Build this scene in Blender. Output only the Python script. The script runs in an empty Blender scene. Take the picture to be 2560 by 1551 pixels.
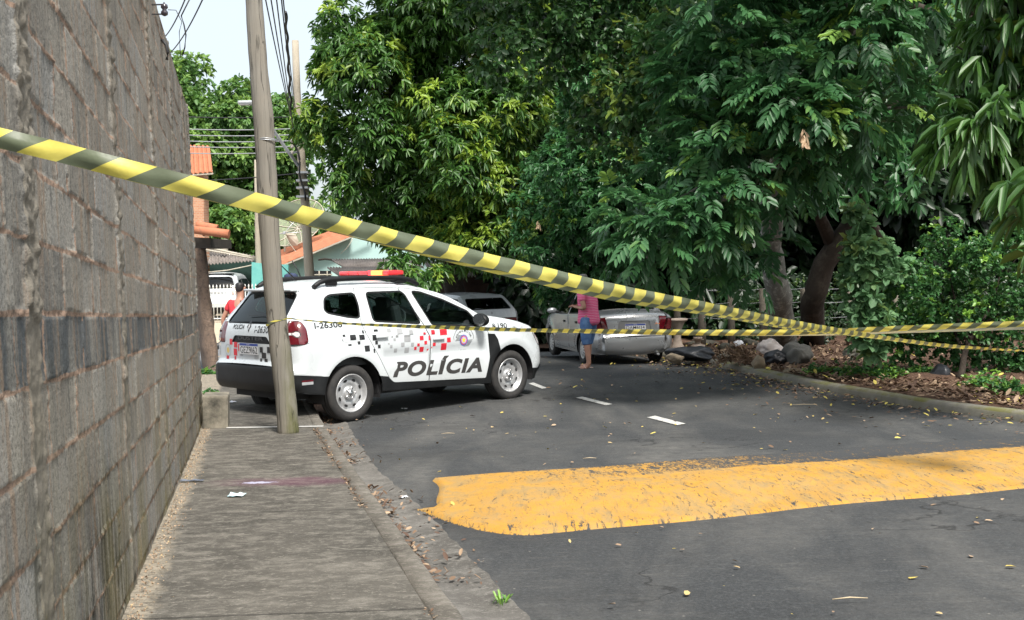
import bpy, bmesh, math, random
import numpy as np
from mathutils import Vector, Matrix
from mathutils.geometry import delaunay_2d_cdt
SC = bpy.context.scene
COL = SC.collection
rnd = random.Random(7)
RN = np.random.default_rng(11)

# ---------------------------------------------------------------- camera
FPX, PITCH, ROLL, CAMH = 2880.0, .0397, .0208, 1.836
F0 = np.array([0, math.cos(PITCH), -math.sin(PITCH)])
R00 = np.array([1., 0, 0]); U00 = np.array([0, math.sin(PITCH), math.cos(PITCH)])
R0 = math.cos(ROLL)*R00 - math.sin(ROLL)*U00
U0 = math.cos(ROLL)*U00 + math.sin(ROLL)*R00
cam_d = bpy.data.cameras.new('camera'); cam = bpy.data.objects.new('camera', cam_d); COL.objects.link(cam)
cam_d.sensor_width = 36; cam_d.lens = 36*FPX/2560; cam_d.clip_end = 2000; cam_d.clip_start = .05
mw = Matrix.Identity(4)
for i in range(3):
    mw[i][0] = R0[i]; mw[i][1] = U0[i]; mw[i][2] = -F0[i]
mw[2][3] = CAMH
cam.matrix_world = mw
SC.camera = cam
# ---------------------------------------------------------------- light
SUN_EL, SUN_AZ = math.radians(56), math.radians(158)      # azimuth measured from +Y towards +X
SUNV = Vector((math.sin(SUN_AZ)*math.cos(SUN_EL), math.cos(SUN_AZ)*math.cos(SUN_EL), math.sin(SUN_EL)))
W = bpy.data.worlds.new('World'); SC.world = W; W.use_nodes = True
nt = W.node_tree; bg = nt.nodes['Background']
sky = nt.nodes.new('ShaderNodeTexSky'); sky.sky_type = 'NISHITA'; sky.sun_disc = False
sky.sun_elevation = SUN_EL; sky.sun_rotation = SUN_AZ; sky.air_density = 1.0; sky.dust_density = 6.0; sky.ozone_density = .2
# thin bright haze veil over the blue
tcw = nt.nodes.new('ShaderNodeTexCoord'); nzw = nt.nodes.new('ShaderNodeTexNoise'); nzw.inputs['Scale'].default_value = 2.2; nzw.inputs['Detail'].default_value = 5
nt.links.new(tcw.outputs['Generated'], nzw.inputs['Vector']); rw = nt.nodes.new('ShaderNodeMapRange'); rw.inputs[1].default_value = .3; rw.inputs[2].default_value = .7; rw.inputs[3].default_value = .62; rw.inputs[4].default_value = .95
nt.links.new(nzw.outputs['Fac'], rw.inputs[0]); mw_ = nt.nodes.new('ShaderNodeMix'); mw_.data_type = 'RGBA'; mw_.inputs[7].default_value = (2.15, 2.35, 2.45, 1)
nt.links.new(rw.outputs[0], mw_.inputs[0]); nt.links.new(sky.outputs[0], mw_.inputs[6]); nt.links.new(mw_.outputs[2], bg.inputs[0]); bg.inputs[1].default_value = .15
sl = bpy.data.lights.new('sun', 'SUN'); so = bpy.data.objects.new('sun', sl); COL.objects.link(so)
sl.energy = 2.2; sl.angle = math.radians(12); sl.color = (1, .965, .91)
so.rotation_euler = SUNV.to_track_quat('Z', 'Y').to_euler()
SC.view_settings.view_transform = 'Standard'; SC.view_settings.look = 'None'
SC.view_settings.exposure = 1.5; SC.view_settings.gamma = 1

# ---------------------------------------------------------------- coordinates
def ray(x, y): return F0*FPX + R0*(x-1280) - U0*(y-775.5)
def at(x, y, Y):
    d = ray(x, y); return np.array([0, 0, CAMH]) + d*(Y/d[1])
def zroad(Y):
    Y = np.asarray(Y, float)
    a = (12.1-Y)/.5
    z = .041*.5*np.logaddexp(0, a)
    return z - .03*np.clip(Y-19.5, 0, 13.5)
def gnd(x, y, dz=0.):
    d = ray(x, y); t = 0
    lo, hi = .3, 400.
    for _ in range(60):
        m = (lo+hi)/2; P = d*(m/d[1])
        if CAMH+P[2] > float(zroad(m))+dz: lo = m
        else: hi = m
    return np.array([0, 0, CAMH]) + d*(lo/d[1])

# ---------------------------------------------------------------- object helpers
def tag(o, label=None, cat=None, group=None, kind=None):
    if label: o['label'] = label
    if cat: o['category'] = cat
    if group: o['group'] = group
    if kind: o['kind'] = kind
    return o
def empty(name, loc=(0, 0, 0), rz=0, label=None, cat=None, group=None):
    o = bpy.data.objects.new(name, None); COL.objects.link(o); o.empty_display_size = .2
    o.location = loc; o.rotation_euler = (0, 0, rz); tag(o, label, cat, group); return o
def mesh_np(name, v, f, mats, parent=None, smooth=True, mi=None, attrs=None):
    """v (n,3), f (m,k) array of equal sized faces"""
    v = np.asarray(v, np.float32); f = np.asarray(f, np.int32)
    me = bpy.data.meshes.new(name)
    me.vertices.add(len(v)); me.vertices.foreach_set('co', v.ravel())
    k = f.shape[1]
    me.loops.add(f.size); me.loops.foreach_set('vertex_index', f.ravel())
    me.polygons.add(len(f)); me.polygons.foreach_set('loop_start', np.arange(0, f.size, k, dtype=np.int32))
    me.polygons.foreach_set('loop_total', np.full(len(f), k, np.int32))
    if smooth: me.polygons.foreach_set('use_smooth', np.ones(len(f), bool))
    if mi is not None: me.polygons.foreach_set('material_index', np.asarray(mi, np.int32))
    for k_, a in (attrs or {}).items():
        at_ = me.attributes.new(k_, 'FLOAT', 'POINT'); at_.data.foreach_set('value', np.asarray(a, np.float32))
    me.update(calc_edges=True)
    if not isinstance(mats, (list, tuple)): mats = [mats]
    for m in mats: me.materials.append(m)
    o = bpy.data.objects.new(name, me); COL.objects.link(o)
    if parent is not None: o.parent = parent
    return o
class MB:
    def __init__(s): s.v = []; s.f = []; s.m = []; s.s = []
    def add(s, vs, fs, m=0, smooth=False):
        b = len(s.v); s.v += [tuple(float(q) for q in p) for p in vs]
        for f in fs: s.f.append(tuple(b+i for i in f)); s.m.append(m); s.s.append(smooth)
    def box(s, c, size, rz=0, m=0, bev=0., M=None):
        x, y, z = [q/2 for q in size]; b = bev
        if b > 0:
            bm = bmesh.new(); bmesh.ops.create_cube(bm, size=1)
            for v in bm.verts: v.co = Vector((v.co.x*size[0], v.co.y*size[1], v.co.z*size[2]))
            bmesh.ops.bevel(bm, geom=list(bm.edges), offset=b, segments=2, affect='EDGES', profile=.6)
            bm.verts.index_update()
            vs = [v.co.copy() for v in bm.verts]; fs = [[v.index for v in f.verts] for f in bm.faces]; bm.free()
        else:
            vs = [Vector(q) for q in ((-x,-y,-z),(x,-y,-z),(x,y,-z),(-x,y,-z),(-x,-y,z),(x,-y,z),(x,y,z),(-x,y,z))]
            fs = [(0,3,2,1),(4,5,6,7),(0,1,5,4),(1,2,6,5),(2,3,7,6),(3,0,4,7)]
        R = M if M is not None else Matrix.Rotation(rz, 3, 'Z')
        s.add([R @ v + Vector(c) for v in vs], fs, m)
    def tube(s, pts, r, n=8, m=0, cap=True, smooth=True):
        pts = [Vector([float(q) for q in p]) for p in pts]; N = len(pts)
        rs = r if isinstance(r, (list, tuple, np.ndarray)) else [r]*N
        vs = []; ref = None
        for i, p in enumerate(pts):
            d = (pts[min(i+1, N-1)]-pts[max(i-1, 0)]).normalized()
            if ref is None:
                ref = Vector((0, 0, 1)) if abs(d.z) < .9 else Vector((1, 0, 0))
            a = d.cross(ref)
            if a.length < 1e-4: a = d.orthogonal()
            a.normalize(); b = d.cross(a).normalized(); ref = -b if False else a.cross(d)*-1 if False else ref
            for k in range(n):
                t = 2*math.pi*k/n; vs.append(p + (a*math.cos(t)+b*math.sin(t))*rs[i])
        fs = []
        for i in range(N-1):
            for k in range(n):
                k2 = (k+1) % n; fs.append((i*n+k, i*n+k2, (i+1)*n+k2, (i+1)*n+k))
        s.add(vs, fs, m, smooth)
        if cap:
            b = len(s.v)-len(vs); s.f.append(tuple(b+k for k in range(n))[::-1]); s.m.append(m); s.s.append(False)
            s.f.append(tuple(b+(N-1)*n+k for k in range(n))); s.m.append(m); s.s.append(False)
    def lathe(s, prof, n=32, axis='Z', c=(0, 0, 0), m=0, M=None, smooth=True):
        """prof list of (r, h[, matindex])"""
        vs = []
        for q in prof:
            for k in range(n):
                t = 2*math.pi*k/n; a, b = q[0]*math.cos(t), q[0]*math.sin(t)
                p = Vector((a, b, q[1])) if axis == 'Z' else Vector((a, q[1], b))
                if M is not None: p = M @ p
                vs.append(p+Vector(c))
        b0 = len(s.v); s.v += [tuple(p) for p in vs]
        for i in range(len(prof)-1):
            mm = prof[i][2] if len(prof[i]) > 2 else m
            for k in range(n):
                k2 = (k+1) % n; s.f.append((b0+i*n+k, b0+i*n+k2, b0+(i+1)*n+k2, b0+(i+1)*n+k)); s.m.append(mm); s.s.append(smooth)
    def prism(s, poly, z0, z1, m=0, M=None):
        n = len(poly); vs = [Vector((p[0], p[1], z0)) for p in poly]+[Vector((p[0], p[1], z1)) for p in poly]
        if M is not None: vs = [M @ v for v in vs]
        s.add(vs, [tuple(range(n))[::-1], tuple(range(n, 2*n))]+[(i, (i+1) % n, n+(i+1) % n, n+i) for i in range(n)], m)
    def quad(s, a, b, c, d, m=0): s.add([a, b, c, d], [(0, 1, 2, 3)], m)
    def build(s, name, mats, parent=None, recalc=True):
        me = bpy.data.meshes.new(name); me.from_pydata(s.v, [], s.f)
        me.polygons.foreach_set('material_index', s.m); me.polygons.foreach_set('use_smooth', s.s)
        if recalc:
            bm = bmesh.new(); bm.from_mesh(me); bmesh.ops.recalc_face_normals(bm, faces=bm.faces); bm.to_mesh(me); bm.free()
        me.update()
        if not isinstance(mats, (list, tuple)): mats = [mats]
        for q in mats: me.materials.append(q)
        o = bpy.data.objects.new(name, me); COL.objects.link(o)
        if parent is not None: o.parent = parent
        return o

# ---------------------------------------------------------------- materials
def newmat(name):
    m = bpy.data.materials.new(name); m.use_nodes = True; nt = m.node_tree
    return m, nt, nt.nodes['Principled BSDF']
def N(nt, t, **k):
    n = nt.nodes.new('ShaderNode'+t)
    for a, b in k.items():
        if a.startswith('i_'):
            key = a[2:]; key = int(key) if key.isdigit() else key
            n.inputs[key].default_value = b
        else: setattr(n, a, b)
    return n
def coord(nt, kind='Object', scale=(1, 1, 1)):
    tc = N(nt, 'TexCoord'); mp = N(nt, 'Mapping'); mp.inputs['Scale'].default_value = scale
    nt.links.new(tc.outputs[kind], mp.inputs[0]); return mp.outputs[0]
def geopos(nt, scale=(1, 1, 1)):
    g = N(nt, 'NewGeometry'); mp = N(nt, 'Mapping'); mp.inputs['Scale'].default_value = scale
    nt.links.new(g.outputs['Position'], mp.inputs[0]); return mp.outputs[0]
def noise(nt, vec, scale, detail=4, rough=.6, dist=0):
    n = N(nt, 'TexNoise'); n.inputs['Scale'].default_value = scale; n.inputs['Detail'].default_value = detail
    n.inputs['Roughness'].default_value = rough; n.inputs['Distortion'].default_value = dist
    nt.links.new(vec, n.inputs['Vector']); return n.outputs['Fac']
def ramp(nt, fac, stops, interp='LINEAR'):
    r = N(nt, 'ValToRGB'); r.color_ramp.interpolation = interp; e = r.color_ramp.elements
    while len(e) > 1: e.remove(e[-1])
    e[0].position = stops[0][0]; c = stops[0][1]; e[0].color = (c, c, c, 1) if isinstance(c, (int, float)) else (*c, 1)
    for p, c in stops[1:]:
        q = e.new(p); q.color = (c, c, c, 1) if isinstance(c, (int, float)) else (*c, 1)
    nt.links.new(fac, r.inputs[0]); return r.outputs[0]
def mixc(nt, fac, a, b, blend='MIX'):
    n = N(nt, 'Mix', data_type='RGBA', blend_type=blend)
    for s, v in ((0, fac), (6, a), (7, b)):
        if hasattr(v, 'is_linked') or hasattr(v, 'links'): nt.links.new(v, n.inputs[s])
        else: n.inputs[s].default_value = v if not isinstance(v, tuple) else (*v, 1)
    return n.outputs[2]
def math_(nt, op, a, b=None, c=None, clamp=False):
    n = N(nt, 'Math', operation=op, use_clamp=clamp)
    for i, v in enumerate((a, b, c)):
        if v is None: continue
        if isinstance(v, (int, float)): n.inputs[i].default_value = v
        else: nt.links.new(v, n.inputs[i])
    return n.outputs[0]
def bump(nt, p, h, strength=.3, dist=.01):
    b = N(nt, 'Bump'); b.inputs['Strength'].default_value = strength; b.inputs['Distance'].default_value = dist
    nt.links.new(h, b.inputs['Height']); nt.links.new(b.outputs[0], p.inputs['Normal'])
def simple(name, c1, c2=None, scale=6, rough=.6, metal=0, bmp=0, bscale=40, coat=0, spec=.5, emit=None, es=1, stretch=(1,1,1), kind='Object', alpha=None):
    m, nt, p = newmat(name)
    c2 = c2 or tuple(min(1, q*1.25+.004) for q in c1)
    v = coord(nt, kind, stretch)
    f = noise(nt, v, scale, 5, .6)
    nt.links.new(ramp(nt, f, [(.3, c1), (.7, c2)]), p.inputs['Base Color'])
    p.inputs['Roughness'].default_value = rough; p.inputs['Metallic'].default_value = metal
    p.inputs['Coat Weight'].default_value = coat; p.inputs['Specular IOR Level'].default_value = spec
    if bmp: bump(nt, p, noise(nt, v, bscale, 4, .6), bmp, .01)
    if emit: p.inputs['Emission Color'].default_value = (*emit, 1); p.inputs['Emission Strength'].default_value = es
    return m
def car_paint(name, c, metal=0.):
    m, nt, p = newmat(name); v = coord(nt)
    z = N(nt, 'SeparateXYZ'); nt.links.new(v, z.inputs[0])
    d = math_(nt, 'MULTIPLY_ADD', z.outputs[2], -1.6, 1.15, clamp=True)      # road dust low on the body
    f = math_(nt, 'MULTIPLY', d, noise(nt, v, 7, 5, .7))
    col = mixc(nt, math_(nt, 'MULTIPLY', f, .55), c, (.30, .25, .19))
    nt.links.new(col, p.inputs['Base Color'])
    p.inputs['Metallic'].default_value = metal
    nt.links.new(math_(nt, 'MULTIPLY_ADD', noise(nt, v, 3, 4, .6), .25, .17), p.inputs['Roughness'])
    p.inputs['Coat Weight'].default_value = .6; p.inputs['Coat Roughness'].default_value = .06
    return m
def glass_mat(name, tint, dark=.5, rough=.02):
    m, nt, p = newmat(name); nt.nodes.remove(p)
    out = nt.nodes['Material Output']; tr = N(nt, 'BsdfTransparent'); tr.inputs[0].default_value = (*tint, 1)
    gl = N(nt, 'BsdfGlossy'); gl.inputs['Roughness'].default_value = rough; gl.inputs[0].default_value = (.9, .95, .95, 1)
    fr = N(nt, 'LayerWeight'); fr.inputs[0].default_value = .30
    f = math_(nt, 'MULTIPLY_ADD', fr.outputs['Fresnel'], .8, .02, clamp=True)
    mx = N(nt, 'MixShader'); nt.links.new(f, mx.inputs[0]); nt.links.new(tr.outputs[0], mx.inputs[1]); nt.links.new(gl.outputs[0], mx.inputs[2])
    nt.links.new(mx.outputs[0], out.inputs[0]); return m
def leaf_mat(name, dark, mid, young, rough=.42, trans=.3, sat=1):
    m, nt, p = newmat(name); out = nt.nodes['Material Output']
    g = N(nt, 'Attribute'); g.attribute_name = 'age'
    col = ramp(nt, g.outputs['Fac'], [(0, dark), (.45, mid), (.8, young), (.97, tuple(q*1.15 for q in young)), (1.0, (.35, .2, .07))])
    nt.links.new(col, p.inputs['Base Color']); p.inputs['Roughness'].default_value = rough
    p.inputs['Specular IOR Level'].default_value = .55
    tl = N(nt, 'BsdfTranslucent'); hs = N(nt, 'HueSaturation'); hs.inputs['Value'].default_value = 1.5; hs.inputs['Hue'].default_value = .485
    nt.links.new(col, hs.inputs['Color']); nt.links.new(hs.outputs[0], tl.inputs[0])
    mx = N(nt, 'MixShader'); mx.inputs[0].default_value = trans
    nt.links.new(p.outputs[0], mx.inputs[1]); nt.links.new(tl.outputs[0], mx.inputs[2]); nt.links.new(mx.outputs[0], out.inputs[0])
    return m
black_plastic = simple('black_plastic', (.007, .008, .009), (.014, .015, .016), rough=.5, spec=.3, bmp=.05, bscale=200)
dark_seam = simple('dark_seam', (.01, .01, .011), rough=.8)
rubber = simple('tyre_rubber', (.018, .018, .019), (.035, .033, .031), scale=12, rough=.85, bmp=.1, bscale=80)
# ================================================================ GROUND
WX = lambda Y: -3.53+.2286*(13-np.asarray(Y, float))            # foot line of the block wall
def line(p, q, dz):
    a, b = gnd(*p, dz), gnd(*q, dz); k = (b[0]-a[0])/(b[1]-a[1]); return lambda Y: a[0]+k*(np.asarray(Y, float)-a[1])
KIN = line((787, 1072), (1083, 1550), .12)
KOUT = lambda Y: KIN(Y)+.13
RIGHT = [gnd(*q) for q in ((2560, 1056), (2300, 1023), (2049, 977), (1874, 938), (1735, 909), (1640, 896))]
RY = np.array([-8]+[q[1] for q in RIGHT]+[RIGHT[-1][1]+4]); RX = np.array([RIGHT[0][0]+6.2]+[q[0] for q in RIGHT]+[RIGHT[-1][0]-1.25])
o_ = np.argsort(RY); RYs, RXs = RY[o_], RX[o_]
KR = lambda Y: np.interp(Y, RYs, RXs)
LEFTP = [gnd(*q) for q in ((1249, 1490), (1138, 1372), (1083, 1313), (1009, 1240), (935, 1177), (865, 1066))]
LY = np.array([q[1] for q in LEFTP]); LX = np.array([q[0] for q in LEFTP]); o_ = np.argsort(LY); LYs, LXs = LY[o_], LX[o_]
def AL(Y):
    Y = np.asarray(Y, float); x = np.interp(Y, LYs, LXs)
    x = np.where(Y < LYs[0], LXs[0]+(LYs[0]-Y)*.235, x); return np.where(Y > LYs[-1], LXs[-1]-(Y-LYs[-1])*.23, x)
def strip(name, xl, xr, zf, Y0, Y1, nY, nX, mat, wob=0., skirt=.12):
    Ys = np.linspace(Y0, Y1, nY); v = []; 
    for Y in Ys:
        a, b = float(xl(Y)), float(xr(Y))
        for k in range(nX):
            t = k/(nX-1); x = a+(b-a)*t; v.append((x, Y, float(zf(x, Y, t))))
    f = [(i*nX+k, i*nX+k+1, (i+1)*nX+k+1, (i+1)*nX+k) for i in range(nY-1) for k in range(nX-1)]
    o = mesh_np(name, v, f, mat); tag(o, kind='structure'); return o

def asphalt(name, c1, c2, dust, far=0):
    m, nt, p = newmat(name); v = geopos(nt)
    fine = noise(nt, v, 160, 3, .7); mid = noise(nt, v, 9, 6, .65); big = noise(nt, geopos(nt, (1, .35, 1)), .9, 5, .6, .6)
    col = mixc(nt, ramp(nt, fine, [(.35, 0), (.65, 1)]), c1, c2)
    ag = noise(nt, v, 48, 3, .8); col = mixc(nt, math_(nt, 'MULTIPLY', ramp(nt, ag, [(.52, 0), (.68, 1)]), .5), col, tuple(q*1.9 for q in c2)); col = mixc(nt, math_(nt, 'MULTIPLY', ramp(nt, ag, [(.32, 1), (.46, 0)]), .6), col, tuple(q*.4 for q in c1))
    col = mixc(nt, math_(nt, 'MULTIPLY', ramp(nt, big, [(.42, 0), (.72, 1)]), math_(nt, 'MULTIPLY_ADD', mid, .9, -.1, clamp=True)), col, dust)
    st = noise(nt, geopos(nt, (3, 28, 1)), 1.1, 5, .7, .8)
    col = mixc(nt, math_(nt, 'MULTIPLY', ramp(nt, st, [(.56, 0), (.78, 1)]), .35), col, dust)
    vo = N(nt, 'TexVoronoi'); vo.inputs['Scale'].default_value = 11; nt.links.new(v, vo.inputs['Vector'])
    sp = ramp(nt, vo.outputs['Distance'], [(.0, 1), (.055, 1), (.08, 0)])
    vc = N(nt, 'SeparateColor'); nt.links.new(vo.outputs['Color'], vc.inputs[0])
    sp = math_(nt, 'MULTIPLY', sp, ramp(nt, vc.outputs[0], [(.68, 0), (.70, 1)]))
    col = mixc(nt, math_(nt, 'MULTIPLY', sp, .55), col, (.32, .30, .26))
    dk = noise(nt, geopos(nt, (.5, 1.4, 1)), .55, 4, .6, .5)
    col = mixc(nt, math_(nt, 'MULTIPLY', ramp(nt, dk, [(.3, 1), (.5, 0)]), .35), col, tuple(q*.45 for q in c1))
    ve = N(nt, 'TexVoronoi', feature='DISTANCE_TO_EDGE'); ve.inputs['Scale'].default_value = .55
    wv = N(nt, 'VectorMath', operation='ADD'); nn = N(nt, 'TexNoise'); nn.inputs['Scale'].default_value = 2.5; nn.inputs['Detail'].default_value = 5; nt.links.new(v, nn.inputs['Vector']); nt.links.new(v, wv.inputs[0]); nt.links.new(nn.outputs['Color'], wv.inputs[1]); nt.links.new(wv.outputs[0], ve.inputs['Vector'])
    ck = math_(nt, 'MULTIPLY', ramp(nt, ve.outputs['Distance'], [(0, 1), (.006, .8), (.012, 0)]), ramp(nt, noise(nt, v, .5, 3, .6), [(.5, 0), (.6, .75)]))
    col = mixc(nt, ck, col, (.012, .012, .012))
    nt.links.new(col, p.inputs['Base Color']); p.inputs['Roughness'].default_value = .82; p.inputs['Specular IOR Level'].default_value = .35
    bump(nt, p, math_(nt, 'ADD', fine, math_(nt, 'MULTIPLY', mid, 2)), .5, .012)
    return m
m_asph = asphalt('asphalt', (.024, .026, .028), (.055, .058, .060), (.20, .19, .17))
m_asph2 = asphalt('sunlit_asphalt', (.11, .12, .135), (.20, .21, .225), (.30, .28, .25))  # lighter asphalt copy: sunlight on the cross street is put into its colour
def concrete(name, c1, c2, c3, walk=False):
    m, nt, p = newmat(name); v = geopos(nt)
    big = noise(nt, v, 1.3, 6, .62, .3); mid = noise(nt, geopos(nt, (1, 1.5, 1)), 6, 7, .74, .3); fine = noise(nt, v, 120, 3, .7)
    col = mixc(nt, ramp(nt, big, [(.35, 0), (.65, 1)]), c1, c2)
    col = mixc(nt, math_(nt, 'MULTIPLY', ramp(nt, mid, [(.47, 0), (.62, 1)]), .65), col, c3)
    col = mixc(nt, math_(nt, 'MULTIPLY', ramp(nt, noise(nt, geopos(nt, (1, 1.3, 1)), 28, 4, .8), [(.54, 0), (.66, 1)]), .65), col, tuple(q*1.25 for q in c3))
    col = mixc(nt, math_(nt, 'MULTIPLY', ramp(nt, fine, [(.25, 1), (.5, 0)]), .45), col, tuple(q*.4 for q in c1))
    h = math_(nt, 'ADD', math_(nt, 'MULTIPLY', mid, 1.5), fine)
    if walk:
        s = N(nt, 'SeparateXYZ'); nt.links.new(N(nt, 'NewGeometry').outputs['Position'], s.inputs[0])
        # distance from the foot of the wall
        u = math_(nt, 'ADD', math_(nt, 'MULTIPLY_ADD', s.outputs[1], .2286, 3.53-.2286*13), s.outputs[0])
        wob = noise(nt, v, 3.2, 6, .75); wob2 = noise(nt, v, 30, 4, .7)
        e = math_(nt, 'SUBTRACT', math_(nt, 'MULTIPLY_ADD', wob, .27, -.03), u)
        e = math_(nt, 'MULTIPLY_ADD', e, 16, .5, clamp=True)
        e = math_(nt, 'MULTIPLY', e, ramp(nt, wob2, [(.34, .35), (.5, 1)]))
        col = mixc(nt, math_(nt, 'MULTIPLY', e, .85), col, mixc(nt, wob2, (.16, .135, .10), (.42, .37, .29)))
        # expansion joints every 2.1 m
        jy = math_(nt, 'ADD', math_(nt, 'MULTIPLY', s.outputs[0], -.06), s.outputs[1])
        jf = math_(nt, 'PINGPONG', math_(nt, 'ADD', math_(nt, 'ADD', jy, math_(nt, 'MULTIPLY', wob, .05)), .25), 1.25)
        j = math_(nt, 'LESS_THAN', jf, .011)
        col = mixc(nt, math_(nt, 'MULTIPLY', j, .6), col, (.02, .019, .017))
        # purple paint spill
        c = gnd(730, 1204, .12)
        dx = math_(nt, 'MULTIPLY', math_(nt, 'SUBTRACT', s.outputs[0], float(c[0])), 1.25)
        dy = math_(nt, 'MULTIPLY', math_(nt, 'ADD', math_(nt, 'SUBTRACT', s.outputs[1], float(c[1])), math_(nt, 'MULTIPLY_ADD', wob, -.5, .25)), 3.2)
        d = math_(nt, 'SQRT', math_(nt, 'ADD', math_(nt, 'MULTIPLY', dx, dx), math_(nt, 'MULTIPLY', dy, dy)))
        sp = math_(nt, 'MULTIPLY', ramp(nt, math_(nt, 'ADD', d, math_(nt, 'MULTIPLY_ADD', mid, 1.1, -.5)), [(.35, 1), (.95, 0)]), .40)
        col = mixc(nt, sp, col, (.13, .035, .075))
        c = gnd(645, 1207, .12)
        dx = math_(nt, 'MULTIPLY', math_(nt, 'SUBTRACT', s.outputs[0], float(c[0])), 7)
        dy = math_(nt, 'MULTIPLY', math_(nt, 'SUBTRACT', s.outputs[1], float(c[1])), 16)
        d = math_(nt, 'ADD', math_(nt, 'SQRT', math_(nt, 'ADD', math_(nt, 'MULTIPLY', dx, dx), math_(nt, 'MULTIPLY', dy, dy))), math_(nt, 'MULTIPLY_ADD', wob2, 2.2, -1.1))
        col = mixc(nt, math_(nt, 'MULTIPLY', ramp(nt, d, [(.5, 1), (1.2, 0)]), .9), col, (.42, .42, .55))
        h = math_(nt, 'SUBTRACT', math_(nt, 'ADD', h, math_(nt, 'MULTIPLY', e, 2)), math_(nt, 'MULTIPLY', j, 3))
    nt.links.new(col, p.inputs['Base Color']); p.inputs['Roughness'].default_value = .9; p.inputs['Specular IOR Level'].default_value = .25
    bump(nt, p, h, .55, .012)
    return m
m_walk = concrete('sidewalk_concrete', (.052, .049, .042), (.105, .097, .083), (.21, .195, .168), True)
m_kerb = concrete('kerb_concrete', (.085, .078, .066), (.14, .128, .108), (.24, .22, .19))
m_gut = concrete('gutter_concrete', (.085, .08, .072), (.14, .132, .12), (.21, .20, .18))
# mossy kerb on the far side
m_kmoss, nt, p = newmat('mossy_kerb'); v = geopos(nt)
a = mixc(nt, noise(nt, v, 6, 6, .7), (.10, .095, .08), (.27, .255, .215)); s = N(nt, 'SeparateXYZ'); nt.links.new(v, s.inputs[0])
zf = math_(nt, 'GREATER_THAN', s.outputs[2], .085)
a = mixc(nt, math_(nt, 'MULTIPLY', ramp(nt, noise(nt, v, 2.3, 5, .7), [(.40, 0), (.62, 1)]), math_(nt, 'MULTIPLY_ADD', zf, .6, .2)), a, (.13, .13, .02))
nt.links.new(a, p.inputs['Base Color']); p.inputs['Roughness'].default_value = .95; bump(nt, p, noise(nt, v, 60, 4, .7), .6, .01)

m_dirt, nt, p = newmat('litter_soil'); v = geopos(nt)
a = mixc(nt, noise(nt, v, 1.5, 5, .6), (.055, .028, .017), (.12, .065, .04)); a = mixc(nt, ramp(nt, noise(nt, v, 25, 5, .75), [(.5, 0), (.68, 1)]), a, (.24, .14, .085))
nt.links.new(a, p.inputs['Base Color']); p.inputs['Roughness'].default_value = 1; bump(nt, p, noise(nt, v, 30, 5, .75), .9, .04)
m_pale, nt, p = newmat('pale_yard_soil'); v = geopos(nt)
a = mixc(nt, noise(nt, v, 1.5, 5, .6), (.34, .27, .19), (.52, .45, .34)); nt.links.new(a, p.inputs['Base Color']); p.inputs['Roughness'].default_value = 1

def terr(x, Y):
    z = zroad(Y)-.06
    return z
tx = np.concatenate([np.linspace(-120, -14, 14), np.linspace(-13, 13, 27), np.linspace(14, 120, 14)])
ty = np.concatenate([np.linspace(-30, -6, 6), np.linspace(-5, 30, 71), np.linspace(32, 70, 20), np.linspace(75, 600, 16)])
v = [(x, y, float(terr(x, y))-(.15 if y > 34 else 0)) for y in ty for x in tx]
n_ = len(tx); f = [(j*n_+i, j*n_+i+1, (j+1)*n_+i+1, (j+1)*n_+i) for j in range(len(ty)-1) for i in range(n_-1)]
tag(mesh_np('ground', v, f, m_dirt), kind='structure')

strip('road', AL, lambda Y: KR(Y)+.02, lambda x, Y, t: zroad(Y)+.03*math.sin(math.pi*min(1, max(0, t)))*.6, -6, 24.5, 124, 14, m_asph)
strip('cross_street', lambda Y: -30., lambda Y: 1.6+0*Y, lambda x, Y, t: float(zroad(Y))-.012, 16, 33.2, 40, 8, m_asph2)
strip('street_end', lambda Y: 1.5, lambda Y: 40., lambda x, Y, t: float(zroad(Y))-.02, 24.4, 29, 8, 8, m_asph)
strip('sidewalk', lambda Y: WX(Y)-.05 if Y < 13.4 else WX(Y)-1.0, KIN, lambda x, Y, t: zroad(Y)+.12, -5, 19, 90, 10, m_walk)
def kz(x, Y, t):
    return float(zroad(Y))+(.122 if t < .82 else .03)
# kerb with rounded arris and a face down to the gutter
def kerb(name, line_, side, prof, Y0, Y1, n, mat):
    v = []
    for Y in np.linspace(Y0, Y1, n):
        x = float(line_(Y)); w = .004*math.sin(Y*7)+.003*math.sin(Y*19)-(.012 if side > 0 and n > 200 and (Y % 1.0) < .022 else 0)
        for dx, dz in prof: v.append((x+side*(dx+w), Y, float(zroad(Y))+dz+.002*math.sin(Y*11)))
    k = len(prof); f = [(i*k+j, i*k+j+1, (i+1)*k+j+1, (i+1)*k+j) for i in range(n-1) for j in range(k-1)]
    return tag(mesh_np(name, v, f, mat), kind='structure')
kerb('kerb', KIN, 1, [(0, .09), (.006, .123), (.10, .124), (.12, .118), (.13, .10), (.135, .0)], -5, 19, 160, m_kerb)
kerb('kerb', KR, 1, [(0, -.02), (.01, .07), (.03, .10), (.06, .112), (.17, .114), (.18, .09)], -6, 24.4, 160, m_kmoss)
strip('gutter', lambda Y: KOUT(Y)+.003, lambda Y: AL(Y)+.03+.007*math.sin(Y*9)+.006*math.sin(Y*23), lambda x, Y, t: float(zroad(Y))+.008-.02*math.sin(math.pi*t)*(t < 1), -5, 14.6, 300, 6, m_gut)
def verge_z(x, Y, t):
    return float(zroad(Y))+.10+.16*t*0+ (0 if t == 0 else (.04*math.sin(x*1.7+Y)+.03*math.sin(Y*2.3-x*.7)+.02*math.sin(x*5+Y*3)+.02*min(1, t*8)))
strip('verge', lambda Y: KR(Y)+.17, lambda Y: 45., verge_z, -6, 27, 120, 60, m_dirt)
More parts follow.
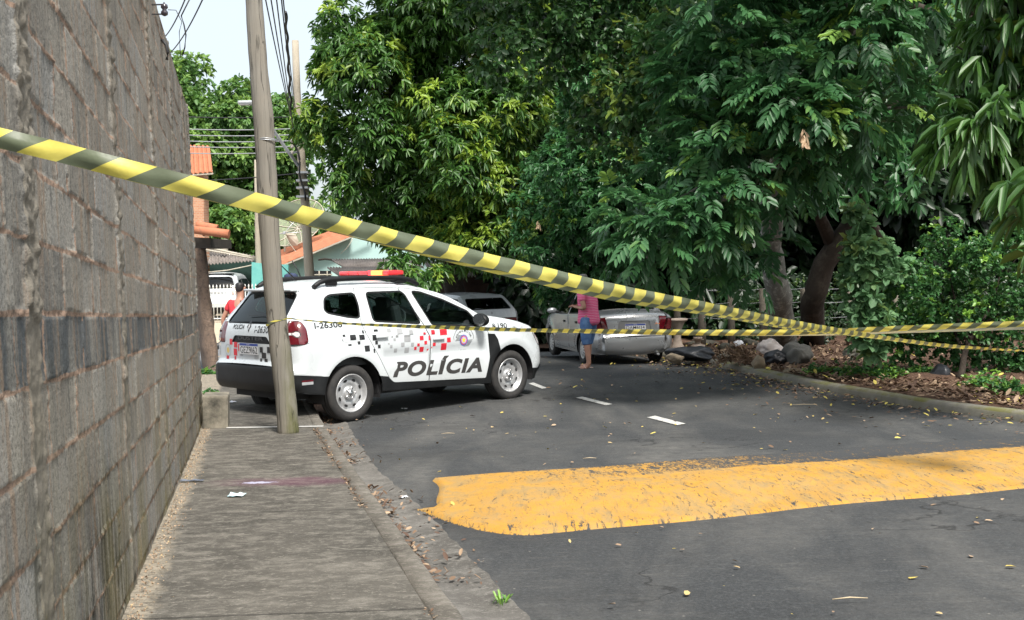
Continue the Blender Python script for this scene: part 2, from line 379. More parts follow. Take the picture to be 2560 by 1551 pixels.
strip('verge', lambda Y: KR(24)-7.2, lambda Y: 45., lambda x, Y, t: float(zroad(Y))+.08+.03*math.sin(x*2+Y), 26.9, 33.5, 20, 40, m_dirt)
strip('yard', lambda Y: -40., lambda Y: -3., lambda x, Y, t: float(zroad(32.9))+.01+.60*min(1, (Y-33)/2.5), 33, 60, 24, 8, m_pale)

# speed hump
m_yel, nt, p = newmat('worn_yellow_paint')
uv = N(nt, 'Attribute'); uv.attribute_name = 'across'; g = geopos(nt)
base = mixc(nt, noise(nt, g, 150, 3, .7), (.024, .026, .028), (.06, .062, .064))
yel = mixc(nt, noise(nt, g, 3.5, 7, .75, .4), (.36, .17, .014), (.58, .31, .038))
yel = mixc(nt, ramp(nt, noise(nt, g, 50, 4, .8), [(.36, .6), (.5, 0)]), yel, (.25, .17, .07)); yel = mixc(nt, ramp(nt, noise(nt, g, 1.6, 6, .7, .8), [(.5, 0), (.75, .55)]), yel, (.34, .24, .12))
scr = math_(nt, 'MULTIPLY_ADD', noise(nt, geopos(nt, (20, 4.5, 1)), 1, 7, .78, 1.6), 2.6, -.8)
w1 = ramp(nt, uv.outputs['Fac'], [(0, .2), (.01, .74), (.12, .84), (.52, .82), (.585, .70), (.61, .32), (.70, .26), (.92, .24), (1, .1)])
lx = N(nt, 'SeparateXYZ'); nt.links.new(g, lx.inputs[0])
lf = math_(nt, 'MULTIPLY', math_(nt, 'MULTIPLY_ADD', lx.outputs[0], -.20, .55, clamp=True), math_(nt, 'GREATER_THAN', uv.outputs['Fac'], .55))
w1 = math_(nt, 'ADD', w1, lf)
k = math_(nt, 'ADD', math_(nt, 'SUBTRACT', w1, scr), math_(nt, 'MULTIPLY_ADD', noise(nt, g, 30, 4, .8), .5, -.25))
k = ramp(nt, k, [(.0, 0), (.12, 1)])
du = ramp(nt, noise(nt, geopos(nt, (2.2, 1, 1)), 2.1, 8, .75, .9), [(.46, 0), (.60, .62)]); yel = mixc(nt, du, yel, (.27, .20, .095)); yel = mixc(nt, ramp(nt, noise(nt, geopos(nt, (16, 3, 1)), 1.3, 6, .7, .5), [(.36, .55), (.46, 0)]), yel, (.17, .13, .07))
nt.links.new(mixc(nt, k, base, yel), p.inputs['Base Color']); p.inputs['Roughness'].default_value = .8
bump(nt, p, math_(nt, 'ADD', noise(nt, g, 120, 4, .7), math_(nt, 'MULTIPLY', k, .5)), .5, .01)
A0, A1 = gnd(1075, 1368), gnd(2560, 1231); dA = (A1-A0)[:2]; dA /= np.linalg.norm(dA); nA = np.array([-dA[1], dA[0]])
if nA[1] < 0: nA = -nA
Wd = 2.55; L = 7.6; US = float((gnd(1030, 1226)[:2]-A0[:2]-nA*2.55)@dA); v = []; ac = []; nu, nv = 240, 36
for i in range(nu):
    u = -.02+L*i/(nu-1); ush = .26
    for j in range(nv):
        t = j/(nv-1); 
        end = min(1, max(0, u/.6)); end = end*end*(3-2*end)
        uu = u + ush + .05*math.sin(t*9)*(1-end)+US*t
        P = A0[:2]+dA*uu+nA*(t*Wd*(1)) + nA*.03*math.sin(u*3.1)
        # rounded left end: near edge draws back
        if u < .42:
            q_ = math.sqrt(max(0, 1-(1-max(0, u)/.42)**2)); tc = .52; tn = tc+(t-tc)*q_ if t < tc else t; P = P+nA*(tn-t)*Wd
        hgt = .062*(math.sin(math.pi*.5*min(1, t/.42))**1.3 if t < .42 else max(0, math.cos(math.pi*.5*(t-.42)/.56))**1.2)*end
        v.append((P[0], P[1], float(zroad(P[1]))+.008+.018*0+hgt+.018)); ac.append(max(t, .62) if (u < .55*(1-abs(t-.75)) and t > .5) else t)
for q in range(len(v)):
    i, j = divmod(q, nv)
    if j in (0, nv-1) or i == 0: v[q] = (v[q][0], v[q][1], v[q][2]-.03)
f = [(i*nv+j, (i+1)*nv+j, (i+1)*nv+j+1, i*nv+j+1) for i in range(nu-1) for j in range(nv-1)]
tag(mesh_np('speed_hump', v, f, m_yel, attrs={'across': ac}), 'raised asphalt speed hump with worn yellow paint across the road', 'speed hump')

m_white = simple('road_paint', (.42, .42, .40), (.62, .61, .58), scale=30, rough=.7, kind='Object')
m_dash, nt, p = newmat('worn_dash_paint'); g = geopos(nt); k = ramp(nt, noise(nt, g, 26, 6, .8), [(.38, 0), (.47, 1)]); nt.links.new(mixc(nt, k, (.05, .05, .05), mixc(nt, noise(nt, g, 60, 3, .7), (.38, .38, .36), (.60, .59, .56))), p.inputs['Base Color']); p.inputs['Roughness'].default_value = .8
def flat_quad(name, pix, mat, dz=.026, road=True):
    P = [gnd(x, y) for x, y in pix]
    mb = MB(); n = 8
    for i in range(n):
        t0, t1 = i/n, (i+1)/n
        qs = []
        for (a, b, t) in ((P[0], P[3], t0), (P[0], P[3], t1), (P[1], P[2], t1), (P[1], P[2], t0)):
            q = a+(b-a)*t; qs.append((q[0], q[1], float(zroad(q[1]))+dz))
        mb.quad(*qs)
    return mb.build(name, mat)
for i, (q, w) in enumerate((((1321, 962, 1368, 975.5), 3), ((1440, 998, 1531, 1017), 3.8), ((1617, 1047, 1715, 1067), 5))):
    a, b = (q[0], q[1]), (q[2], q[3])
    o = flat_quad('lane_marking', [(a[0], a[1]+w*.4), (a[0]+w*4.2, a[1]-w*.35), (b[0]+w*.0, b[1]-w*.35), (b[0]-w*4.2, b[1]+w*.4)], m_dash)
    tag(o, ['short white lane dash by the front wheel of the police car', 'white lane dash between the police car and the nearest dash', 'white lane dash nearest the yellow speed hump'][i], 'road marking', 'white dashes along the middle of the road')
# pale edge strip across the sidewalk by the wooden pole
mb = MB(); a, b = gnd(566, 1071, .12), gnd(808, 1067, .12)
for i in range(12):
    t0, t1 = i/12, (i+1)/12
    for (t, s_) in ((t0, 1),):
        p0, p1 = a+(b-a)*t0, a+(b-a)*t1
        mb.quad(*[(q[0], q[1]+o_, float(zroad(q[1]+o_))+.126) for q, o_ in ((p0, -.035), (p1, -.035), (p1, .045), (p0, .045))])
tag(mb.build('pavement_edging', m_white), 'thin whitish strip across the sidewalk behind the leaning pole', 'edging strip')

# ================================================================ BLOCK WALL
UW = np.array([-.0261, .0271, .9993]); UW /= np.linalg.norm(UW); HW = 3.62
m_wall, nt, p = newmat('concrete_blocks')
at_ = lambda n: (lambda q: (setattr(q, 'attribute_name', n), q.outputs['Fac'])[1])(N(nt, 'Attribute'))
tone, mort, pil, hh, mold = at_('tone'), at_('mortar'), at_('pil'), at_('h'), at_('mold')
v = geopos(nt)
col = ramp(nt, tone, [(0, (.085, .095, .10)), (.12, (.115, .124, .128)), (.28, (.22, .205, .178)), (.55, (.28, .258, .22)), (.8, (.295, .295, .28)), (1, (.36, .33, .28))])
big = noise(nt, geopos(nt, (2.2, 2.2, .5)), 2.2, 6, .65, .5)
col = mixc(nt, math_(nt, 'MULTIPLY', ramp(nt, big, [(.45, 0), (.62, 1)]), .6), col, (.36, .335, .285))
str_ = noise(nt, geopos(nt, (9, 9, .7)), 1.6, 5, .7, .3)
col = mixc(nt, math_(nt, 'MULTIPLY', ramp(nt, str_, [(.53, 0), (.62, 1)]), .6), col, (.30, .21, .14))
col = mixc(nt, math_(nt, 'MULTIPLY', ramp(nt, str_, [(.34, 1), (.44, 0)]), .55), col, (.075, .08, .08))
col = mixc(nt, math_(nt, 'MULTIPLY', ramp(nt, noise(nt, v, 70, 4, .85), [(.38, 1), (.5, 0)]), .6), col, (.05, .048, .042))
mcol = mixc(nt, noise(nt, v, 11, 4, .7), (.20, .13, .09), (.44, .31, .23))
mcol = mixc(nt, ramp(nt, noise(nt, v, 45, 3, .8), [(.3, .7), (.5, 0)]), mcol, (.04, .035, .03))
col = mixc(nt, math_(nt, 'MULTIPLY', ramp(nt, math_(nt, 'ADD', mort, math_(nt, 'MULTIPLY_ADD', noise(nt, v, 40, 3, .7), .8, -.4)), [(.35, 0), (.6, 1)]), .9), col, mcol)
pcol = mixc(nt, noise(nt, v, 14, 5, .8), (.12, .11, .09), (.30, .27, .22))
col = mixc(nt, ramp(nt, math_(nt, 'ADD', pil, math_(nt, 'MULTIPLY_ADD', noise(nt, v, 30, 3, .7), .5, -.25)), [(.4, 0), (.6, 1)]), col, pcol)
mo = math_(nt, 'MULTIPLY', mold, ramp(nt, noise(nt, geopos(nt, (8, 8, 1.2)), 2.0, 5, .7), [(.36, 0), (.58, 1)]))
col = mixc(nt, math_(nt, 'MULTIPLY', mo, .9), col, (.018, .017, .013))
gz = math_(nt, 'MULTIPLY', math_(nt, 'MULTIPLY_ADD', hh, -.8, 1.0, clamp=True), ramp(nt, noise(nt, geopos(nt, (1.2, 1.2, .8)), 1.8, 5, .7), [(.42, 0), (.7, .75)]))
col = mixc(nt, gz, col, (.17, .145, .055))
nt.links.new(col, p.inputs['Base Color']); p.inputs['Roughness'].default_value = .92; p.inputs['Specular IOR Level'].default_value = .2
bump(nt, p, math_(nt, 'ADD', noise(nt, v, 150, 3, .75), math_(nt, 'MULTIPLY', noise(nt, v, 35, 4, .7), 1.2)), .55, .006)

def vnoise(a, b, seed=0):
    """smooth value noise on arrays"""
    a = np.asarray(a, float); b = np.asarray(b, float); ia, ib = np.floor(a).astype(int), np.floor(b).astype(int)
    fa, fb = a-ia, b-ib; fa = fa*fa*(3-2*fa); fb = fb*fb*(3-2*fb)
    def hsh(i, j):
        x = (i*374761393+j*668265263+seed*974634777) & 0x7fffffff; x = ((x ^ (x >> 13))*1274126177) & 0x7fffffff
        return ((x ^ (x >> 16)) & 0xffff)/65535.
    return (hsh(ia, ib)*(1-fa)+hsh(ia+1, ib)*fa)*(1-fb)+(hsh(ia, ib+1)*(1-fa)+hsh(ia+1, ib+1)*fa)*fb
bounds = [0, .07, .265, .46, .655, .87, 1.085, 1.28]
while bounds[-1] < HW-.1: bounds.append(bounds[-1]+.2)
bounds[-1] = HW
bounds = np.array(bounds)
PILY = np.array([.9, 3.07, 5.22, 7.55, 9.8, 11.8, 12.93]); PILW = np.array([.17, .17, .14, .12, .13, .12, .10])
def wall_patch(t0, t1, dt, ds):
    t = np.arange(t0, t1+1e-6, dt); s = np.arange(0, HW+1e-6, ds); T, S = np.meshgrid(t, s, indexing='ij')
    wob = .010*(vnoise(T*.8, S*2, 1)-.5)+.005*(vnoise(T*9, S*9, 2)-.5)
    Sw = S+wob
    ci = np.clip(np.searchsorted(bounds, Sw.ravel())-1, 0, len(bounds)-2).reshape(S.shape)
    dh = np.minimum(np.abs(Sw-bounds[ci]), np.abs(Sw-bounds[ci+1]))
    Tw = T+.012*(vnoise(T*8+31, S*10, 3)-.5)
    pd = np.min([np.abs(Tw-(y+.02*np.sin(S*1.2+y)))-w/2 for y, w in zip(PILY, PILW)], axis=0)
    # vertical joints: irregular block lengths per course
    dv = np.full(S.shape, 9.); bid = np.zeros(S.shape, int)
    for c in range(len(bounds)-1):
        r = np.random.default_rng(50+c); xs = [-.6+r.uniform(0, .3)]
        while xs[-1] < 13.6: xs.append(xs[-1]+r.choice([.39, .39, .2, .30, .39])+r.uniform(-.02, .02))
        xs = np.array(xs); mk = ci == c
        tt = Tw[mk]; k = np.clip(np.searchsorted(xs, tt)-1, 0, len(xs)-2)
        dv[mk] = np.minimum(np.abs(tt-xs[k]), np.abs(tt-xs[k+1])); bid[mk] = c*100+k
    rr = np.random.default_rng(5).uniform(0, 1, 4000)
    tone = .22+.78*rr[bid % 4000]; tone = np.where((ci == 6), .02+.13*rr[(bid*7) % 4000], tone)
    gapn = vnoise(T*14, S*16, 4)
    wj = .007+.008*vnoise(T*6, S*6, 5); wv = (.004+.006*vnoise(T*6+9, S*6, 6))*(rr[(bid*13) % 4000]*0+1)
    mh = np.clip(1-(dh/wj)**2, 0, 1); mv = np.clip(1-(dv/wv)**2, 0, 1)*(vnoise(T*3, S*5, 9) > .25)
    mort = np.maximum(mh, mv*.95)
    rough = vnoise(T*55, S*55, 7); r2 = vnoise(T*120, S*120, 8)
    ooze = vnoise(T*10, S*10+50, 10)
    H = .004*rough*0
    H = H+mort*(-.007+.020*np.clip(ooze-.5, 0, 1)+.010*rough)
    blockn = (rr[(bid*29) % 4000]-.5)*.010
    H = H+np.where(mort < .2, blockn, 0)+.0025*r2
    pm = np.clip(.5-pd/.012, 0, 1); lump = np.where(S > 1.25+.3*np.sin(T), 1., .35)
    H = H*(1-pm)+pm*(.004+lump*(.016*vnoise(T*24, S*30, 11)+.010*vnoise(T*60, S*70, 12))-.006)
    # crumbly edges of the pilasters
    ed = np.exp(-(pd/.018)**2)*(.010*vnoise(T*30, S*45, 13)); H = H+ed
    mold = np.clip(1.1-S/.85, 0, 1)*np.clip(1-np.abs(T-4.25)/1.0, 0, 1)*1.7+np.clip(1-S/.5, 0, 1)*.35+.9*np.exp(-(np.minimum(dh, np.abs(Sw-bounds[ci]))/.018)**2)*np.clip(1.1-S, 0, 1)
    mold = np.clip(mold, 0, 1)
    nx = np.array([.975, .2233, 0.])
    base = np.stack([WX(T), T, zroad(T)+.12-.04], -1)
    P = base+UW*(S[..., None]+.0)+nx*(H[..., None])
    a, b = S.shape; idx = np.arange(a*b).reshape(a, b)
    F = np.stack([idx[:-1, :-1], idx[1:, :-1], idx[1:, 1:], idx[:-1, 1:]], -1).reshape(-1, 4)
    return P.reshape(-1, 3), F, dict(tone=tone.ravel(), mortar=mort.ravel(), pil=pm.ravel(), h=S.ravel(), mold=mold.ravel())
wall = empty('block_wall', (float(WX(8)), 8, 0), label='tall grey concrete block wall with rough mortar joints along the sidewalk', cat='wall')
parts_ = [wall_patch(-1.5, 2.2, .03, .02), wall_patch(2.2, 4.8, .010, .0075), wall_patch(4.8, 13., .02, .011)]
o_n = 0; VV, FF, AA = [], [], {}
for P, F_, A_ in parts_:
    VV.append(P); FF.append(F_+o_n); o_n += len(P)
    for k, q in A_.items(): AA.setdefault(k, []).append(q)
o = mesh_np('wall_face', np.vstack(VV), np.vstack(FF), m_wall, attrs={k: np.concatenate(q) for k, q in AA.items()})
o.parent = wall; o.matrix_parent_inverse = Matrix.Translation(wall.location).inverted()
mb = MB()
for (Ya, Yb) in ((-1.5, 13.0),):
    bs = []
    for Y in (Ya, Yb):
        b = np.array([float(WX(Y)), Y, float(zroad(Y))+.05]); n = np.array([.975, .2233, 0])
        bs.append([b-n*.004, b-n*.15, b-n*.15+UW*HW, b-n*.004+UW*(HW+.03)])
    mb.add(bs[0]+bs[1], [(0, 1, 2, 3), (4, 7, 6, 5), (0, 4, 5, 1), (1, 5, 6, 2), (2, 6, 7, 3)])
o = mb.build('wall_core', simple('block_core', (.13, .12, .10), (.2, .19, .17), bmp=.4)); o.parent = wall; o.matrix_parent_inverse = Matrix.Translation(wall.location).inverted()

# ================================================================ CARS
def smooth_poly(P, step=.04):
    P = np.array(P, float); n = len(P); out = []
    for i in range(n-1):
        p0, p1, p2, p3 = P[max(i-1, 0)], P[i], P[i+1], P[min(i+2, n-1)]
        m1 = (p2-p0)/2; m2 = (p3-p1)/2; L = np.linalg.norm(p2-p1)
        m1 = m1/max(1e-6, np.linalg.norm(m1))*L*min(1, np.linalg.norm(m1)/L); m2 = m2/max(1e-6, np.linalg.norm(m2))*L*min(1, np.linalg.norm(m2)/L)
        k = max(1, int(round(L/step)))
        for j in range(k):
            t = j/k; h00 = 2*t**3-3*t**2+1; h10 = t**3-2*t**2+t; h01 = -2*t**3+3*t**2; h11 = t**3-t**2
            out.append(h00*p1+h10*m1+h01*p2+h11*m2)
    out.append(P[-1]); return np.array(out)
def in_poly(pt, poly):
    x, y = pt; c = False; j = len(poly)-1
    for i in range(len(poly)):
        a, b = poly[i], poly[j]
        if (a[1] > y) != (b[1] > y) and x < (b[0]-a[0])*(y-a[1])/(b[1]-a[1])+a[0]: c = not c
        j = i
    return c
def expand(poly, d):
    P = np.array(poly, float); n = len(P); area = sum(P[i][0]*P[(i+1) % n][1]-P[(i+1) % n][0]*P[i][1] for i in range(n))
    sgn = 1 if area > 0 else -1; out = []
    for i in range(n):
        e1 = P[i]-P[i-1]; e2 = P[(i+1) % n]-P[i]; e1 /= np.linalg.norm(e1)+1e-9; e2 /= np.linalg.norm(e2)+1e-9
        n1 = np.array([e1[1], -e1[0]])*sgn; n2 = np.array([e2[1], -e2[0]])*sgn; m = n1+n2; l = np.linalg.norm(m)
        m = m/l if l > 1e-6 else n1; k = d/max(.45, m@n1); out.append(tuple(P[i]+m*k))
    return out
def rnd_poly(poly, r, n=4):
    """round the corners of a polygon"""
    P = np.array(poly, float); N_ = len(P); out = []
    for i in range(N_):
        a, b, c = P[i-1], P[i], P[(i+1) % N_]; la, lc = np.linalg.norm(a-b), np.linalg.norm(c-b)
        q = min(r, la*.45, lc*.45); s = b+(a-b)/la*q; e = b+(c-b)/lc*q
        for j in range(n+1):
            t = j/n; out.append(tuple((1-t)**2*s+2*t*(1-t)*b+t*t*e))
    return out
def cdt_regions(domain, regions, steiner):
    """domain polygon + ordered regions [(name, poly)] -> {name: (verts2d, tris)}"""
    pts, edges = [], []
    def loop(poly):
        b = len(pts); n = len(poly); pts.extend([Vector((float(q[0]), float(q[1]))) for q in poly]); edges.extend([(b+i, b+(i+1) % n) for i in range(n)])
    loop(domain)
    for r in regions: loop(r[1])
    pts.extend([Vector((float(q[0]), float(q[1]))) for q in steiner])
    V_, E_, T_, _, _, _ = delaunay_2d_cdt(pts, edges, [], 0, 1e-5)
    bb = []
    for r in regions:
        q = np.array(r[1]); bb.append((q[:, 0].min(), q[:, 0].max(), q[:, 1].min(), q[:, 1].max()))
    res = {}
    for t in T_:
        c = (V_[t[0]]+V_[t[1]]+V_[t[2]])/3
        if not in_poly(c, domain): continue
        nm = 'body'
        for r, q in zip(regions, bb):
            if q[0] <= c.x <= q[1] and q[2] <= c.y <= q[3] and in_poly(c, r[1]): nm = r[0]; break
        if nm is not None: res.setdefault(nm, []).append(tuple(t))
    out = {}
    for k, ts in res.items():
        used = sorted({i for t in ts for i in t}); mp = {u: i for i, u in enumerate(used)}
        out[k] = (np.array([V_[u][:] for u in used]), [tuple(mp[i] for i in t) for t in ts])
    return out
class CarShape:
    def __init__(s, contour, width, rad, bulge, step=.04):
        s.C = smooth_poly(contour, step); d = np.linalg.norm(np.diff(s.C, axis=0), axis=1); s.S = np.concatenate([[0], np.cumsum(d)]); s.L = s.S[-1]
        s.width, s.radf, s.bulgef = width, rad, bulge
        t = np.gradient(s.C, axis=0); t /= np.linalg.norm(t, axis=1)[:, None]
        for _ in range(2): t[1:-1] = (t[:-2]+2*t[1:-1]+t[2:])/4
        s.N = np.stack([-t[:, 1], t[:, 0]], 1)/np.linalg.norm(t, axis=1)[:, None]
        s.rc = np.array([rad(p[0], p[1]) for p in s.C]); s.ye = np.array([width(p[0], p[1]) for p in s.C])-s.rc
        s.bl = np.array([bulge(p[0], p[1]) for p in s.C])
        for _ in range(3):
            for a in (s.rc, s.bl, s.ye): a[1:-1] = (a[:-2]+2*a[1:-1]+a[2:])/4
    def dist(s, P):
        A, B = s.C[:-1], s.C[1:]; AB = B-A; L2 = (AB**2).sum(1)
        t = np.clip(((P[:, None]-A)*AB).sum(2)/L2, 0, 1); D = np.linalg.norm(P[:, None]-(A+AB*t[..., None]), axis=2)
        k = D.argmin(1); i = np.arange(len(P)); tt = t[i, k]; return D[i, k], s.rc[k]*(1-tt)+s.rc[k+1]*tt
    def side(s, P, off=0.):
        P = np.atleast_2d(P).astype(float); d, r = s.dist(P)
        w = np.array([s.width(*q) for q in P]); q = r-np.minimum(d, r)
        return w-(r-np.sqrt(np.maximum(0, r*r-q*q)))+off
    def side3(s, P, sg, off=0.):
        P = np.atleast_2d(P); y = s.side(P, off); return np.stack([P[:, 0], sg*y, P[:, 1]], 1)
    def side_n(s, P, sg):
        P = np.atleast_2d(P).astype(float); e = .006
        gx = (s.side(P+[e, 0])-s.side(P-[e, 0]))/(2*e); gz = (s.side(P+[0, e])-s.side(P-[0, e]))/(2*e)
        gx = np.clip(gx, -6, 6); gz = np.clip(gz, -6, 6)
        n = np.stack([-gx, np.full(len(P), float(sg)), -gz], 1); return n/np.linalg.norm(n, axis=1)[:, None]
    def top3(s, P, off=0.):
        P = np.atleast_2d(P).astype(float); q = np.clip(P[:, 0], 0, s.L)
        cx, cz = np.interp(q, s.S, s.C[:, 0]), np.interp(q, s.S, s.C[:, 1]); nx, nz = np.interp(q, s.S, s.N[:, 0]), np.interp(q, s.S, s.N[:, 1])
        ye = np.interp(q, s.S, s.ye); b = np.interp(q, s.S, s.bl)*(1-np.clip(np.abs(P[:, 1]/ye), 0, 1)**2)+off
        return np.stack([cx+nx*b, P[:, 1], cz+nz*b], 1)
    def top_n(s, P):
        P = np.atleast_2d(P).astype(float); e = .01
        a = s.top3(P+[e, 0])-s.top3(P-[e, 0]); b = s.top3(P+[0, e])-s.top3(P-[0, e]); n = np.cross(a, b)
        ref = np.stack([np.interp(P[:, 0], s.S, s.N[:, 0]), 0*P[:, 0], np.interp(P[:, 0], s.S, s.N[:, 1])], 1)
        sg = np.sign((n*ref).sum(1)); n = n*sg[:, None]; return n/(np.linalg.norm(n, axis=1)[:, None]+1e-9)
    def s_of(s, x, z):
        d = np.linalg.norm(s.C-[x, z], axis=1); return float(s.S[d.argmin()])
def tri_obj(name, V3, N3, T, mat, parent):
    out = []
    fs = []
    for t in T:
        a, b, c = V3[t[0]], V3[t[1]], V3[t[2]]
        n = np.cross(b-a, c-a); m = N3[t[0]]+N3[t[1]]+N3[t[2]]
        fs.append(t if n@m > 0 else (t[0], t[2], t[1]))
    o = mesh_np(name, V3, np.array(fs), mat, parent)
    o.data.normals_split_custom_set_from_vertices([tuple(map(float, q)) for q in N3]); return o
def wheel(parent, c, R, w, rimR, mats, sg, hub='steel'):
    """wheel with axis along y, outer face at sign sg"""
    g = empty('wheel', c); g.parent = parent
    mb = MB(); h = w/2
    pr = [(rimR-.005, -h*.80), (rimR+.02, -h*.95), (R-.055, -h), (R-.016, -h*.93), (R-.003, -h*.72), (R, -h*.5), (R-.006, -h*.46), (R, -h*.42), (R, -h*.1), (R-.006, -h*.05), (R-.006, h*.05), (R, h*.1),
          (R, h*.42), (R-.006, h*.46), (R, h*.5), (R-.003, h*.72), (R-.016, h*.93), (R-.055, h), (R-.06, h*1.01), (R-.07, h), (rimR+.02, h*.95), (rimR-.005, h*.80)]
    mb.lathe([(a, b*sg) for a, b in pr], 48, 'Y'); mb.build('tyre', rubber, g)
    mb = MB(); a = sg*h
    if hub == 'steel':
        pr = [(rimR-.004, -a*.8), (rimR+.003, a*.86), (rimR-.006, a*.90), (rimR-.016, a*.80), (rimR-.030, a*.45), (rimR-.042, a*.28), (rimR-.05, a*.34), (rimR*.62, a*.50), (rimR*.45, a*.42), (rimR*.36, a*.30), (rimR*.33, a*.62), (rimR*.24, a*.66), (.001, a*.70)]
        mb.lathe(pr, 48, 'Y', m=0)
        nh = 8
        for k in range(nh):
            t = 2*math.pi*(k+.5)/nh; rc = rimR*.70
            ring = []
            for j in range(12):
                q = 2*math.pi*j/12; rr = rc+rimR*.072*math.cos(q); tt = t+.17*math.sin(q)
                ring.append((rr*math.cos(tt), a*.50+sg*.004, rr*math.sin(tt)))
            mb.add(ring, [tuple(range(12)) if sg < 0 else tuple(range(12))[::-1]], 1)
        for k in range(5):
            t = 2*math.pi*k/5; p = (rimR*.29*math.cos(t), a*.64, rimR*.29*math.sin(t)); mb.lathe([(.014, sg*.0), (.014, sg*.014), (.001, sg*.016)], 8, 'Y', c=p, m=2)
        mb.lathe([(rimR*.17, a*.66), (rimR*.16, a*.78), (.001, a*.8)], 20, 'Y', m=2)
    else:
        pr = [(rimR-.004, -a*.8), (rimR+.003, a*.86), (rimR-.012, a*.92), (rimR-.03, a*.80), (rimR*.4, a*.95), (rimR*.2, a*1.0), (.001, a*1.0)]
        mb.lathe(pr, 40, 'Y', m=0)
        for k in range(12):
            t = 2*math.pi*k/12; ring = []
            for j in range(10):
                q = 2*math.pi*j/10; rr = rimR*.66+rimR*.2*math.cos(q); tt = t+.10*math.sin(q); yy = np.interp(rr, [rimR*.4, rimR-.03], [a*.95, a*.80])
                ring.append((rr*math.cos(tt), yy+sg*.003, rr*math.sin(tt)))
            mb.add(ring, [tuple(range(10)) if sg < 0 else tuple(range(10))[::-1]], 1)
    mb.build('rim', mats, g, recalc=False)
    return g
m_steelrim = simple('silver_wheel_paint', (.42, .43, .44), (.60, .60, .60), scale=9, rough=.35, metal=.55)
m_hole = simple('wheel_hole_dark', (.008, .008, .009), rough=.9)
m_chrome = simple('dull_chrome', (.6, .6, .6), rough=.2, metal=1)
m_glass = glass_mat('tinted_glass', (.62, .74, .71)); m_glassd = glass_mat('dark_glass', (.10, .12, .12))
m_seat = simple('seat_fabric', (.018, .02, .022), (.03, .033, .036), rough=.9)
m_dash = simple('dashboard_plastic', (.03, .035, .037), (.05, .055, .057), rough=.6)
m_red_lens = simple('red_lens', (.085, .003, .008), (.13, .005, .012), rough=.12, coat=1)
m_clear_lens = simple('clear_lens', (.55, .5, .5), (.8, .78, .78), rough=.1, coat=1)
m_amber = simple('amber_lens', (.7, .16, .02), rough=.15, coat=1)
def build_car(sp):
    sh = CarShape(sp['contour'], sp['width'], sp['rad'], sp['bulge'], sp.get('step', .04))
    root = empty(sp['name'], sp['loc'], sp['rz'], sp['label'], sp['cat'], sp.get('group'))
    M_ = sp['mats']
    # side domain: contour + bottom with wheel arches
    dom = [tuple(q) for q in sh.C]; low = []
    zb = sp['zb']; xs = [q[0] for q in sp['axles']]
    for (ax, az, AR) in sorted(sp['axles'], reverse=True):
        z = zb(ax+AR); a0 = math.asin(max(-1, min(1, (z-az)/AR))); z2 = zb(ax-AR); a1 = math.pi-math.asin(max(-1, min(1, (z2-az)/AR)))
        low += [(ax+AR*math.cos(a0+(a1-a0)*k/22), az+AR*math.sin(a0+(a1-a0)*k/22)) for k in range(23)]
    dom = dom+low
    C_ = np.array(dom); st = []
    g = sp.get('grid', .06)
    x0, x1 = C_[:, 0].min(), C_[:, 0].max()
    for x in np.arange(x0+g/2, x1, g):
        for z in np.arange(.2, C_[:, 1].max(), g): st.append((x+.001*math.sin(z*50), z+.001*math.sin(x*40)))
    for dd in (.012, .035, .07, .11):
        st += [tuple(q) for q in (sh.C-sh.N*dd)[::1 if dd < .05 else 2]]
    st = [q for q in st if in_poly(q, dom)]
    P_ = np.array(st); d, _ = sh.dist(P_); st = [tuple(q) for q, e in zip(st, d) if e > .008]
    regs = []
    for n_, poly, kind in sp['side']:
        regs.append((n_, poly))
        if kind == 'win': regs.append((n_+'|frame', expand(poly, .022)))
        if kind == 'light': regs.append((n_+'|seam', expand(poly, .008)))
    doors = []
    for i, poly in enumerate(sp.get('doors', [])):
        regs.append(('door%d' % i, poly)); regs.append(('seam', expand(poly, .0065))); 
    res = cdt_regions(dom, regs, st)
    kinds = {n_: k for n_, _, k in sp['side']}
    made = {}
    for sg in (1, -1):
        dr = {}
        for i, poly in enumerate(sp.get('doors', [])):
            nm = 'door%d' % i
            if nm in res:
                v2, T = res[nm]; dr[i] = tri_obj('door', sh.side3(v2, sg, .0), sh.side_n(v2, sg), T, M_['paint'], root)
        for nm, (v2, T) in res.items():
            if nm.startswith('door'): continue
            base = nm.split('|')[0]; c = v2.mean(0); par = root
            for i, poly in enumerate(sp.get('doors', [])):
                if base.startswith('window') and in_poly(c, poly): par = dr[i]
            if nm == 'body': o = tri_obj('side_panel', sh.side3(v2, sg), sh.side_n(v2, sg), T, M_['paint'], root)
            elif nm == 'seam' or nm.endswith('|seam'): o = tri_obj('panel_gap', sh.side3(v2, sg, -.005), sh.side_n(v2, sg), T, dark_seam, root)
            elif nm.endswith('|frame'): o = tri_obj('window_frame', sh.side3(v2, sg, -.001), sh.side_n(v2, sg), T, black_plastic, par)
            elif kinds[base] == 'win': o = tri_obj('window', sh.side3(v2, sg, -.012), sh.side_n(v2, sg), T, M_['glass_'+base.split('_')[-1]] if 'glass_'+base.split('_')[-1] in M_ else M_['glass'], par)
            elif kinds[base] == 'light': o = tri_obj(base.split('#')[0], sh.side3(v2, sg, .006), sh.side_n(v2, sg), T, M_[base.split('#')[0]], root)
            else: o = tri_obj(base.split('#')[0], sh.side3(v2, sg, .004 if 'clad' in base or 'bumper' in base or 'vent' in base else 0), sh.side_n(v2, sg), T, M_[kinds[base]], root)
            made.setdefault((base, sg), o)
        for i in dr: made[('door%d' % i, sg)] = dr[i]
    # top strip
    n = len(sh.C); edge = [(sh.S[i], sh.ye[i]) for i in range(n)]; dom2 = edge+[(a, -b) for a, b in edge[::-1]]
    st = []
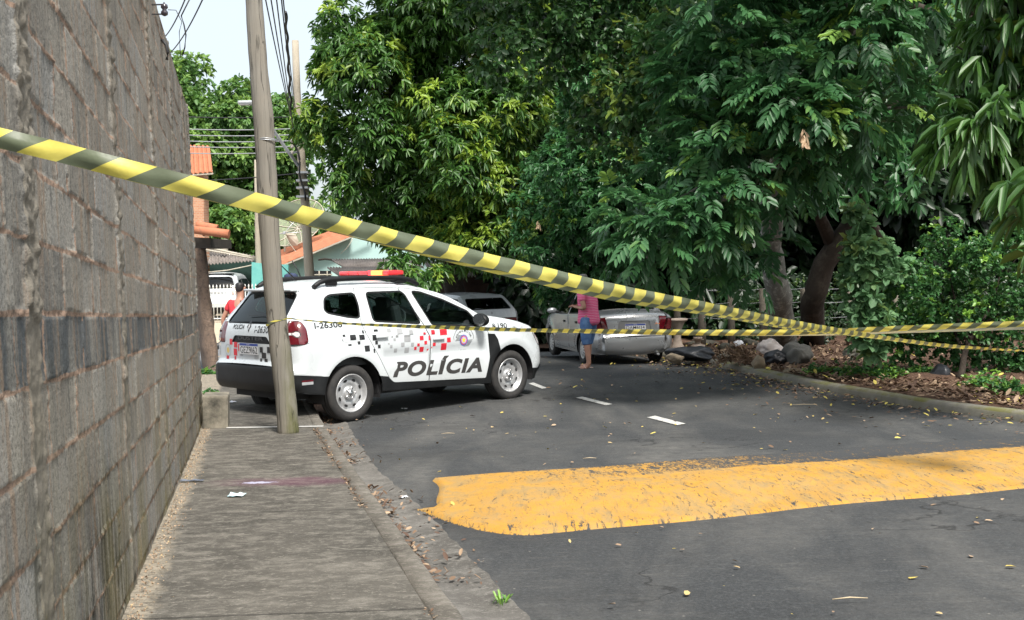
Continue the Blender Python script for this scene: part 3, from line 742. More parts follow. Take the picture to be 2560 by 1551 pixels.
    for i in range(1, n-1):
        for t in (-.94, -.84, -.66, -.45, -.22, 0, .22, .45, .66, .84, .94): st.append((sh.S[i]+.0007*(t+1), sh.ye[i]*t))
    regs = []
    for n_, poly, kind in sp['top'](sh):
        regs.append((n_, poly))
        if kind == 'win': regs.append((n_+'|frame', expand(poly, .022)))
        if kind == 'light': regs.append((n_+'|seam', expand(poly, .007)))
        kinds[n_] = kind
    res = cdt_regions(dom2, regs, st)
    for nm, (v2, T) in res.items():
        base = nm.split('|')[0]
        off = 0.
        if nm == 'body': nn, mt = 'top_panel', M_['paint']
        elif nm.endswith('|frame'): nn, mt = 'window_frame', black_plastic
        elif nm.endswith('|seam'): nn, mt, off = 'panel_gap', dark_seam, -.004
        elif kinds[base] == 'win': nn, mt, off = base.split('#')[0], M_['glass_'+base] if 'glass_'+base in M_ else M_['glass'], -.008
        elif kinds[base] == 'light': nn, mt, off = base.split('#')[0], M_[base.split('#')[0]], .005
        else: nn, mt, off = base.split('#')[0], M_[kinds[base]], (.004 if 'bumper' in base else (-.012 if 'recess' in base else 0))
        made[(base, 0)] = tri_obj(nn, sh.top3(v2, off), sh.top_n(v2), T, mt, root)
    # underbody, wheel wells, interior
    mb = MB(); hw = sp['hw']
    zf = sp.get('floor', .30); mb.box(((x0+x1)/2, 0, zf+.07), (x1-x0-.35, hw*2-.16-.42, .14), m=0)
    mb.box((sum(xs)/2, 0, zf+.05), (abs(xs[0]-xs[-1])-.84, hw*2-.12, .12))
    bz = sp['belt']; ix0, ix1 = sp['cabin']
    for ax, az, AR in sp['axles']:
        for sg in (1, -1):
            seg = [(ax+(AR+.005)*math.cos(a), az+(AR+.005)*math.sin(a)) for a in np.linspace(-.25, math.pi+.25, 18)]
            vs = [(q[0], sg*(hw-.015), q[1]) for q in seg]+[(q[0], sg*(hw-.36), q[1]) for q in seg]; k = len(seg)
            mb.add(vs, [(i, i+1, k+i+1, k+i) for i in range(k-1)]+[tuple(range(k, 2*k))])
    mb.build('underbody', dark_seam, root)
    root.scale = (sp.get('scale', 1),)*3
    mb = MB()
    mb.box(((ix0+ix1)/2, 0, bz-.40), (ix1-ix0, hw*2-.24, .03), m=1)
    for sg in (1, -1): mb.box(((ix0+ix1)/2, sg*(hw-.13), bz-.24), (ix1-ix0, .04, .40), m=1)
    mb.box((ix1-.02, 0, bz-.16), (.34, hw*2-.30, .26), m=1, bev=.05); mb.box((ix0+.1, 0, bz-.22), (.12, hw*2-.3, .36), m=1)
    mb.build('dashboard', [m_seat, m_dash], root)
    for (sx, sy) in [(ix1-.95, .36), (ix1-.95, -.36)]+([(sp['rear_seat'], .38), (sp['rear_seat'], -.38), (sp['rear_seat'], 0)] if 'rear_seat' in sp else []):
        mb = MB(); Mr = Matrix.Rotation(-.22, 3, 'Y')
        mb.box((sx+.18, sy, bz-.30), (.50, .46 if abs(sy) > 0 else .3, .14), bev=.05); mb.box((sx-.10, sy, bz-.02), (.13, .46 if abs(sy) > 0 else .3, .56), bev=.05, M=Mr)
        mb.box((sx-.19, sy, bz+.27), (.09, .25, .17), bev=.04, M=Mr); mb.build('seat', m_seat, root)
    mb = MB(); R_ = .185; ring = []
    cpos = Vector((ix1-.36, .36, bz-.02)); Mr = Matrix.Rotation(-1.15, 3, 'Y')
    mb.tube([cpos+Mr @ Vector((R_*math.cos(a), R_*math.sin(a), 0)) for a in np.linspace(0, 2*math.pi, 25)], .016, 6, cap=False)
    mb.box(cpos, (.10, .36, .03), M=Mr, bev=.01); mb.build('steering_wheel', m_dash, root)
    for ax, az, AR in sp['axles']:
        for sg in (1, -1): wheel(root, (ax, sg*(hw-sp['wy']), sp['wz'](ax)), sp['wR'], sp['ww'], sp['rimR'], [M_.get('rim', m_steelrim), m_hole, m_chrome], sg, sp.get('hub', 'steel'))
    return root, sh, made
# decals / lettering laid on the body surface
def text_mesh(s, size, bold=0., shear=0., sx=1., sp=1.):
    cu = bpy.data.curves.new('lettering', 'FONT'); cu.body = s; cu.size = size; cu.offset = bold; cu.shear = shear; cu.resolution_u = 5; cu.space_character = sp
    cu.fill_mode = 'FRONT'; o = bpy.data.objects.new('lettering', cu); COL.objects.link(o)
    dg = bpy.context.evaluated_depsgraph_get(); me = o.evaluated_get(dg).to_mesh()
    V_ = np.array([v.co[:] for v in me.vertices])[:, :2] if len(me.vertices) else np.zeros((0, 2)); F_ = [tuple(p.vertices) for p in me.polygons]
    o.evaluated_get(dg).to_mesh_clear(); bpy.data.objects.remove(o); bpy.data.curves.remove(cu)
    V_[:, 0] *= sx; return V_, F_
def fit_text(s, x0, z0, x1, z1, bold=0., shear=0., sp=1.):
    V_, F_ = text_mesh(s, 1., bold, shear, 1., sp); mn, mx = V_.min(0), V_.max(0)
    V_ = (V_-mn)/(mx-mn); V_[:, 0] = x0+V_[:, 0]*(x1-x0); V_[:, 1] = z0+V_[:, 1]*(z1-z0); return V_, F_
def put(name, shapes, mapper, mats, parent):
    """shapes: list of (verts2d, faces, matindex)"""
    vs, fs, mi = [], [], []
    for V_, F_, m in shapes:
        b = len(vs); vs += [tuple(q) for q in mapper(np.asarray(V_, float), .0012+.0004*m)]
        for f in F_: fs.append(tuple(b+i for i in f)); mi.append(m)
    me = bpy.data.meshes.new(name); me.from_pydata([tuple(map(float, v)) for v in vs], [], fs); me.polygons.foreach_set('material_index', mi)
    for q in (mats if isinstance(mats, (list, tuple)) else [mats]): me.materials.append(q)
    o = bpy.data.objects.new(name, me); COL.objects.link(o); o.parent = parent; return o
def rect(x0, z0, x1, z1, n=3):
    V_ = [(x0+(x1-x0)*i/n, z0+(z1-z0)*j/n) for j in range(n+1) for i in range(n+1)]
    return V_, [(j*(n+1)+i, j*(n+1)+i+1, (j+1)*(n+1)+i+1, (j+1)*(n+1)+i) for j in range(n) for i in range(n)]
def disc(cx, cz, r, n=20, r0=0., sz=1.):
    if r0 <= 0: return [(cx+r*math.cos(2*math.pi*k/n), cz+sz*r*math.sin(2*math.pi*k/n)) for k in range(n)], [tuple(range(n))]
    V_ = [(cx+q*math.cos(2*math.pi*k/n), cz+sz*q*math.sin(2*math.pi*k/n)) for q in (r0, r) for k in range(n)]
    return V_, [(k, (k+1) % n, n+(k+1) % n, n+k) for k in range(n)]
def seg(a, b, w):
    a, b = np.array(a, float), np.array(b, float); d = (b-a)/np.linalg.norm(b-a); n_ = np.array([-d[1], d[0]])*w/2
    return [tuple(a-n_), tuple(b-n_), tuple(b+n_), tuple(a+n_)], [(0, 1, 2, 3)]
m_dk = simple('black_decal', (.018, .019, .021), rough=.4); m_gr = simple('grey_decal', (.30, .31, .32), rough=.4); m_rd = simple('red_decal', (.56, .02, .035), rough=.4)
m_letter = simple('dark_lettering', (.035, .033, .032), rough=.4); m_plate = simple('plate_white', (.62, .63, .64), (.7, .7, .7), rough=.4); m_blue = simple('plate_blue', (.02, .05, .25), rough=.4)
m_wpaint = car_paint('white_car_paint', (.56, .60, .62))
def numplate(parent, mapper, cy, z0, z1, half, text, flip=1):
    """plate on the rear face; local v = across, mapped by mapper"""
    sh_ = [(*rect(cy-half, z0, cy+half, z1), 0), (*rect(cy-half+.004, z1-.032, cy+half-.004, z1-.004), 1), (*fit_text('BRASIL', cy-.035, z1-.024, cy+.035, z1-.012), 2), (*fit_text(text, cy-half+.02, z0+.014, cy+half-.02, z1-.04, .004), 3)]
    return put('number_plate', sh_, mapper, [m_plate, m_blue, m_plate, m_dk], parent)

# ---- police SUV
CARX, CARY, CARA = -2.536, 14.29, .7846
def w_suv(x, z):
    w = .895
    if z < .5: w -= (.5-z)**2*.35
    if z > .98: w -= .34*(z-.98)+.16*(z-.98)**2
    elif z > .8: w -= .25*(z-.8)**2
    for ax in (0, 2.673):
        d = math.hypot(x-ax, z-.35); w += .022*math.exp(-((d-.46)/.09)**2)*(z < .95)
    w -= .02*math.exp(-((z-.74)/.07)**2)*(1 if .45 < x < 2.2 else 0)
    if x > 2.4: w -= .06*(x-2.4)**2
    return w
def r_suv(x, z):
    if x < -.6 and z < 1.2: return .17
    if x < -.45: return .13
    if z > 1.5: return .085
    if x > 3.2: return .24
    if x > 2.2: return .10
    return .06
def b_suv(x, z):
    if x < -.6 and z < 1.3: return .045
    if x < -.4: return .05
    if x > 3.25: return .10
    if x > 2.2: return .045
    return .045
Z_ = lambda pts: (lambda x: float(np.interp(x, [q[0] for q in pts], [q[1] for q in pts])))
def top_suv(sh):
    s = sh.s_of; R_ = []
    R_.append(('rear_window', rnd_poly([(s(-.80, 1.225), -.58), (s(-.80, 1.225), .58), (s(-.52, 1.535), .50), (s(-.52, 1.535), -.50)], .05), 'win'))
    R_.append(('windshield', rnd_poly([(s(1.50, 1.52), -.56), (s(1.50, 1.52), .56), (s(2.16, 1.20), .64), (s(2.16, 1.20), -.64)], .05), 'win'))
    R_.append(('tail_light#a', [(s(-.84, .965), .60), (s(-.84, 1.235), .60), (s(-.84, 1.235), .9), (s(-.84, .965), .9)], 'light'))
    R_.append(('tail_light#b', [(s(-.84, .965), -.60), (s(-.84, 1.235), -.60), (s(-.84, 1.235), -.9), (s(-.84, .965), -.9)], 'light'))
    R_.append(('bumper#r', [(0, -1), (0, 1), (s(-.85, .71), 1), (s(-.85, .71), -1)], 'black'))
    R_.append(('handle_recess', rnd_poly([(s(-.80, .975), -.42), (s(-.80, .975), .42), (s(-.80, 1.06), .35), (s(-.80, 1.06), -.35)], .03), 'black'))
    R_.append(('bumper#f', [(s(3.42, .46), -1), (s(3.42, .46), 1), (sh.L, 1), (sh.L, -1)], 'black'))
    R_.append(('grille', rnd_poly([(s(3.35, .84), -.42), (s(3.35, .84), .42), (s(3.42, .66), .40), (s(3.42, .66), -.40)], .03), 'black'))
    for a, b in ((.44, .9), (-.9, -.44)): R_.append(('headlight#%d' % (a > 0), [(s(3.33, .86), a), (s(3.33, .86), b), (s(3.42, .70), b), (s(3.42, .70), a)], 'light'))
    return R_
suv_spec = dict(name='police_car', loc=(CARX, CARY, 0), rz=CARA, label='white police SUV with red roof light bar parked across the road behind the leaning pole', cat='car',
    contour=[(-.80, .40), (-.845, .47), (-.85, .60), (-.845, .70), (-.80, .735), (-.80, .96), (-.79, 1.12), (-.755, 1.20), (-.70, 1.27), (-.50, 1.53), (-.49, 1.575), (-.40, 1.60), (-.20, 1.635), (.05, 1.652), (.5, 1.655), (.9, 1.64), (1.2, 1.60), (1.42, 1.54), (1.75, 1.43), (2.14, 1.215), (2.26, 1.165), (2.45, 1.14), (2.77, 1.085), (3.03, 1.02), (3.22, .94), (3.34, .84), (3.41, .65), (3.42, .46), (3.40, .36), (3.30, .26)],
    width=w_suv, rad=r_suv, bulge=b_suv, zb=Z_([(-.8, .40), (-.45, .36), (.4, .33), (1.18, .30), (2.3, .265), (3.1, .25)]), axles=[(0, .355, .425), (2.673, .345, .415)], hw=.885, wy=.125, wz=lambda x: .340 if x < 1 else .335,
    wR=.340, ww=.225, rimR=.228, belt=1.10, cabin=(-.55, 2.05), rear_seat=.15, grid=.055,
    mats=dict(paint=m_wpaint, black=black_plastic, glass=m_glass, glass_dark=m_glassd, glass_rear_window=m_glassd, tail_light=m_red_lens, headlight=m_clear_lens),
    side=[('window#1', rnd_poly([(.406, 1.515), (.938, 1.515), (.985, 1.475), (1.10, 1.125), (.395, 1.19)], .04), 'win'),
          ('window#2', rnd_poly([(1.13, 1.51), (1.253, 1.497), (1.593, 1.385), (1.95, 1.225), (2.10, 1.045), (1.30, 1.10)], .03), 'win'),
          ('window_dark', rnd_poly([(-.275, 1.345), (-.235, 1.465), (-.15, 1.505), (.205, 1.517), (.213, 1.381), (.18, 1.238), (.024, 1.256), (-.243, 1.315)], .04), 'win'),
          ('tail_light#s', rnd_poly([(-.9, .965), (-.9, 1.235), (-.655, 1.228), (-.614, 1.13), (-.625, 1.002), (-.66, .965)], .03), 'light'),
          ('bumper#s', [(-1, .1), (-1, .71), (-.845, .71), (-.80, .62), (-.40, .575), (-.3, .57), (-.3, .1)], 'black'),
          ('sill_cladding', [(.30, .53), (.40, .518), (.52, .50), (.617, .419), (1.18, .391), (2.16, .345), (2.26, .33), (2.32, .6), (2.4, .6), (2.4, .1), (.3, .1)], 'black'),
          ('side_vent', [(2.231, .926), (2.355, .915), (2.406, .841), (2.443, .70), (2.40, .6), (2.30, .45), (2.27, .311), (2.165, .345), (2.242, .611)], 'black'),
          ('bumper#g', [(3.0, .41), (3.232, .393), (3.348, .455), (3.6, .47), (3.6, .1), (3.0, .1)], 'black'),
          ('headlight#s', rnd_poly([(3.10, .90), (3.6, .86), (3.6, .70), (3.24, .72)], .03), 'light')],
    doors=[rnd_poly([(.232, 1.585), (.198, 1.164), (.22, 1.054), (.40, .745), (.556, .465), (.625, .419), (1.181, .391), (1.225, .926), (1.138, 1.116), (.905, 1.575)], .03),
           rnd_poly([(.925, 1.570), (1.153, 1.116), (1.239, .926), (1.195, .388), (2.165, .345), (2.24, .61), (2.243, .93), (2.18, 1.03), (2.00, 1.25), (1.62, 1.425), (1.25, 1.535)], .02)],
    top=top_suv)
suv, sh, made = build_car(suv_spec)
side_map = lambda V_, off: sh.side3(V_, -1, off+.0006)
def rear_map(V_, off):      # V = (v across to the viewer's right, z) -> rear face
    s_ = [sh.s_of(-.83, z) for z in np.linspace(.4, 1.25, 60)]; zz = np.linspace(.4, 1.25, 60)
    # arc position from height along the rear contour
    m = sh.C[:, 0] < -.6; o_ = np.argsort(sh.C[m][:, 1]); S_ = np.interp(V_[:, 1], sh.C[m][o_, 1], sh.S[m][o_])
    return sh.top3(np.stack([S_, -V_[:, 0]], 1), off+.0012)
rdoor, fdoor = made[('door0', -1)], made[('door1', -1)]
E1 = lambda L, m: [(*rect(*q), m) for q in L]
blk = [(-.126,1.021,-.089,1.046),(-.023,.973,.063,1.037),(.114,.969,.19,1.03),(.17,1.042,.196,1.081),(-.062,.909,-.014,.93),(.081,.917,.119,.955),(.176,.825,.254,.897),(.311,.801,.335,.85)]
blk2 = [(.215,1.042,.225,1.075),(.31,.95,.37,1.018),(.349,1.054,.41,1.081),(.345,.90,.385,.945),(.383,.851,.424,.895)]
gry = [(.547,1.034,.61,1.083),(.701,1.008,.785,1.074),(.892,.995,.951,1.045),(.668,.963,.709,1.001),(.601,.965,.622,.986),(.631,.926,.664,.957),(.8,.903,.899,.989),(.543,.887,.565,.907),(.571,.844,.608,.878),(.746,.848,.8,.897),(.908,.844,.952,.886),(.636,.783,.684,.831),(.804,.764,.875,.831)]
red = [(1.115,.973,1.149,1.004),(1.052,.908,1.112,.963),(1.196,.9,1.222,.956),(1.123,.853,1.167,.895),(1.006,.836,1.045,.871),(.958,.792,.997,.832),(1.047,.761,1.114,.824),(1.17,.74,1.201,.793)]
red2 = [(1.248,.968,1.305,1.025),(1.392,.951,1.51,1.027),(1.237,.796,1.258,.815),(1.264,.821,1.311,.863),(1.505,.854,1.568,.914),(1.405,.759,1.499,.847)]
put('checker_marking', E1(blk, 0), side_map, [m_dk], suv)
put('checker_marking', E1(blk2, 0)+E1(gry, 1)+E1(red, 2), side_map, [m_dk, m_gr, m_rd], rdoor)
put('checker_marking', E1(red2, 0), side_map, [m_rd], fdoor)
V_, F_ = fit_text('POLÍCIA', .602, .478, 2.105, .715, .045, .28, 1.14)
V_[:, 1] += -.05*(V_[:, 0]-.6)/1.5
rm = V_[:, 0] < 1.205
fa = [f for f in F_ if np.mean([V_[i, 0] for i in f]) < 1.21]; fb = [f for f in F_ if np.mean([V_[i, 0] for i in f]) >= 1.21]
put('police_lettering', [(V_, fa, 0)], side_map, [m_letter], rdoor); put('police_lettering', [(V_, fb, 0)], side_map, [m_letter], fdoor)
V_, F_ = fit_text('I-26306', -.494, 1.132, -.095, 1.205, .024, .1); put('unit_number', [(V_, F_, 0)], side_map, [m_dk], suv)
V_, F_ = fit_text('190', 2.425, .985, 2.600, 1.052, .012, .1); V_[:, 1] += (V_[:, 0]-2.5)*-.05
put('phone_number', [(V_, F_, 0), (*disc(2.352, 1.02, .033, 16, .024), 0), (*seg((2.345, 1.035), (2.352, 1.0), .016), 0), (*seg((2.352, 1.03), (2.375, .995), .018), 0)], side_map, [m_dk], suv)
# state police emblem on the front door
emb = []
cx, cz = 1.795, .865
pts = [(-.17, .01), (-.175, .05), (-.13, .13), (-.06, .165), (.06, .165), (.13, .13), (.175, .05), (.17, .01)]
for a, b in zip(pts[:-1], pts[1:]): emb.append((*seg((cx+a[0], cz+a[1]), (cx+b[0], cz+b[1]), .005), 0))
for k, (ch, an) in enumerate(zip('POLICIA MILITAR', np.linspace(2.75, .39, 15))):
    if ch == ' ': continue
    V_, F_ = text_mesh(ch, .034, .001); V_ = V_-[.01, .012]; R_ = np.array([[math.sin(an), -math.cos(an)], [math.cos(an), math.sin(an)]])
    q = V_ @ np.array([[math.cos(an-math.pi/2), math.sin(an-math.pi/2)], [-math.sin(an-math.pi/2), math.cos(an-math.pi/2)]]); emb.append((q+[cx+.135*math.cos(an), cz+.125*math.sin(an)], F_, 0))
for k in range(6):
    z = cz+.065-k*.013; emb.append((*seg((cx-.09-.012*k, z), (cx+(-.03 if k < 2 else -.06), z), .005), 0))
    z = cz-.004-k*.015; emb.append((*seg((cx+(.062 if k < 4 else -.0), z), (cx+.155-.012*k, z), .005), 0))
emb.append((*disc(cx, cz, .072, 24), 1)); emb.append((*disc(cx, cz, .058, 24), 2)); emb.append((*disc(cx, cz, .046, 24), 3))
star = [(cx+(.044 if k % 2 == 0 else .02)*math.sin(k*math.pi/5), cz+(.044 if k % 2 == 0 else .02)*math.cos(k*math.pi/5)) for k in range(10)]
emb.append((star+[(cx, cz)], [(k, (k+1) % 10, 10) for k in range(10)], 4))
V_, F_ = fit_text('SÃO PAULO', cx-.055, cz-.135, cx+.055, cz-.118); emb.append((V_, F_, 0))
put('emblem', emb, side_map, [m_dk, simple('emblem_blue', (.10, .14, .42)), simple('emblem_red', (.5, .05, .06)), simple('emblem_lilac', (.3, .32, .6)), simple('emblem_gold', (.85, .52, .03))], fdoor)
# fuel flap outline
fl = rnd_poly([(-.15, 1.105), (.110, 1.092), (.138, .945), (-.136, .958)], .04); fo = expand(fl, .004)
put('fuel_flap', [([*fl, *fo], [(i, (i+1) % len(fl), len(fl)+(i+1) % len(fl), len(fl)+i) for i in range(len(fl))], 0)], lambda V_, o: sh.side3(V_, -1, .0012), [m_gr], suv)
# door handles
for dr, x, z in ((rdoor, .445, .99), (fdoor, 1.358, .912)):
    y = -float(sh.side([[x, z]])[0]); mb = MB(); mb.box((x, y-.018, z), (.19, .022, .028), bev=.009); mb.box((x, y-.004, z-.002), (.15, .03, .012), m=1); mb.build('handle', [m_wpaint, dark_seam], dr)
for dr, x, z in ((made[('door0', 1)], .445, .99), (made[('door1', 1)], 1.358, .912)):
    y = float(sh.side([[x, z]])[0]); mb = MB(); mb.box((x, y+.018, z), (.19, .022, .028), bev=.009); mb.build('handle', m_wpaint, dr)
# mirrors
for sg, dr in ((-1, fdoor), (1, made[('door1', 1)])):
    g = MB(); y = float(sh.side([[2.06, 1.09]])[0]); c = Vector((2.02, sg*(y+.13), 1.12))
    bm = bmesh.new(); bmesh.ops.create_icosphere(bm, subdivisions=3, radius=1)
    vs = [Vector((max(-.35, v.co.x)*.10, v.co.y*.125, (v.co.z-.12*v.co.y*sg)*.085))+c for v in bm.verts]; g.add(vs, [[v.index for v in f.verts] for f in bm.faces], 0, True); bm.free()
    g.tube([c+Vector((.02, -sg*.10, -.04)), (2.04, sg*(y-.01), 1.07)], .03, 8)
    g.add([c+Vector((-.0362, .112*math.cos(t), .073*math.sin(t)-.01*math.cos(t)*sg)) for t in np.linspace(0, 2*math.pi, 17)[:-1]], [tuple(range(16))], 1)
    g.build('mirror', [black_plastic, m_chrome], dr)
# rear lettering and plate
V1 = fit_text('POLÍCIA', -.40, 1.115, -.13, 1.175, .02, .2); V2 = fit_text('I-26306', .10, 1.085, .43, 1.155, .014, .1)
put('rear_lettering', [(*V1, 0), (*V2, 0)], rear_map, [m_dk], suv)
dm = [(-.025-.045, 1.145), (-.025, 1.21), (-.025+.045, 1.145), (-.025, 1.08)]; di = [(-.025-.016, 1.145), (-.025, 1.175), (-.025+.016, 1.145), (-.025, 1.115)]
put('maker_badge', [(dm+di, [(0, 1, 5, 4), (1, 2, 6, 5), (2, 3, 7, 6), (3, 0, 4, 7)], 0), (di, [(0, 1, 2, 3)], 1)], rear_map, [m_dk, m_plate], suv)
V_, F_ = fit_text('DUSTER', -.27, .998, .27, 1.04, .01)
put('recess_lettering', [(V_, F_, 0)], lambda V_, o: rear_map(V_, o-.006), [simple('soft_black', (.05, .052, .055), rough=.4)], suv)
numplate(suv, lambda V_, o: rear_map(V_, o+.008), -.01, .828, .962, .205, 'GEZ9I62')
rs = [(-.36, .90, -.28, .965), (-.26, .86, -.235, .945), (-.375, .80, -.29, .885), (-.57, .745, -.50, .79), (-.36, .735, -.32, .79), (-.47, .93, -.40, 1.0)]
bs = [(.215, .86, .275, .925), (.25, .79, .335, .86), (.215, .735, .25, .785), (.30, .735, .36, .785), (.36, .86, .42, .93), (.46, .80, .53, .88)]
put('checker_marking', E1(rs, 0)+E1(bs, 1)+E1([(.10, .785, .19, .826), (-.22, .80, -.16, .825)], 2), rear_map, [m_rd, m_dk, m_gr], suv)
ec = (-.52, .86)
put('emblem', [(*disc(ec[0], ec[1], .075, 20, .068), 0), (*disc(ec[0], ec[1], .035), 1)], rear_map, [m_gr, simple('emblem_gold2', (.6, .45, .15))], suv)
# lamp cluster inside the tail light, bumper reflectors
for sg in (-1, 1):
    mb = MB(); c = sh.side3([[-.76, 1.09]], sg, .006)[0]
    put('lamp_insert', [(*disc(-.735, 1.085, .040, 16), 0), (*disc(-.735, 1.085, .028, 16), 1), (*rect(-.80, 1.075, -.745, 1.10), 1)], lambda V_, o: sh.side3(V_, sg, .0075+o), [m_dk, m_clear_lens], made[('tail_light#s', sg)])
    V_, F_ = rect(-.73, .535, -.58, .555); V2, F2 = rect(-.73, .50, -.58, .533)
    put('reflector', [(V_, F_, 0), (V2, F2, 1)], lambda V_, o: sh.side3(V_, sg, .007+o), [m_red_lens, m_gr], suv)
# roof rails, light bar, antenna, wiper
for sg in (-1, 1):
    mb = MB(); y = .60*sg
    P_ = [(-.33, 1.61), (-.24, 1.665), (-.12, 1.692), (.3, 1.705), (.9, 1.695), (1.15, 1.665), (1.28, 1.60)]
    mb.tube([(a, y-.0*sg, b) for a, b in smooth_poly(P_, .06)], .031, 8)
    for a, b in ((-.12, .16), (.95, .16)): mb.box((a+.05, y, 1.66), (b, .035, .07), bev=.01)
    mb.build('roof_rail', black_plastic, suv)
m_lens_bar = simple('red_bar_lens', (.55, .03, .04), (.7, .06, .07), rough=.15, coat=1, emit=(1, .05, .05), es=.12)
m_lit = simple('lit_beacon', (.9, .2, .05), rough=.3, emit=(1, .13, .03), es=2.2); m_lit2 = simple('lit_beacon_red', (.8, .02, .03), rough=.3, emit=(1, .03, .04), es=1.6)
g = empty('light_bar', (1.0, 0, 1.735)); g.parent = suv
mb = MB(); mb.box((0, 0, -.03), (.30, 1.04, .05), bev=.015); mb.box((0, .5, -.07), (.10, .08, .05)); mb.box((0, -.5, -.07), (.10, .08, .05)); mb.build('bar_base', black_plastic, g)
mb = MB()
for k in range(5):
    mb.box((0, -.416+k*.208, .025), (.26, .200, .055), bev=.018, m=0)
mb.build('bar_lens', [m_lens_bar], g)
mb = MB(); mb.box((-.08, -.30, .026), (.16, .20, .062), bev=.014, m=0); mb.box((-.08, -.17, .026), (.14, .08, .058), bev=.008, m=1); mb.box((-.02, -.44, .026), (.2, .10, .058), bev=.01, m=1)
mb.build('lit_lamp', [m_lit, m_lit2], g)
mb = MB(); mb.tube([(-.12, .05, 1.69), (-.30, .07, 1.86), (-.42, .08, 1.97)], [.012, .006, .004], 6); mb.build('antenna', black_plastic, suv)
mb = MB(); mb.add(*(lambda P: ([tuple(q) for q in P], [(0, 1, 2, 3)]))(rear_map(np.array([(-.12, 1.245), (.30, 1.262), (.30, 1.27), (-.12, 1.253)]), .012)), 0)
mb.build('rear_wiper', black_plastic, suv)
mb = MB(); mb.box((-.51, 0, 1.585), (.16, 1.02, .028), bev=.012); mb.build('spoiler', m_wpaint, suv)
# ================================================================ VEGETATION
def unit(a): return a/(np.linalg.norm(a, axis=-1, keepdims=True)+1e-9)
def leaves(base, d, nrm, L, w, bend=.25, fold=.18):
    n = len(base); side = unit(np.cross(d, nrm)); up = unit(np.cross(side, d)); L = L[:, None]; w = w[:, None]
    dn = np.array([0, 0, -1.])
    m1 = base+d*L*.34; m2 = base+d*L*.76+dn*L*bend*.45; tp = base+d*L*.98+dn*L*bend
    V_ = np.stack([base, m1-side*w*.5+up*w*fold, m2-side*w*.43+up*w*fold, tp, m2+side*w*.43+up*w*fold, m1+side*w*.5+up*w*fold], 1)
    i = np.arange(n)[:, None]*6
    F_ = np.concatenate([i+np.array([0, 1, 2, 3]), i+np.array([0, 3, 4, 5])], 0)
    return V_.reshape(-1, 3), F_
class Foliage:
    def __init__(s, seed): s.r = np.random.default_rng(seed); s.V = []; s.F = []; s.A = []; s.n = 0
    def push(s, V_, F_, age): s.V.append(V_); s.F.append(F_+s.n); s.A.append(np.repeat(age, 6)); s.n += len(V_)
    def rosettes(s, C, A, k, L, w, age, spread=(.6, 1.5), droop=.25, bend=.25, jl=.25):
        r = s.r; n = len(C); C = np.repeat(C, k, 0); A = unit(np.repeat(A, k, 0)); age = np.repeat(age, k)
        E1 = unit(np.cross(A, r.normal(size=A.shape))); E2 = np.cross(A, E1)
        ph = r.uniform(0, 2*math.pi, n*k); th = r.uniform(spread[0], spread[1], n*k)
        d = np.cos(th)[:, None]*A+np.sin(th)[:, None]*(np.cos(ph)[:, None]*E1+np.sin(ph)[:, None]*E2)
        d[:, 2] -= droop; d = unit(d); N_ = unit(A*.6+r.normal(size=A.shape)*.35+np.array([0, 0, .6]))
        Ls = L*r.uniform(1-jl, 1+jl, n*k); ws = w*Ls/L*r.uniform(.85, 1.15, n*k)
        V_, F_ = leaves(C+A*r.uniform(-.25, .15, n*k)[:, None]*L, d, N_, Ls, ws, bend)
        s.push(V_, F_, np.clip(age+r.normal(size=n*k)*.06, 0, .96))
    def pinnate(s, C, A, k, L, w, age, rl, bend=.15):
        r = s.r; n = len(C); A = unit(A); side = unit(np.cross(A, np.array([0, 0, 1.])+r.normal(size=A.shape)*.25)); up = np.cross(side, A)
        for j in range(k):
            t = (j+1)/k
            for sg in (-1, 1):
                d = unit(A*(.45+.5*t)+side*sg*(1.0-.35*t)+up*r.uniform(-.2, .2, (n, 1))+np.array([0, 0, -.12]))
                b = C+A*(rl*t)[:, None]+np.array([0, 0, -1])*(rl*t*t*.25)[:, None]
                sc = (.72+.5*math.sin(math.pi*min(1, t*.8)))*r.uniform(.85, 1.15, n)
                V_, F_ = leaves(b, d, up+r.normal(size=A.shape)*.15, L*sc, w*sc, bend); s.push(V_, F_, np.clip(age+r.normal(size=n)*.05, 0, .96))
    def build(s, name, mat, parent): 
        return mesh_np(name, np.vstack(s.V), np.vstack(s.F), mat, parent, smooth=False, attrs={'age': np.concatenate(s.A)})
def poly_dist(P, poly):
    A = np.array(poly, float); B = np.roll(A, -1, 0); AB = B-A; t = np.clip(((P[:, None]-A)*AB).sum(2)/(AB**2).sum(1), 0, 1)
    return np.linalg.norm(P[:, None]-(A+AB*t[..., None]), axis=2).min(1)
def blobs(poly, Y0, depth, n, rr, seed, edge=130., front=.5):
    """clumps of a crown: real-world spheres that fill the outline the crown has seen from the street"""
    r = np.random.default_rng(seed); P = np.array(poly, float); out = []
    lo, hi = P.min(0), P.max(0)
    while len(out) < n:
        q = r.uniform(lo, hi)
        if not in_poly(q, poly): continue
        d = poly_dist(q[None], poly)[0]
        R_ = r.uniform(*rr); R_ = min(R_, d*.95+rr[0]*.45)
        if d < R_*.45: continue
        Y = Y0+depth*(front*(1-min(1, d/edge))+r.uniform(-.5, .5)*.8)
        out.append((at(q[0], q[1], Y), R_*Y/FPX))
    return out
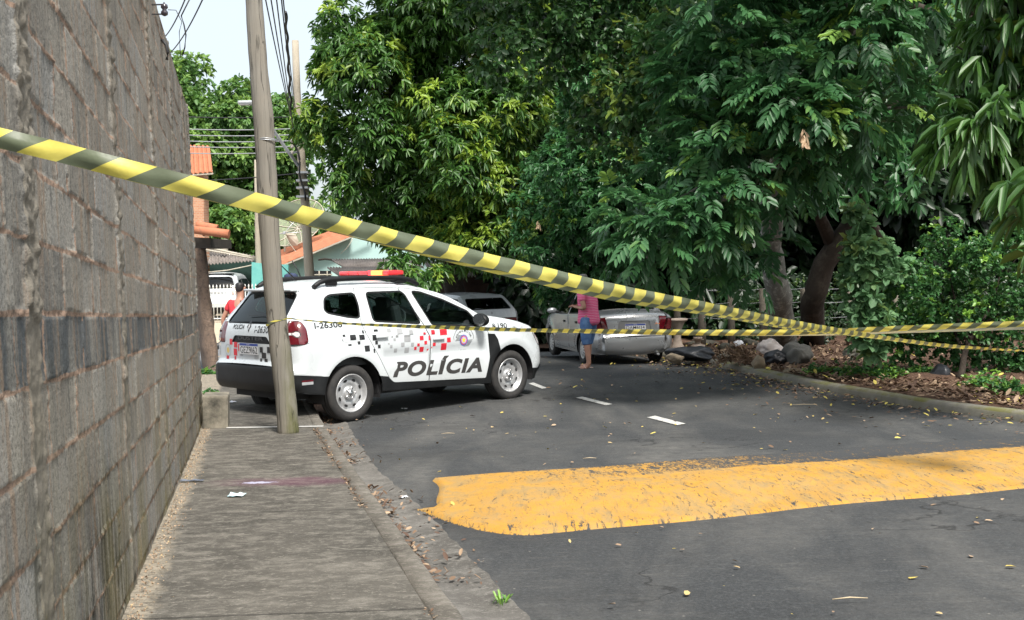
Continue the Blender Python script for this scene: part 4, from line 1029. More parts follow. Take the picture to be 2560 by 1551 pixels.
def tree(name, label, poly, Y0, depth, nb, rr, mat, kind='ros', L=.2, w=.05, k=9, dens=1., seed=1, base=None, tr=.2, limbs=5, trunk_mat=None, young=.12, bend=.25, droop=.25, spread=(.6, 1.5), group=None, extra=None, cat='tree', age0=.3, edge=130., squash=.85, trunk_pts=None):
    B = blobs(poly, Y0, depth, nb, rr, seed, edge)+(extra or [])
    base = np.array(base if base is not None else (B[0][0][0], Y0, 0.)); root = empty(name, tuple(float(q) for q in base), 0, label, cat, group)
    fo = Foliage(seed+100); r = fo.r
    for c, R_ in B:
        for shell, cnt, rad in (('out', 1., (.78, 1.08)), ('in', .35, (.15, .75))):
            m = max(3, int(dens*cnt*(R_*R_)*12.6/(k*L*w*.9)*.85))
            d = unit(r.normal(size=(m*3, 3))); keep = r.uniform(size=m*3) < np.where(d[:, 1] < .2, 1., .35)*np.where(d[:, 2] < -.5, .5, 1.); d = d[keep][:m]
            lump = 1+.22*(vnoise(d[:, 0]*2.2+c[0]*3, d[:, 2]*2.2+c[2]*3+d[:, 1], seed)-.5)*2
            p = c+d*np.array([1, 1, squash])*R_*(r.uniform(rad[0], rad[1], len(d))*lump)[:, None]
            pn = vnoise(p[:, 0]*.9+p[:, 1]*.6, p[:, 2]*1.0, seed+5); age = age0*r.uniform(.3, 1.3, len(d))
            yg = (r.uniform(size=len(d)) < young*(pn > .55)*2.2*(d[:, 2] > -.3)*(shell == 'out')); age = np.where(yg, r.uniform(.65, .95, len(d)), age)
            if shell == 'in': age *= .5  # inner leaves coloured darker: shadow inside the crown is painted in, not leaf age
            A = d+np.array([0, 0, .35 if droop < .5 else -.2])+r.normal(size=d.shape)*.25
            p = p-base
            if kind == 'ros': fo.rosettes(p, A, k, L, w, age, spread, droop, bend)
            else: fo.pinnate(p, d+np.array([0, 0, -.35])+r.normal(size=d.shape)*.3, k//2, L, w, age, L*r.uniform(1.5, 2.1, len(d)), bend)
    fo.build('crown', mat, root)
    mb = MB(); tp = trunk_pts or [base, base+(np.mean([b[0] for b in B], 0)-base)*np.array([.15, .15, .35]), base+(np.mean([b[0] for b in B], 0)-base)*np.array([.5, .5, .7])]
    tp = [np.array(q, float) for q in tp]; n_ = len(tp)
    fine = []
    for i in range(n_-1):
        for t in np.linspace(0, 1, 7)[:-1]: fine.append(tp[i]*(1-t)+tp[i+1]*t+np.array([math.sin(i*3+t*5), math.cos(i*2+t*4), 0])*tr*.12)
    fine.append(tp[-1]); fs = [tr*(1.35 if i == 0 else 1.1 if i == 1 else 1)*(1-.45*i/len(fine)) for i in range(len(fine))]
    mb.tube([q-base for q in fine], fs, 12)
    big = sorted(B, key=lambda b: -b[1])[:limbs*3]
    for i in range(min(limbs, len(big))):
        c, R_ = big[r.integers(0, len(big))]; s0 = fine[int(len(fine)*r.uniform(.5, .98))]
        pts = [s0*(1-t)+c*t+np.array([0, 0, -.25*R_])*math.sin(t*3.1) + r.normal(size=3)*.08*R_*(0 < t < 1) for t in np.linspace(0, 1, 7)]
        mb.tube([q-base for q in pts], list(np.linspace(tr*.5, tr*.12, 7)), 7)
        for _ in range(3):
            c2 = c+unit(r.normal(size=3))*R_*.8; q0 = pts[4]; mb.tube([q0-base, (q0+c2)/2-base+np.array([0, 0, .1]), c2-base], [tr*.16, tr*.1, tr*.04], 5)
    mb.build('trunk', trunk_mat or m_bark, root); return root
def bark(name, c1, c2, c3, sc=1.):
    m, nt, p = newmat(name); v = coord(nt, 'Object', (1, 1, .35)); f = noise(nt, v, 9*sc, 6, .7, .5)
    c = mixc(nt, f, c1, c2); c = mixc(nt, ramp(nt, noise(nt, coord(nt), 5*sc, 5, .75), [(.5, 0), (.62, 1)]), c, c3)
    nt.links.new(c, p.inputs['Base Color']); p.inputs['Roughness'].default_value = .95; bump(nt, p, f, .8, .03); return m
m_bark = bark('brown_bark', (.018, .013, .009), (.036, .026, .018), (.05, .04, .03))
m_barkl = bark('lichen_bark', (.10, .10, .09), (.22, .22, .20), (.36, .36, .33), 1.6)
lf_mango = leaf_mat('mango_leaves', (.030, .090, .020), (.07, .175, .030), (.26, .38, .05))
lf_lychee = leaf_mat('lychee_leaves', (.026, .094, .032), (.052, .175, .050), (.20, .34, .06))
lf_dark = leaf_mat('dark_broad_leaves', (.022, .068, .020), (.046, .125, .032), (.18, .26, .045))
lf_pin = leaf_mat('compound_leaves', (.026, .088, .034), (.052, .155, .050), (.20, .34, .06), rough=.45)
lf_far = leaf_mat('far_leaves', (.045, .11, .026), (.08, .19, .04), (.17, .29, .06), rough=.55)
lf_shrub = leaf_mat('shrub_leaves', (.030, .10, .032), (.06, .18, .05), (.20, .38, .06))
lf_broad = leaf_mat('dull_broad_leaves', (.10, .22, .10), (.15, .30, .13), (.28, .34, .07), rough=.6)
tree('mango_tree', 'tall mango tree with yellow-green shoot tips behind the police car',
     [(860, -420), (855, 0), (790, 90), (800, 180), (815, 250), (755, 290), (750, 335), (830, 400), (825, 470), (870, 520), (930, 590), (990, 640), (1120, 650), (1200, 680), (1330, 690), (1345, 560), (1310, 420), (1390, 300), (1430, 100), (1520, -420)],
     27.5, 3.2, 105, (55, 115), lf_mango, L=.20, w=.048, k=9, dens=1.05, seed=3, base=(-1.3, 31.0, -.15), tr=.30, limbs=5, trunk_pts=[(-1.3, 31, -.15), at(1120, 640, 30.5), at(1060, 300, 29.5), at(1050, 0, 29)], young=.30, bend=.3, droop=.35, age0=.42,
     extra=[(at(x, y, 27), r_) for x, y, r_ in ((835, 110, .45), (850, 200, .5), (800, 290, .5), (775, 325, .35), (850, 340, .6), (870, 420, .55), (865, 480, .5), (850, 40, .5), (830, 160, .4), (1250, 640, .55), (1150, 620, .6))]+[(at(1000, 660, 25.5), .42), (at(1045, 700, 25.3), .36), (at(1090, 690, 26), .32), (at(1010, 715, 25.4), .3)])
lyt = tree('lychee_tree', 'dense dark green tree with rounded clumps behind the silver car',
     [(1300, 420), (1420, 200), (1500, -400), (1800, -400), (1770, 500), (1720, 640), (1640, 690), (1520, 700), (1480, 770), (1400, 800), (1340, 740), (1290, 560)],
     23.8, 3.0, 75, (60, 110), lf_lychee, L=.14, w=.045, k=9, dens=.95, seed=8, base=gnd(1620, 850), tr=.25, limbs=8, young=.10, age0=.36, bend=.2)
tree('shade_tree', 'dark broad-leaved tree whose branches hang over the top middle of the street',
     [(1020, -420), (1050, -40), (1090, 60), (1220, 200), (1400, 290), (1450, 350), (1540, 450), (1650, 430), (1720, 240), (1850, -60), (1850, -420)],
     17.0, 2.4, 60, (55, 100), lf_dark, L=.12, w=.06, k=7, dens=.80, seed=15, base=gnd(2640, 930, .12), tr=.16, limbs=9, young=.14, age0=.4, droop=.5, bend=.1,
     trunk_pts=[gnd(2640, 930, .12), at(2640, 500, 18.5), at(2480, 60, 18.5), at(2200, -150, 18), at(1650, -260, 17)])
clt = tree('compound_leaf_tree', 'tree with large drooping compound leaves and a pale lichen-covered trunk by the wire fence',
     [(1720, -420), (1690, 60), (1660, 200), (1690, 300), (1640, 420), (1500, 500), (1500, 600), (1590, 700), (1700, 690), (1790, 740), (1860, 770), (1930, 640), (2050, 540), (2150, 450), (2290, 390), (2320, 300), (2430, 80), (2430, -420)],
     14.6, 2.4, 95, (55, 115), lf_pin, kind='pin', L=.138, w=.047, k=10, dens=.62, seed=22, base=gnd(1958, 872, .12), tr=.25, limbs=9, young=.06, age0=.38, trunk_mat=m_barkl,
     trunk_pts=[gnd(1958, 872, .12), at(1950, 740, 21), at(1925, 620, 20.5), at(1930, 420, 19), at(1980, 200, 17)], edge=160)
tree('mango_branch_tree', 'mango tree with long hanging glossy leaves at the right edge of the picture',
     [(2330, -420), (2310, 40), (2400, 140), (2340, 260), (2310, 330), (2360, 420), (2440, 470), (2540, 520), (2720, 640), (2800, -420)],
     11.6, 1.8, 42, (60, 110), lf_mango, L=.24, w=.052, k=10, dens=.75, seed=31, base=(7.4, 12.9, .12), tr=.2, limbs=7, young=.10, age0=.25, droop=.7, bend=.45, spread=(.4, 1.3),
     extra=[(at(2575, 560, 8), .20), (at(2590, 480, 8), .2), (at(2570, 640, 8), .14)])
tree('leafy_shrub', 'bushy small-leaved shrub spreading over the verge behind the crossing tapes',
     [(2180, 650), (2280, 560), (2330, 500), (2450, 510), (2560, 490), (2750, 560), (2750, 985), (2560, 960), (2420, 930), (2280, 900), (2170, 880), (2140, 800)],
     16.6, 2.0, 85, (34, 75), lf_shrub, L=.065, w=.036, k=8, dens=.62, seed=41, base=gnd(2400, 950, .12), tr=.05, limbs=12, young=.10, age0=.4, bend=.05, cat='shrub', droop=0, extra=[(at(x, y, 16.7), r_) for x, y, r_ in ((2230, 865, .30), (2300, 885, .32), (2370, 875, .34), (2440, 895, .34), (2510, 890, .36), (2580, 905, .4), (2330, 820, .4), (2480, 830, .4), (2200, 800, .3), (2210, 700, .3))])
tree('broad_leaf_bush', 'tall bush with matt oval leaves at the left end of the small-leaved shrub',
     [(2125, 520), (2165, 500), (2185, 600), (2260, 610), (2280, 660), (2200, 720), (2220, 840), (2190, 900), (2130, 880), (2110, 700)],
     15.7, .4, 60, (20, 40), lf_broad, L=.15, w=.085, k=7, dens=.8, seed=47, base=gnd(2170, 925, .12), tr=.035, limbs=6, young=.05, age0=.45, bend=.1, cat='bush', droop=.1)
tree('background_tree', 'bright tree in the distance behind the power lines and the tall utility pole',
     [(380, 120), (450, 145), (530, 160), (620, 200), (690, 240), (760, 270), (810, 330), (835, 420), (790, 450), (745, 490), (780, 560), (700, 640), (600, 650), (500, 620), (400, 600)],
     50, 5, 95, (45, 80), lf_far, L=.26, w=.12, k=8, dens=1.0, seed=55, base=(-12.5, 51, -.2), tr=.4, limbs=8, young=.25, age0=.55, bend=.15)
tree('garden_tree', 'light green tree rising behind the orange tiled roof',
     [(740, 500), (780, 470), (830, 490), (890, 540), (960, 600), (900, 640), (760, 630), (700, 600)],
     46, 3, 26, (30, 50), lf_far, L=.26, w=.11, k=8, dens=.9, seed=61, base=(-7.5, 47, -.2), tr=.2, limbs=5, young=.4, age0=.7)
tree('garden_tree', 'pale leafy tree directly behind the garage with the corrugated roof',
     [(500, 560), (560, 500), (640, 520), (700, 600), (700, 680), (520, 680), (480, 620)],
     47, 3, 26, (30, 52), lf_far, L=.26, w=.11, k=8, dens=.9, seed=63, base=(-11.5, 48, -.2), tr=.2, limbs=5, young=.3, age0=.55)
# far-off wood behind the fence: one mass
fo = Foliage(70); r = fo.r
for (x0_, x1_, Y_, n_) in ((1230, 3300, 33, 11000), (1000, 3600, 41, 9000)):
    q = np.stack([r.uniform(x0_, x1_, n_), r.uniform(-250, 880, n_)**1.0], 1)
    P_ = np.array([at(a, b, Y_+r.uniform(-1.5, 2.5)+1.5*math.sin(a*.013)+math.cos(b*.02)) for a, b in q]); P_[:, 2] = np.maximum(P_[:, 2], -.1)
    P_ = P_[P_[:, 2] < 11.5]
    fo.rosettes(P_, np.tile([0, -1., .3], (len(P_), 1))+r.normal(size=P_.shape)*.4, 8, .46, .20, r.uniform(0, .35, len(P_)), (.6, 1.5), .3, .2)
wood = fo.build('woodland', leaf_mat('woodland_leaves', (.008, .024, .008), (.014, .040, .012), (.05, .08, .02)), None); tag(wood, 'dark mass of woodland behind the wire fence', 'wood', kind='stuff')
# tangled undergrowth between the trees
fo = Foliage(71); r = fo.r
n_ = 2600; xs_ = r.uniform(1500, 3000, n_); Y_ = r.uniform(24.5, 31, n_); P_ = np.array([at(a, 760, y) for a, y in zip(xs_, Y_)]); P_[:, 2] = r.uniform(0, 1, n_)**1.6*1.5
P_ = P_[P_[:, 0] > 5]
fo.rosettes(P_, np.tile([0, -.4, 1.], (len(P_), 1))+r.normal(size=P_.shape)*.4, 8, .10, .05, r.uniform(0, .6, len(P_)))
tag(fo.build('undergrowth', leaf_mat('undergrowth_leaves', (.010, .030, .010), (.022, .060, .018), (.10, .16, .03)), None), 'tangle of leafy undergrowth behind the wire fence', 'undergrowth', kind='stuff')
# second trunk, brown and leaning, forking to the right
lt = empty('leaning_tree', tuple(gnd(2035, 862, .1)), 0, 'thick brown leaning tree trunk right of the pale trunk', 'tree'); b0 = gnd(2035, 862, .1)
mb = MB(); tp = [b0, at(2030, 760, 22.5), at(2060, 660, 22.3), at(2130, 560, 22), at(2160, 470, 21.5), at(2140, 300, 21), at(2110, 100, 20)]
tp = [tuple(q) for q in tp]; fine = smooth_poly(tp, .25) if False else [np.array(a)*(1-t)+np.array(b)*t for a, b in zip(tp[:-1], tp[1:]) for t in (0, .33, .66)]+[np.array(tp[-1])]
mb.tube([q-b0 for q in fine], list(np.linspace(.25, .13, len(fine))), 12); 
l2 = [at(2230, 640, 22.3), at(2180, 560, 22), at(2150, 500, 21.7)]; mb.tube([at(2290, 690, 22.6)-b0]+[q-b0 for q in l2], [.07, .08, .09, .10], 9)
mb.tube([at(2080, 610, 22.2)-b0, at(2020, 480, 21.5)-b0, at(1990, 330, 20)-b0], [.14, .1, .06], 8)
mb.build('trunk', m_bark, lt)
fo = Foliage(77); r = fo.r
cs = np.array([at(x, y, Y) for x, y, Y in zip(r.uniform(1950, 2300, 700), r.uniform(-300, 520, 700), r.uniform(18.5, 22, 700))])-b0
fo.rosettes(cs, r.normal(size=cs.shape)+[0, -.5, .3], 8, .2, .07, r.uniform(0, .4, 700)); fo.build('crown', lf_lychee, lt)

for par, spots in ((clt, ((2010, 335, 12.9), (2012, 352, 12.9))), (lyt, ((1345, 560, 21.9),))):
    fo = Foliage(88); r = fo.r; pl = np.array(par.location)
    for x, y, Y in spots:
        c0 = at(x, y, Y)-pl; n_ = 9; V_, F_ = leaves(c0+r.normal(size=(n_, 3))*[.012, .02, .03], unit(r.normal(size=(n_, 3))*.35+[0, 0, -1]), unit(r.normal(size=(n_, 3))+[0, -1., 0]), r.uniform(.08, .15, n_), r.uniform(.02, .04, n_), .0); fo.push(V_, F_, np.ones(n_))
    fo.build('dead_leaves', simple('dead_leaf', (.30, .19, .11), (.50, .38, .25), scale=20), par)
# ================================================================ OTHER CARS
m_silver = car_paint('silver_car_paint', (.33, .345, .36), .5)
def w_sed(x, z):
    w = .80-(max(0, .5-z))**2*.4
    if z > .92: w -= .42*(z-.92)+.1*(z-.92)**2
    if x > 2.3: w -= .07*(x-2.3)**2
    if x < -.4: w -= .10*(x+.4)**2
    for ax in (0, 2.443):
        d = math.hypot(x-ax, z-.3); w += .012*math.exp(-((d-.38)/.07)**2)*(z < .8)
    return w
def top_sed(sh):
    s = sh.s_of; R_ = []
    R_.append(('rear_window', rnd_poly([(s(-.26, 1.04), -.60), (s(-.26, 1.04), .60), (s(.20, 1.335), .50), (s(.20, 1.335), -.50)], .05), 'win'))
    R_.append(('windshield', rnd_poly([(s(1.42, 1.355), -.52), (s(1.42, 1.355), .52), (s(2.0, 1.02), .62), (s(2.0, 1.02), -.62)], .05), 'win'))
    for a, b, k in ((.50, .95, 'a'), (-.95, -.50, 'b')): R_.append(('tail_light#'+k, [(s(-.82, .66), a), (s(-.82, .66), b), (s(-.81, .90), b), (s(-.81, .90), a+(.05 if a > 0 else 0))], 'light'))
    R_.append(('plate_recess', rnd_poly([(s(-.84, .655), -.33), (s(-.84, .655), .33), (s(-.81, .845), .30), (s(-.81, .845), -.30)], .04), 'recess'))
    R_.append(('trunk_gap', [(s(-.85, .635), -.60), (s(-.85, .635), .60), (s(-.85, .647), .60), (s(-.85, .647), -.60)], 'dark'))
    R_.append(('trunk_gap#2', [(s(-.88, .56), -.9), (s(-.88, .56), .9), (s(-.88, .575), .9), (s(-.88, .575), -.9)], 'dark'))
    return R_
sed = dict(name='silver_sedan', scale=.975, loc=(2.04, 21.75, -.072), rz=math.radians(90+12), label='silver four-door sedan seen from behind, parked beside the person in pink', cat='car',
    contour=[(-.80, .24), (-.88, .32), (-.895, .45), (-.885, .56), (-.845, .60), (-.835, .70), (-.825, .88), (-.79, .955), (-.70, .985), (-.45, 1.01), (-.30, 1.02), (-.05, 1.18), (.18, 1.33), (.34, 1.385), (.70, 1.41), (1.1, 1.405), (1.38, 1.37), (1.7, 1.19), (2.02, 1.00), (2.15, .965), (2.6, .885), (2.95, .79), (3.08, .70), (3.15, .55), (3.14, .35), (3.05, .22)],
    width=w_sed, rad=lambda x, z: .19 if x < -.6 and z < .8 else (.14 if x < -.5 else (.22 if x > 2.8 else .10)), bulge=lambda x, z: .055 if x < -.6 and z < .94 else (.08 if x > 2.9 else .045),
    zb=Z_([(-.8, .24), (-.4, .22), (3, .20)]), axles=[(0, .29, .33), (2.443, .29, .33)], hw=.79, wy=.10, wz=lambda x: .285, wR=.285, ww=.175, rimR=.175, belt=.93, cabin=(-.1, 1.95), rear_seat=.35, hub='cap', floor=.22, grid=.07,
    mats=dict(paint=m_silver, black=black_plastic, dark=dark_seam, recess=simple('shadow_silver', (.22, .22, .22), metal=.4, rough=.4), glass=m_glass, glass_rear_window=m_glassd, tail_light=m_red_lens, rim=simple('pale_hubcap', (.45, .46, .47), (.6, .6, .6), rough=.35, metal=.4)),
    side=[('window#1', rnd_poly([(.10, 1.19), (.40, 1.325), (.86, 1.345), (.88, .965), (-.02, 1.0)], .04), 'win'), ('window#2', rnd_poly([(.96, 1.345), (1.34, 1.325), (1.92, .995), (1.95, .94), (.97, .958)], .04), 'win'),
          ('tail_light#s', [(-1, .66), (-1, .90), (-.70, .87), (-.70, .68)], 'light')],
    doors=[rnd_poly([(.02, .97), (.08, 1.22), (.40, 1.35), (.90, 1.365), (.915, .30), (.45, .27), (.36, .50), (.1, .72)], .04), rnd_poly([(.925, 1.365), (1.36, 1.345), (1.98, .99), (2.02, .50), (1.96, .27), (.93, .27)], .04)], top=top_sed)
s_root, s_sh, s_made = build_car(sed)
def rear_mapper(shp, zlo, zhi, xm):
    m = (shp.C[:, 0] < xm) & (shp.C[:, 1] < zhi+.05)
    o_ = np.argsort(shp.C[m][:, 1]); zz, ss = shp.C[m][o_, 1], shp.S[m][o_]
    return lambda V_, off: shp.top3(np.stack([np.interp(np.asarray(V_)[:, 1], zz, ss), -np.asarray(V_)[:, 0]], 1), off+.002)
rm_ = rear_mapper(s_sh, .2, .98, -.5)
numplate(s_root, lambda V_, o: rm_(V_, o-.004), .02, .668, .798, .20, 'DAM6J34')
put('maker_badge', [(*disc(0, .915, .032, 18, .025, .8), 0), (*seg((-.03, .905), (.03, .925), .008), 0)], rm_, [m_chrome], s_root)
V_, F_ = fit_text('Joy', .40, .775, .53, .81, .01, .4); put('orange_script', [(V_, F_, 0)], rm_, [simple('orange_script', (.75, .22, .04))], s_root)
for sg in (1, -1):
    for i, (x, z) in enumerate(((.30, .80), (1.20, .79))):
        y = float(s_sh.side([[x, z]])[0]); mb = MB(); mb.box((x, sg*(y+.008), z), (.10, .03, .045), bev=.01); mb.build('handle', black_plastic, s_made[('door%d' % i, sg)])
    c = Vector((1.82, sg*.90, .98)); mb = MB(); bm = bmesh.new(); bmesh.ops.create_icosphere(bm, subdivisions=3, radius=1)
    mb.add([Vector((v.co.x*.06, v.co.y*.105, v.co.z*.065))+c for v in bm.verts], [[v.index for v in f.verts] for f in bm.faces], 0, True); bm.free(); mb.tube([c, (1.88, sg*.76, .955)], .025, 8); mb.build('mirror', m_silver, s_made[('door1', sg)])
mb = MB(); mb.tube([(-.70, -.45, .22), (-.90, -.46, .22)], .022, 10); mb.build('exhaust_pipe', m_steelrim, s_root)

def w_wag(x, z):
    w = .80-(max(0, .5-z))**2*.3
    if z > .92: w -= .30*(z-.92)
    if x > 2.2: w -= .05*(x-2.2)**2
    return w
def top_wag(sh):
    s = sh.s_of; R_ = []
    R_.append(('rear_window', rnd_poly([(s(-.80, 1.02), -.60), (s(-.80, 1.02), .60), (s(-.50, 1.285), .53), (s(-.50, 1.285), -.53)], .04), 'win'))
    R_.append(('windshield', rnd_poly([(s(1.45, 1.32), -.55), (s(1.45, 1.32), .55), (s(1.95, .98), .62), (s(1.95, .98), -.62)], .05), 'win'))
    for a, b, k in ((.36, .82, 'a'), (-.82, -.36, 'b')): R_.append(('tail_light#'+k, [(s(-.85, .70), a), (s(-.85, .70), b), (s(-.85, .80), b), (s(-.85, .80), a)], 'light'))
    R_.append(('plate_panel', [(s(-.85, .70), -.35), (s(-.85, .70), .35), (s(-.85, .81), .35), (s(-.85, .81), -.35)], 'dark'))
    R_.append(('bumper#w', [(0, -1), (0, 1), (s(-.88, .56), 1), (s(-.88, .56), -1)], 'black'))
    return R_
wag_c = [(-.82, .30), (-.89, .38), (-.89, .54), (-.86, .60), (-.855, .80), (-.83, .95), (-.78, 1.03), (-.46, 1.31), (-.36, 1.36), (0, 1.385), (.7, 1.395), (1.2, 1.375), (1.42, 1.33), (1.96, .97), (2.1, .945), (2.8, .88), (3.05, .82), (3.12, .65), (3.12, .40), (3.05, .28)]
wag = dict(name='white_station_wagon', loc=(-.98, 28.9, -.28), rz=math.radians(90+34), label='boxy white older station wagon seen behind the hood of the police car', cat='car', contour=wag_c, width=w_wag, rad=lambda x, z: .07, bulge=lambda x, z: .03,
    zb=Z_([(-.8, .30), (-.4, .25), (3, .24)]), axles=[(0, .30, .33), (2.40, .30, .33)], hw=.79, wy=.10, wz=lambda x: .29, wR=.29, ww=.17, rimR=.17, belt=.93, cabin=(-.5, 1.9), hub='cap', floor=.24, grid=.08,
    mats=dict(paint=m_wpaint, black=black_plastic, dark=dark_seam, glass=m_glass, glass_rear_window=m_glassd, tail_light=m_red_lens),
    side=[('window#0', rnd_poly([(-.55, 1.02), (-.42, 1.26), (.12, 1.30), (.12, .99)], .03), 'win'), ('window#2', rnd_poly([(.22, 1.30), (1.36, 1.29), (1.86, .98), (.22, .97)], .03), 'win')],
    doors=[rnd_poly([(.17, 1.33), (1.38, 1.32), (1.93, .96), (1.93, .35), (.40, .33), (.17, .60)], .03)], top=top_wag)
w_root, w_sh, w_made = build_car(wag)
rmw = rear_mapper(w_sh, .3, .98, -.5)
put('amber_light', [(*rect(.52, .725, .62, .785), 0)], rmw, [m_amber], w_root)
put('maker_badge', [(*disc(0, .925, .03), 0)], rmw, [m_gr], w_root)
def top_hat(sh):
    s = sh.s_of; R_ = []
    R_.append(('rear_window', rnd_poly([(s(-.78, 1.02), -.62), (s(-.78, 1.02), .62), (s(-.52, 1.37), .50), (s(-.52, 1.37), -.50)], .10), 'win'))
    for a, b, k in ((.55, .9, 'a'), (-.9, -.55, 'b')): R_.append(('tail_light#'+k, rnd_poly([(s(-.84, .82), a), (s(-.84, .82), b), (s(-.80, 1.06), b), (s(-.80, 1.06), a+.04*(1 if a > 0 else 0))], .03), 'light'))
    R_.append(('chrome_bar', rnd_poly([(s(-.84, .86), -.38), (s(-.84, .86), .38), (s(-.84, .93), .36), (s(-.84, .93), -.36)], .02), 'chrome'))
    R_.append(('bumper#h', [(0, -1), (0, 1), (s(-.88, .42), 1), (s(-.88, .42), -1)], 'black'))
    return R_
hat = dict(wag); hat.update(name='white_hatchback', loc=tuple(at(548, 700, 38.1)[:2])+(.22,), rz=math.radians(94), label='white hatchback parked under the garage roof behind the white picket gate',
    contour=[(-.80, .28), (-.88, .36), (-.90, .50), (-.88, .60), (-.84, .70), (-.84, .90), (-.80, 1.0), (-.70, 1.18), (-.50, 1.40), (-.40, 1.46), (0, 1.50), (.7, 1.51), (1.2, 1.48), (1.42, 1.42), (2.0, 1.05), (2.15, 1.0), (2.8, .90), (3.0, .80), (3.1, .6), (3.1, .40), (3.0, .28)],
    rad=lambda x, z: .12, bulge=lambda x, z: .05, top=top_hat, label2='', mats=dict(paint=m_wpaint, black=black_plastic, dark=dark_seam, chrome=m_steelrim, glass=m_glass, glass_rear_window=m_glassd, tail_light=simple('pale_lamp', (.5, .30, .26), (.75, .65, .6), scale=12, rough=.15)))
h_root, h_sh, h_made = build_car(hat)
rmh = rear_mapper(h_sh, .3, 1.0, -.5)
put('maker_badge', [(*rect(-.07, .88, .07, .91), 0)], rmh, [m_gr], h_root)
put('number_plate', [(*rect(-.2, .66, .2, .79), 0)], rmh, [m_plate], h_root)
mb = MB(); mb.box((-.42, 0, 1.50), (.2, 1.1, .03), bev=.01); mb.build('spoiler', black_plastic, h_root)

# ================================================================ POLES AND WIRES
m_wood, nt, p = newmat('weathered_pole_wood'); v = coord(nt, 'Object', (1, 1, .05)); f1 = noise(nt, v, 30, 6, .7, .4); f2 = noise(nt, coord(nt, 'Object', (1, 1, .4)), 2.4, 4, .6)
c = mixc(nt, f1, (.11, .10, .085), (.27, .255, .22)); c = mixc(nt, ramp(nt, f2, [(.4, 0), (.7, .5)]), c, (.24, .21, .16))
s = N(nt, 'SeparateXYZ'); nt.links.new(coord(nt), s.inputs[0])
ms = math_(nt, 'MULTIPLY', math_(nt, 'MULTIPLY_ADD', s.outputs[2], -.62, 1.05, clamp=True), math_(nt, 'MULTIPLY_ADD', s.outputs[0], 9, .55, clamp=True))
ms = math_(nt, 'MULTIPLY', ms, ramp(nt, noise(nt, coord(nt, 'Object', (1, 1, .3)), 14, 5, .7), [(.32, 0), (.6, 1)]))
c = mixc(nt, math_(nt, 'MULTIPLY', ms, .85), c, (.085, .09, .022))
ck = ramp(nt, noise(nt, coord(nt, 'Object', (1, 1, .035)), 11, 3, .5, .2), [(.495, 0), (.505, 1), (.515, 0)]); c = mixc(nt, math_(nt, 'MULTIPLY', ck, .7), c, (.03, .028, .022))
nt.links.new(c, p.inputs['Base Color']); p.inputs['Roughness'].default_value = .9; bump(nt, p, math_(nt, 'SUBTRACT', f1, ck), .7, .012)
m_wood2 = bark('pale_pole_wood', (.26, .23, .18), (.46, .41, .33), (.36, .31, .24), .8)
m_wire = simple('cable_black', (.02, .02, .022), rough=.6); m_wireg = simple('bare_cable', (.30, .31, .32), rough=.5, metal=.3); m_steel = simple('galvanised_steel', (.42, .44, .46), rough=.4, metal=.6)
prof = [(722, 1092, 52), (715, 1000, 52), (704, 900, 52), (693, 810, 50), (682, 700, 48), (672, 560, 50), (666, 420, 50), (659, 300, 50), (648, 190, 46), (640, 80, 43), (633, -30, 42), (620, -300, 38), (612, -520, 36)]
pb = at(722, 1088, 11.9)
pole = empty('leaning_wood_pole', tuple(pb), 0, 'thick weathered grey wooden pole leaning left at the sidewalk edge, mossy foot', 'utility pole')
mb = MB(); P_ = [at(x, y, 11.9)-pb for x, y, w in prof]; Rr = [w*11.9/FPX/2 for x, y, w in prof]
tt = np.linspace(0, len(P_)-1, 70); Pf = [np.array([np.interp(t, range(len(P_)), [q[i] for q in P_]) for i in range(3)]) for t in tt]; Rf = [np.interp(t, range(len(Rr)), Rr)*(1+.02*math.sin(t*3.7)+.015*math.sin(t*9)) for t in tt]
mb.tube(Pf, Rf, 28)
pole_shaft = mb.build('shaft', m_wood, pole)
mb = MB(); q = at(667, 352, 11.9)-pb; mb.tube([q+np.array([.106*math.cos(t), .106*math.sin(t), .004*math.sin(t*2)]) for t in np.linspace(0, 2*math.pi, 20)], .005, 5, cap=False)
mb.tube([q+np.array([.108*math.cos(t), .108*math.sin(t), .012+.006*math.sin(t*3)]) for t in np.linspace(0, 2*math.pi, 20)], .004, 5, cap=False); mb.build('wire_band', m_steel, pole)

pb3 = at(776, 820, 30); pb3[2] = -.1
pole3 = empty('utility_pole', tuple(pb3), 0, 'slim wooden utility pole carrying the wires, in front of the pale blue house', 'utility pole')
pr3 = [(776, 840, 25), (774, 690, 24), (768, 600, 23), (764, 520, 22), (756, 430, 21), (748, 330, 19), (742, 220, 18), (738, 102, 17)]
mb = MB(); P_ = [at(x, y, 30)-pb3 for x, y, w in pr3]; mb.tube(P_, [w*30/FPX/2 for x, y, w in pr3], 14); mb.build('shaft', m_wood2, pole3)
mb = MB(); mb.tube([at(746, 415, 29.8)-pb3, at(715, 372, 29.6)-pb3, at(690, 335, 29.4)-pb3, at(665, 300, 29.2)-pb3, at(645, 272, 29)-pb3, at(625, 258, 28.9)-pb3], [.045, .045, .04, .035, .03, .03], 8); mb.build('lamp_arm', m_steel, pole3)
mb = MB(); c_ = at(617, 257, 28.8)-pb3; mb.box(c_, (.42, .22, .09), bev=.035); mb.box(c_+np.array([-.05, 0, -.05]), (.24, .16, .04), bev=.015, m=1); mb.build('lamp_head', [m_steel, m_clear_lens], pole3)
mb = MB()
for i, y in enumerate((322, 336, 352, 366, 382)):
    q = at(742, y, 29.75)-pb3; mb.box(q, (.16, .04, .03)); mb.lathe([(.0, -.05), (.03, -.05), (.045, -.02), (.03, 0), (.045, .03), (.03, .05), (0, .05)], 10, c=q+np.array([-.12, 0, 0]), m=1)
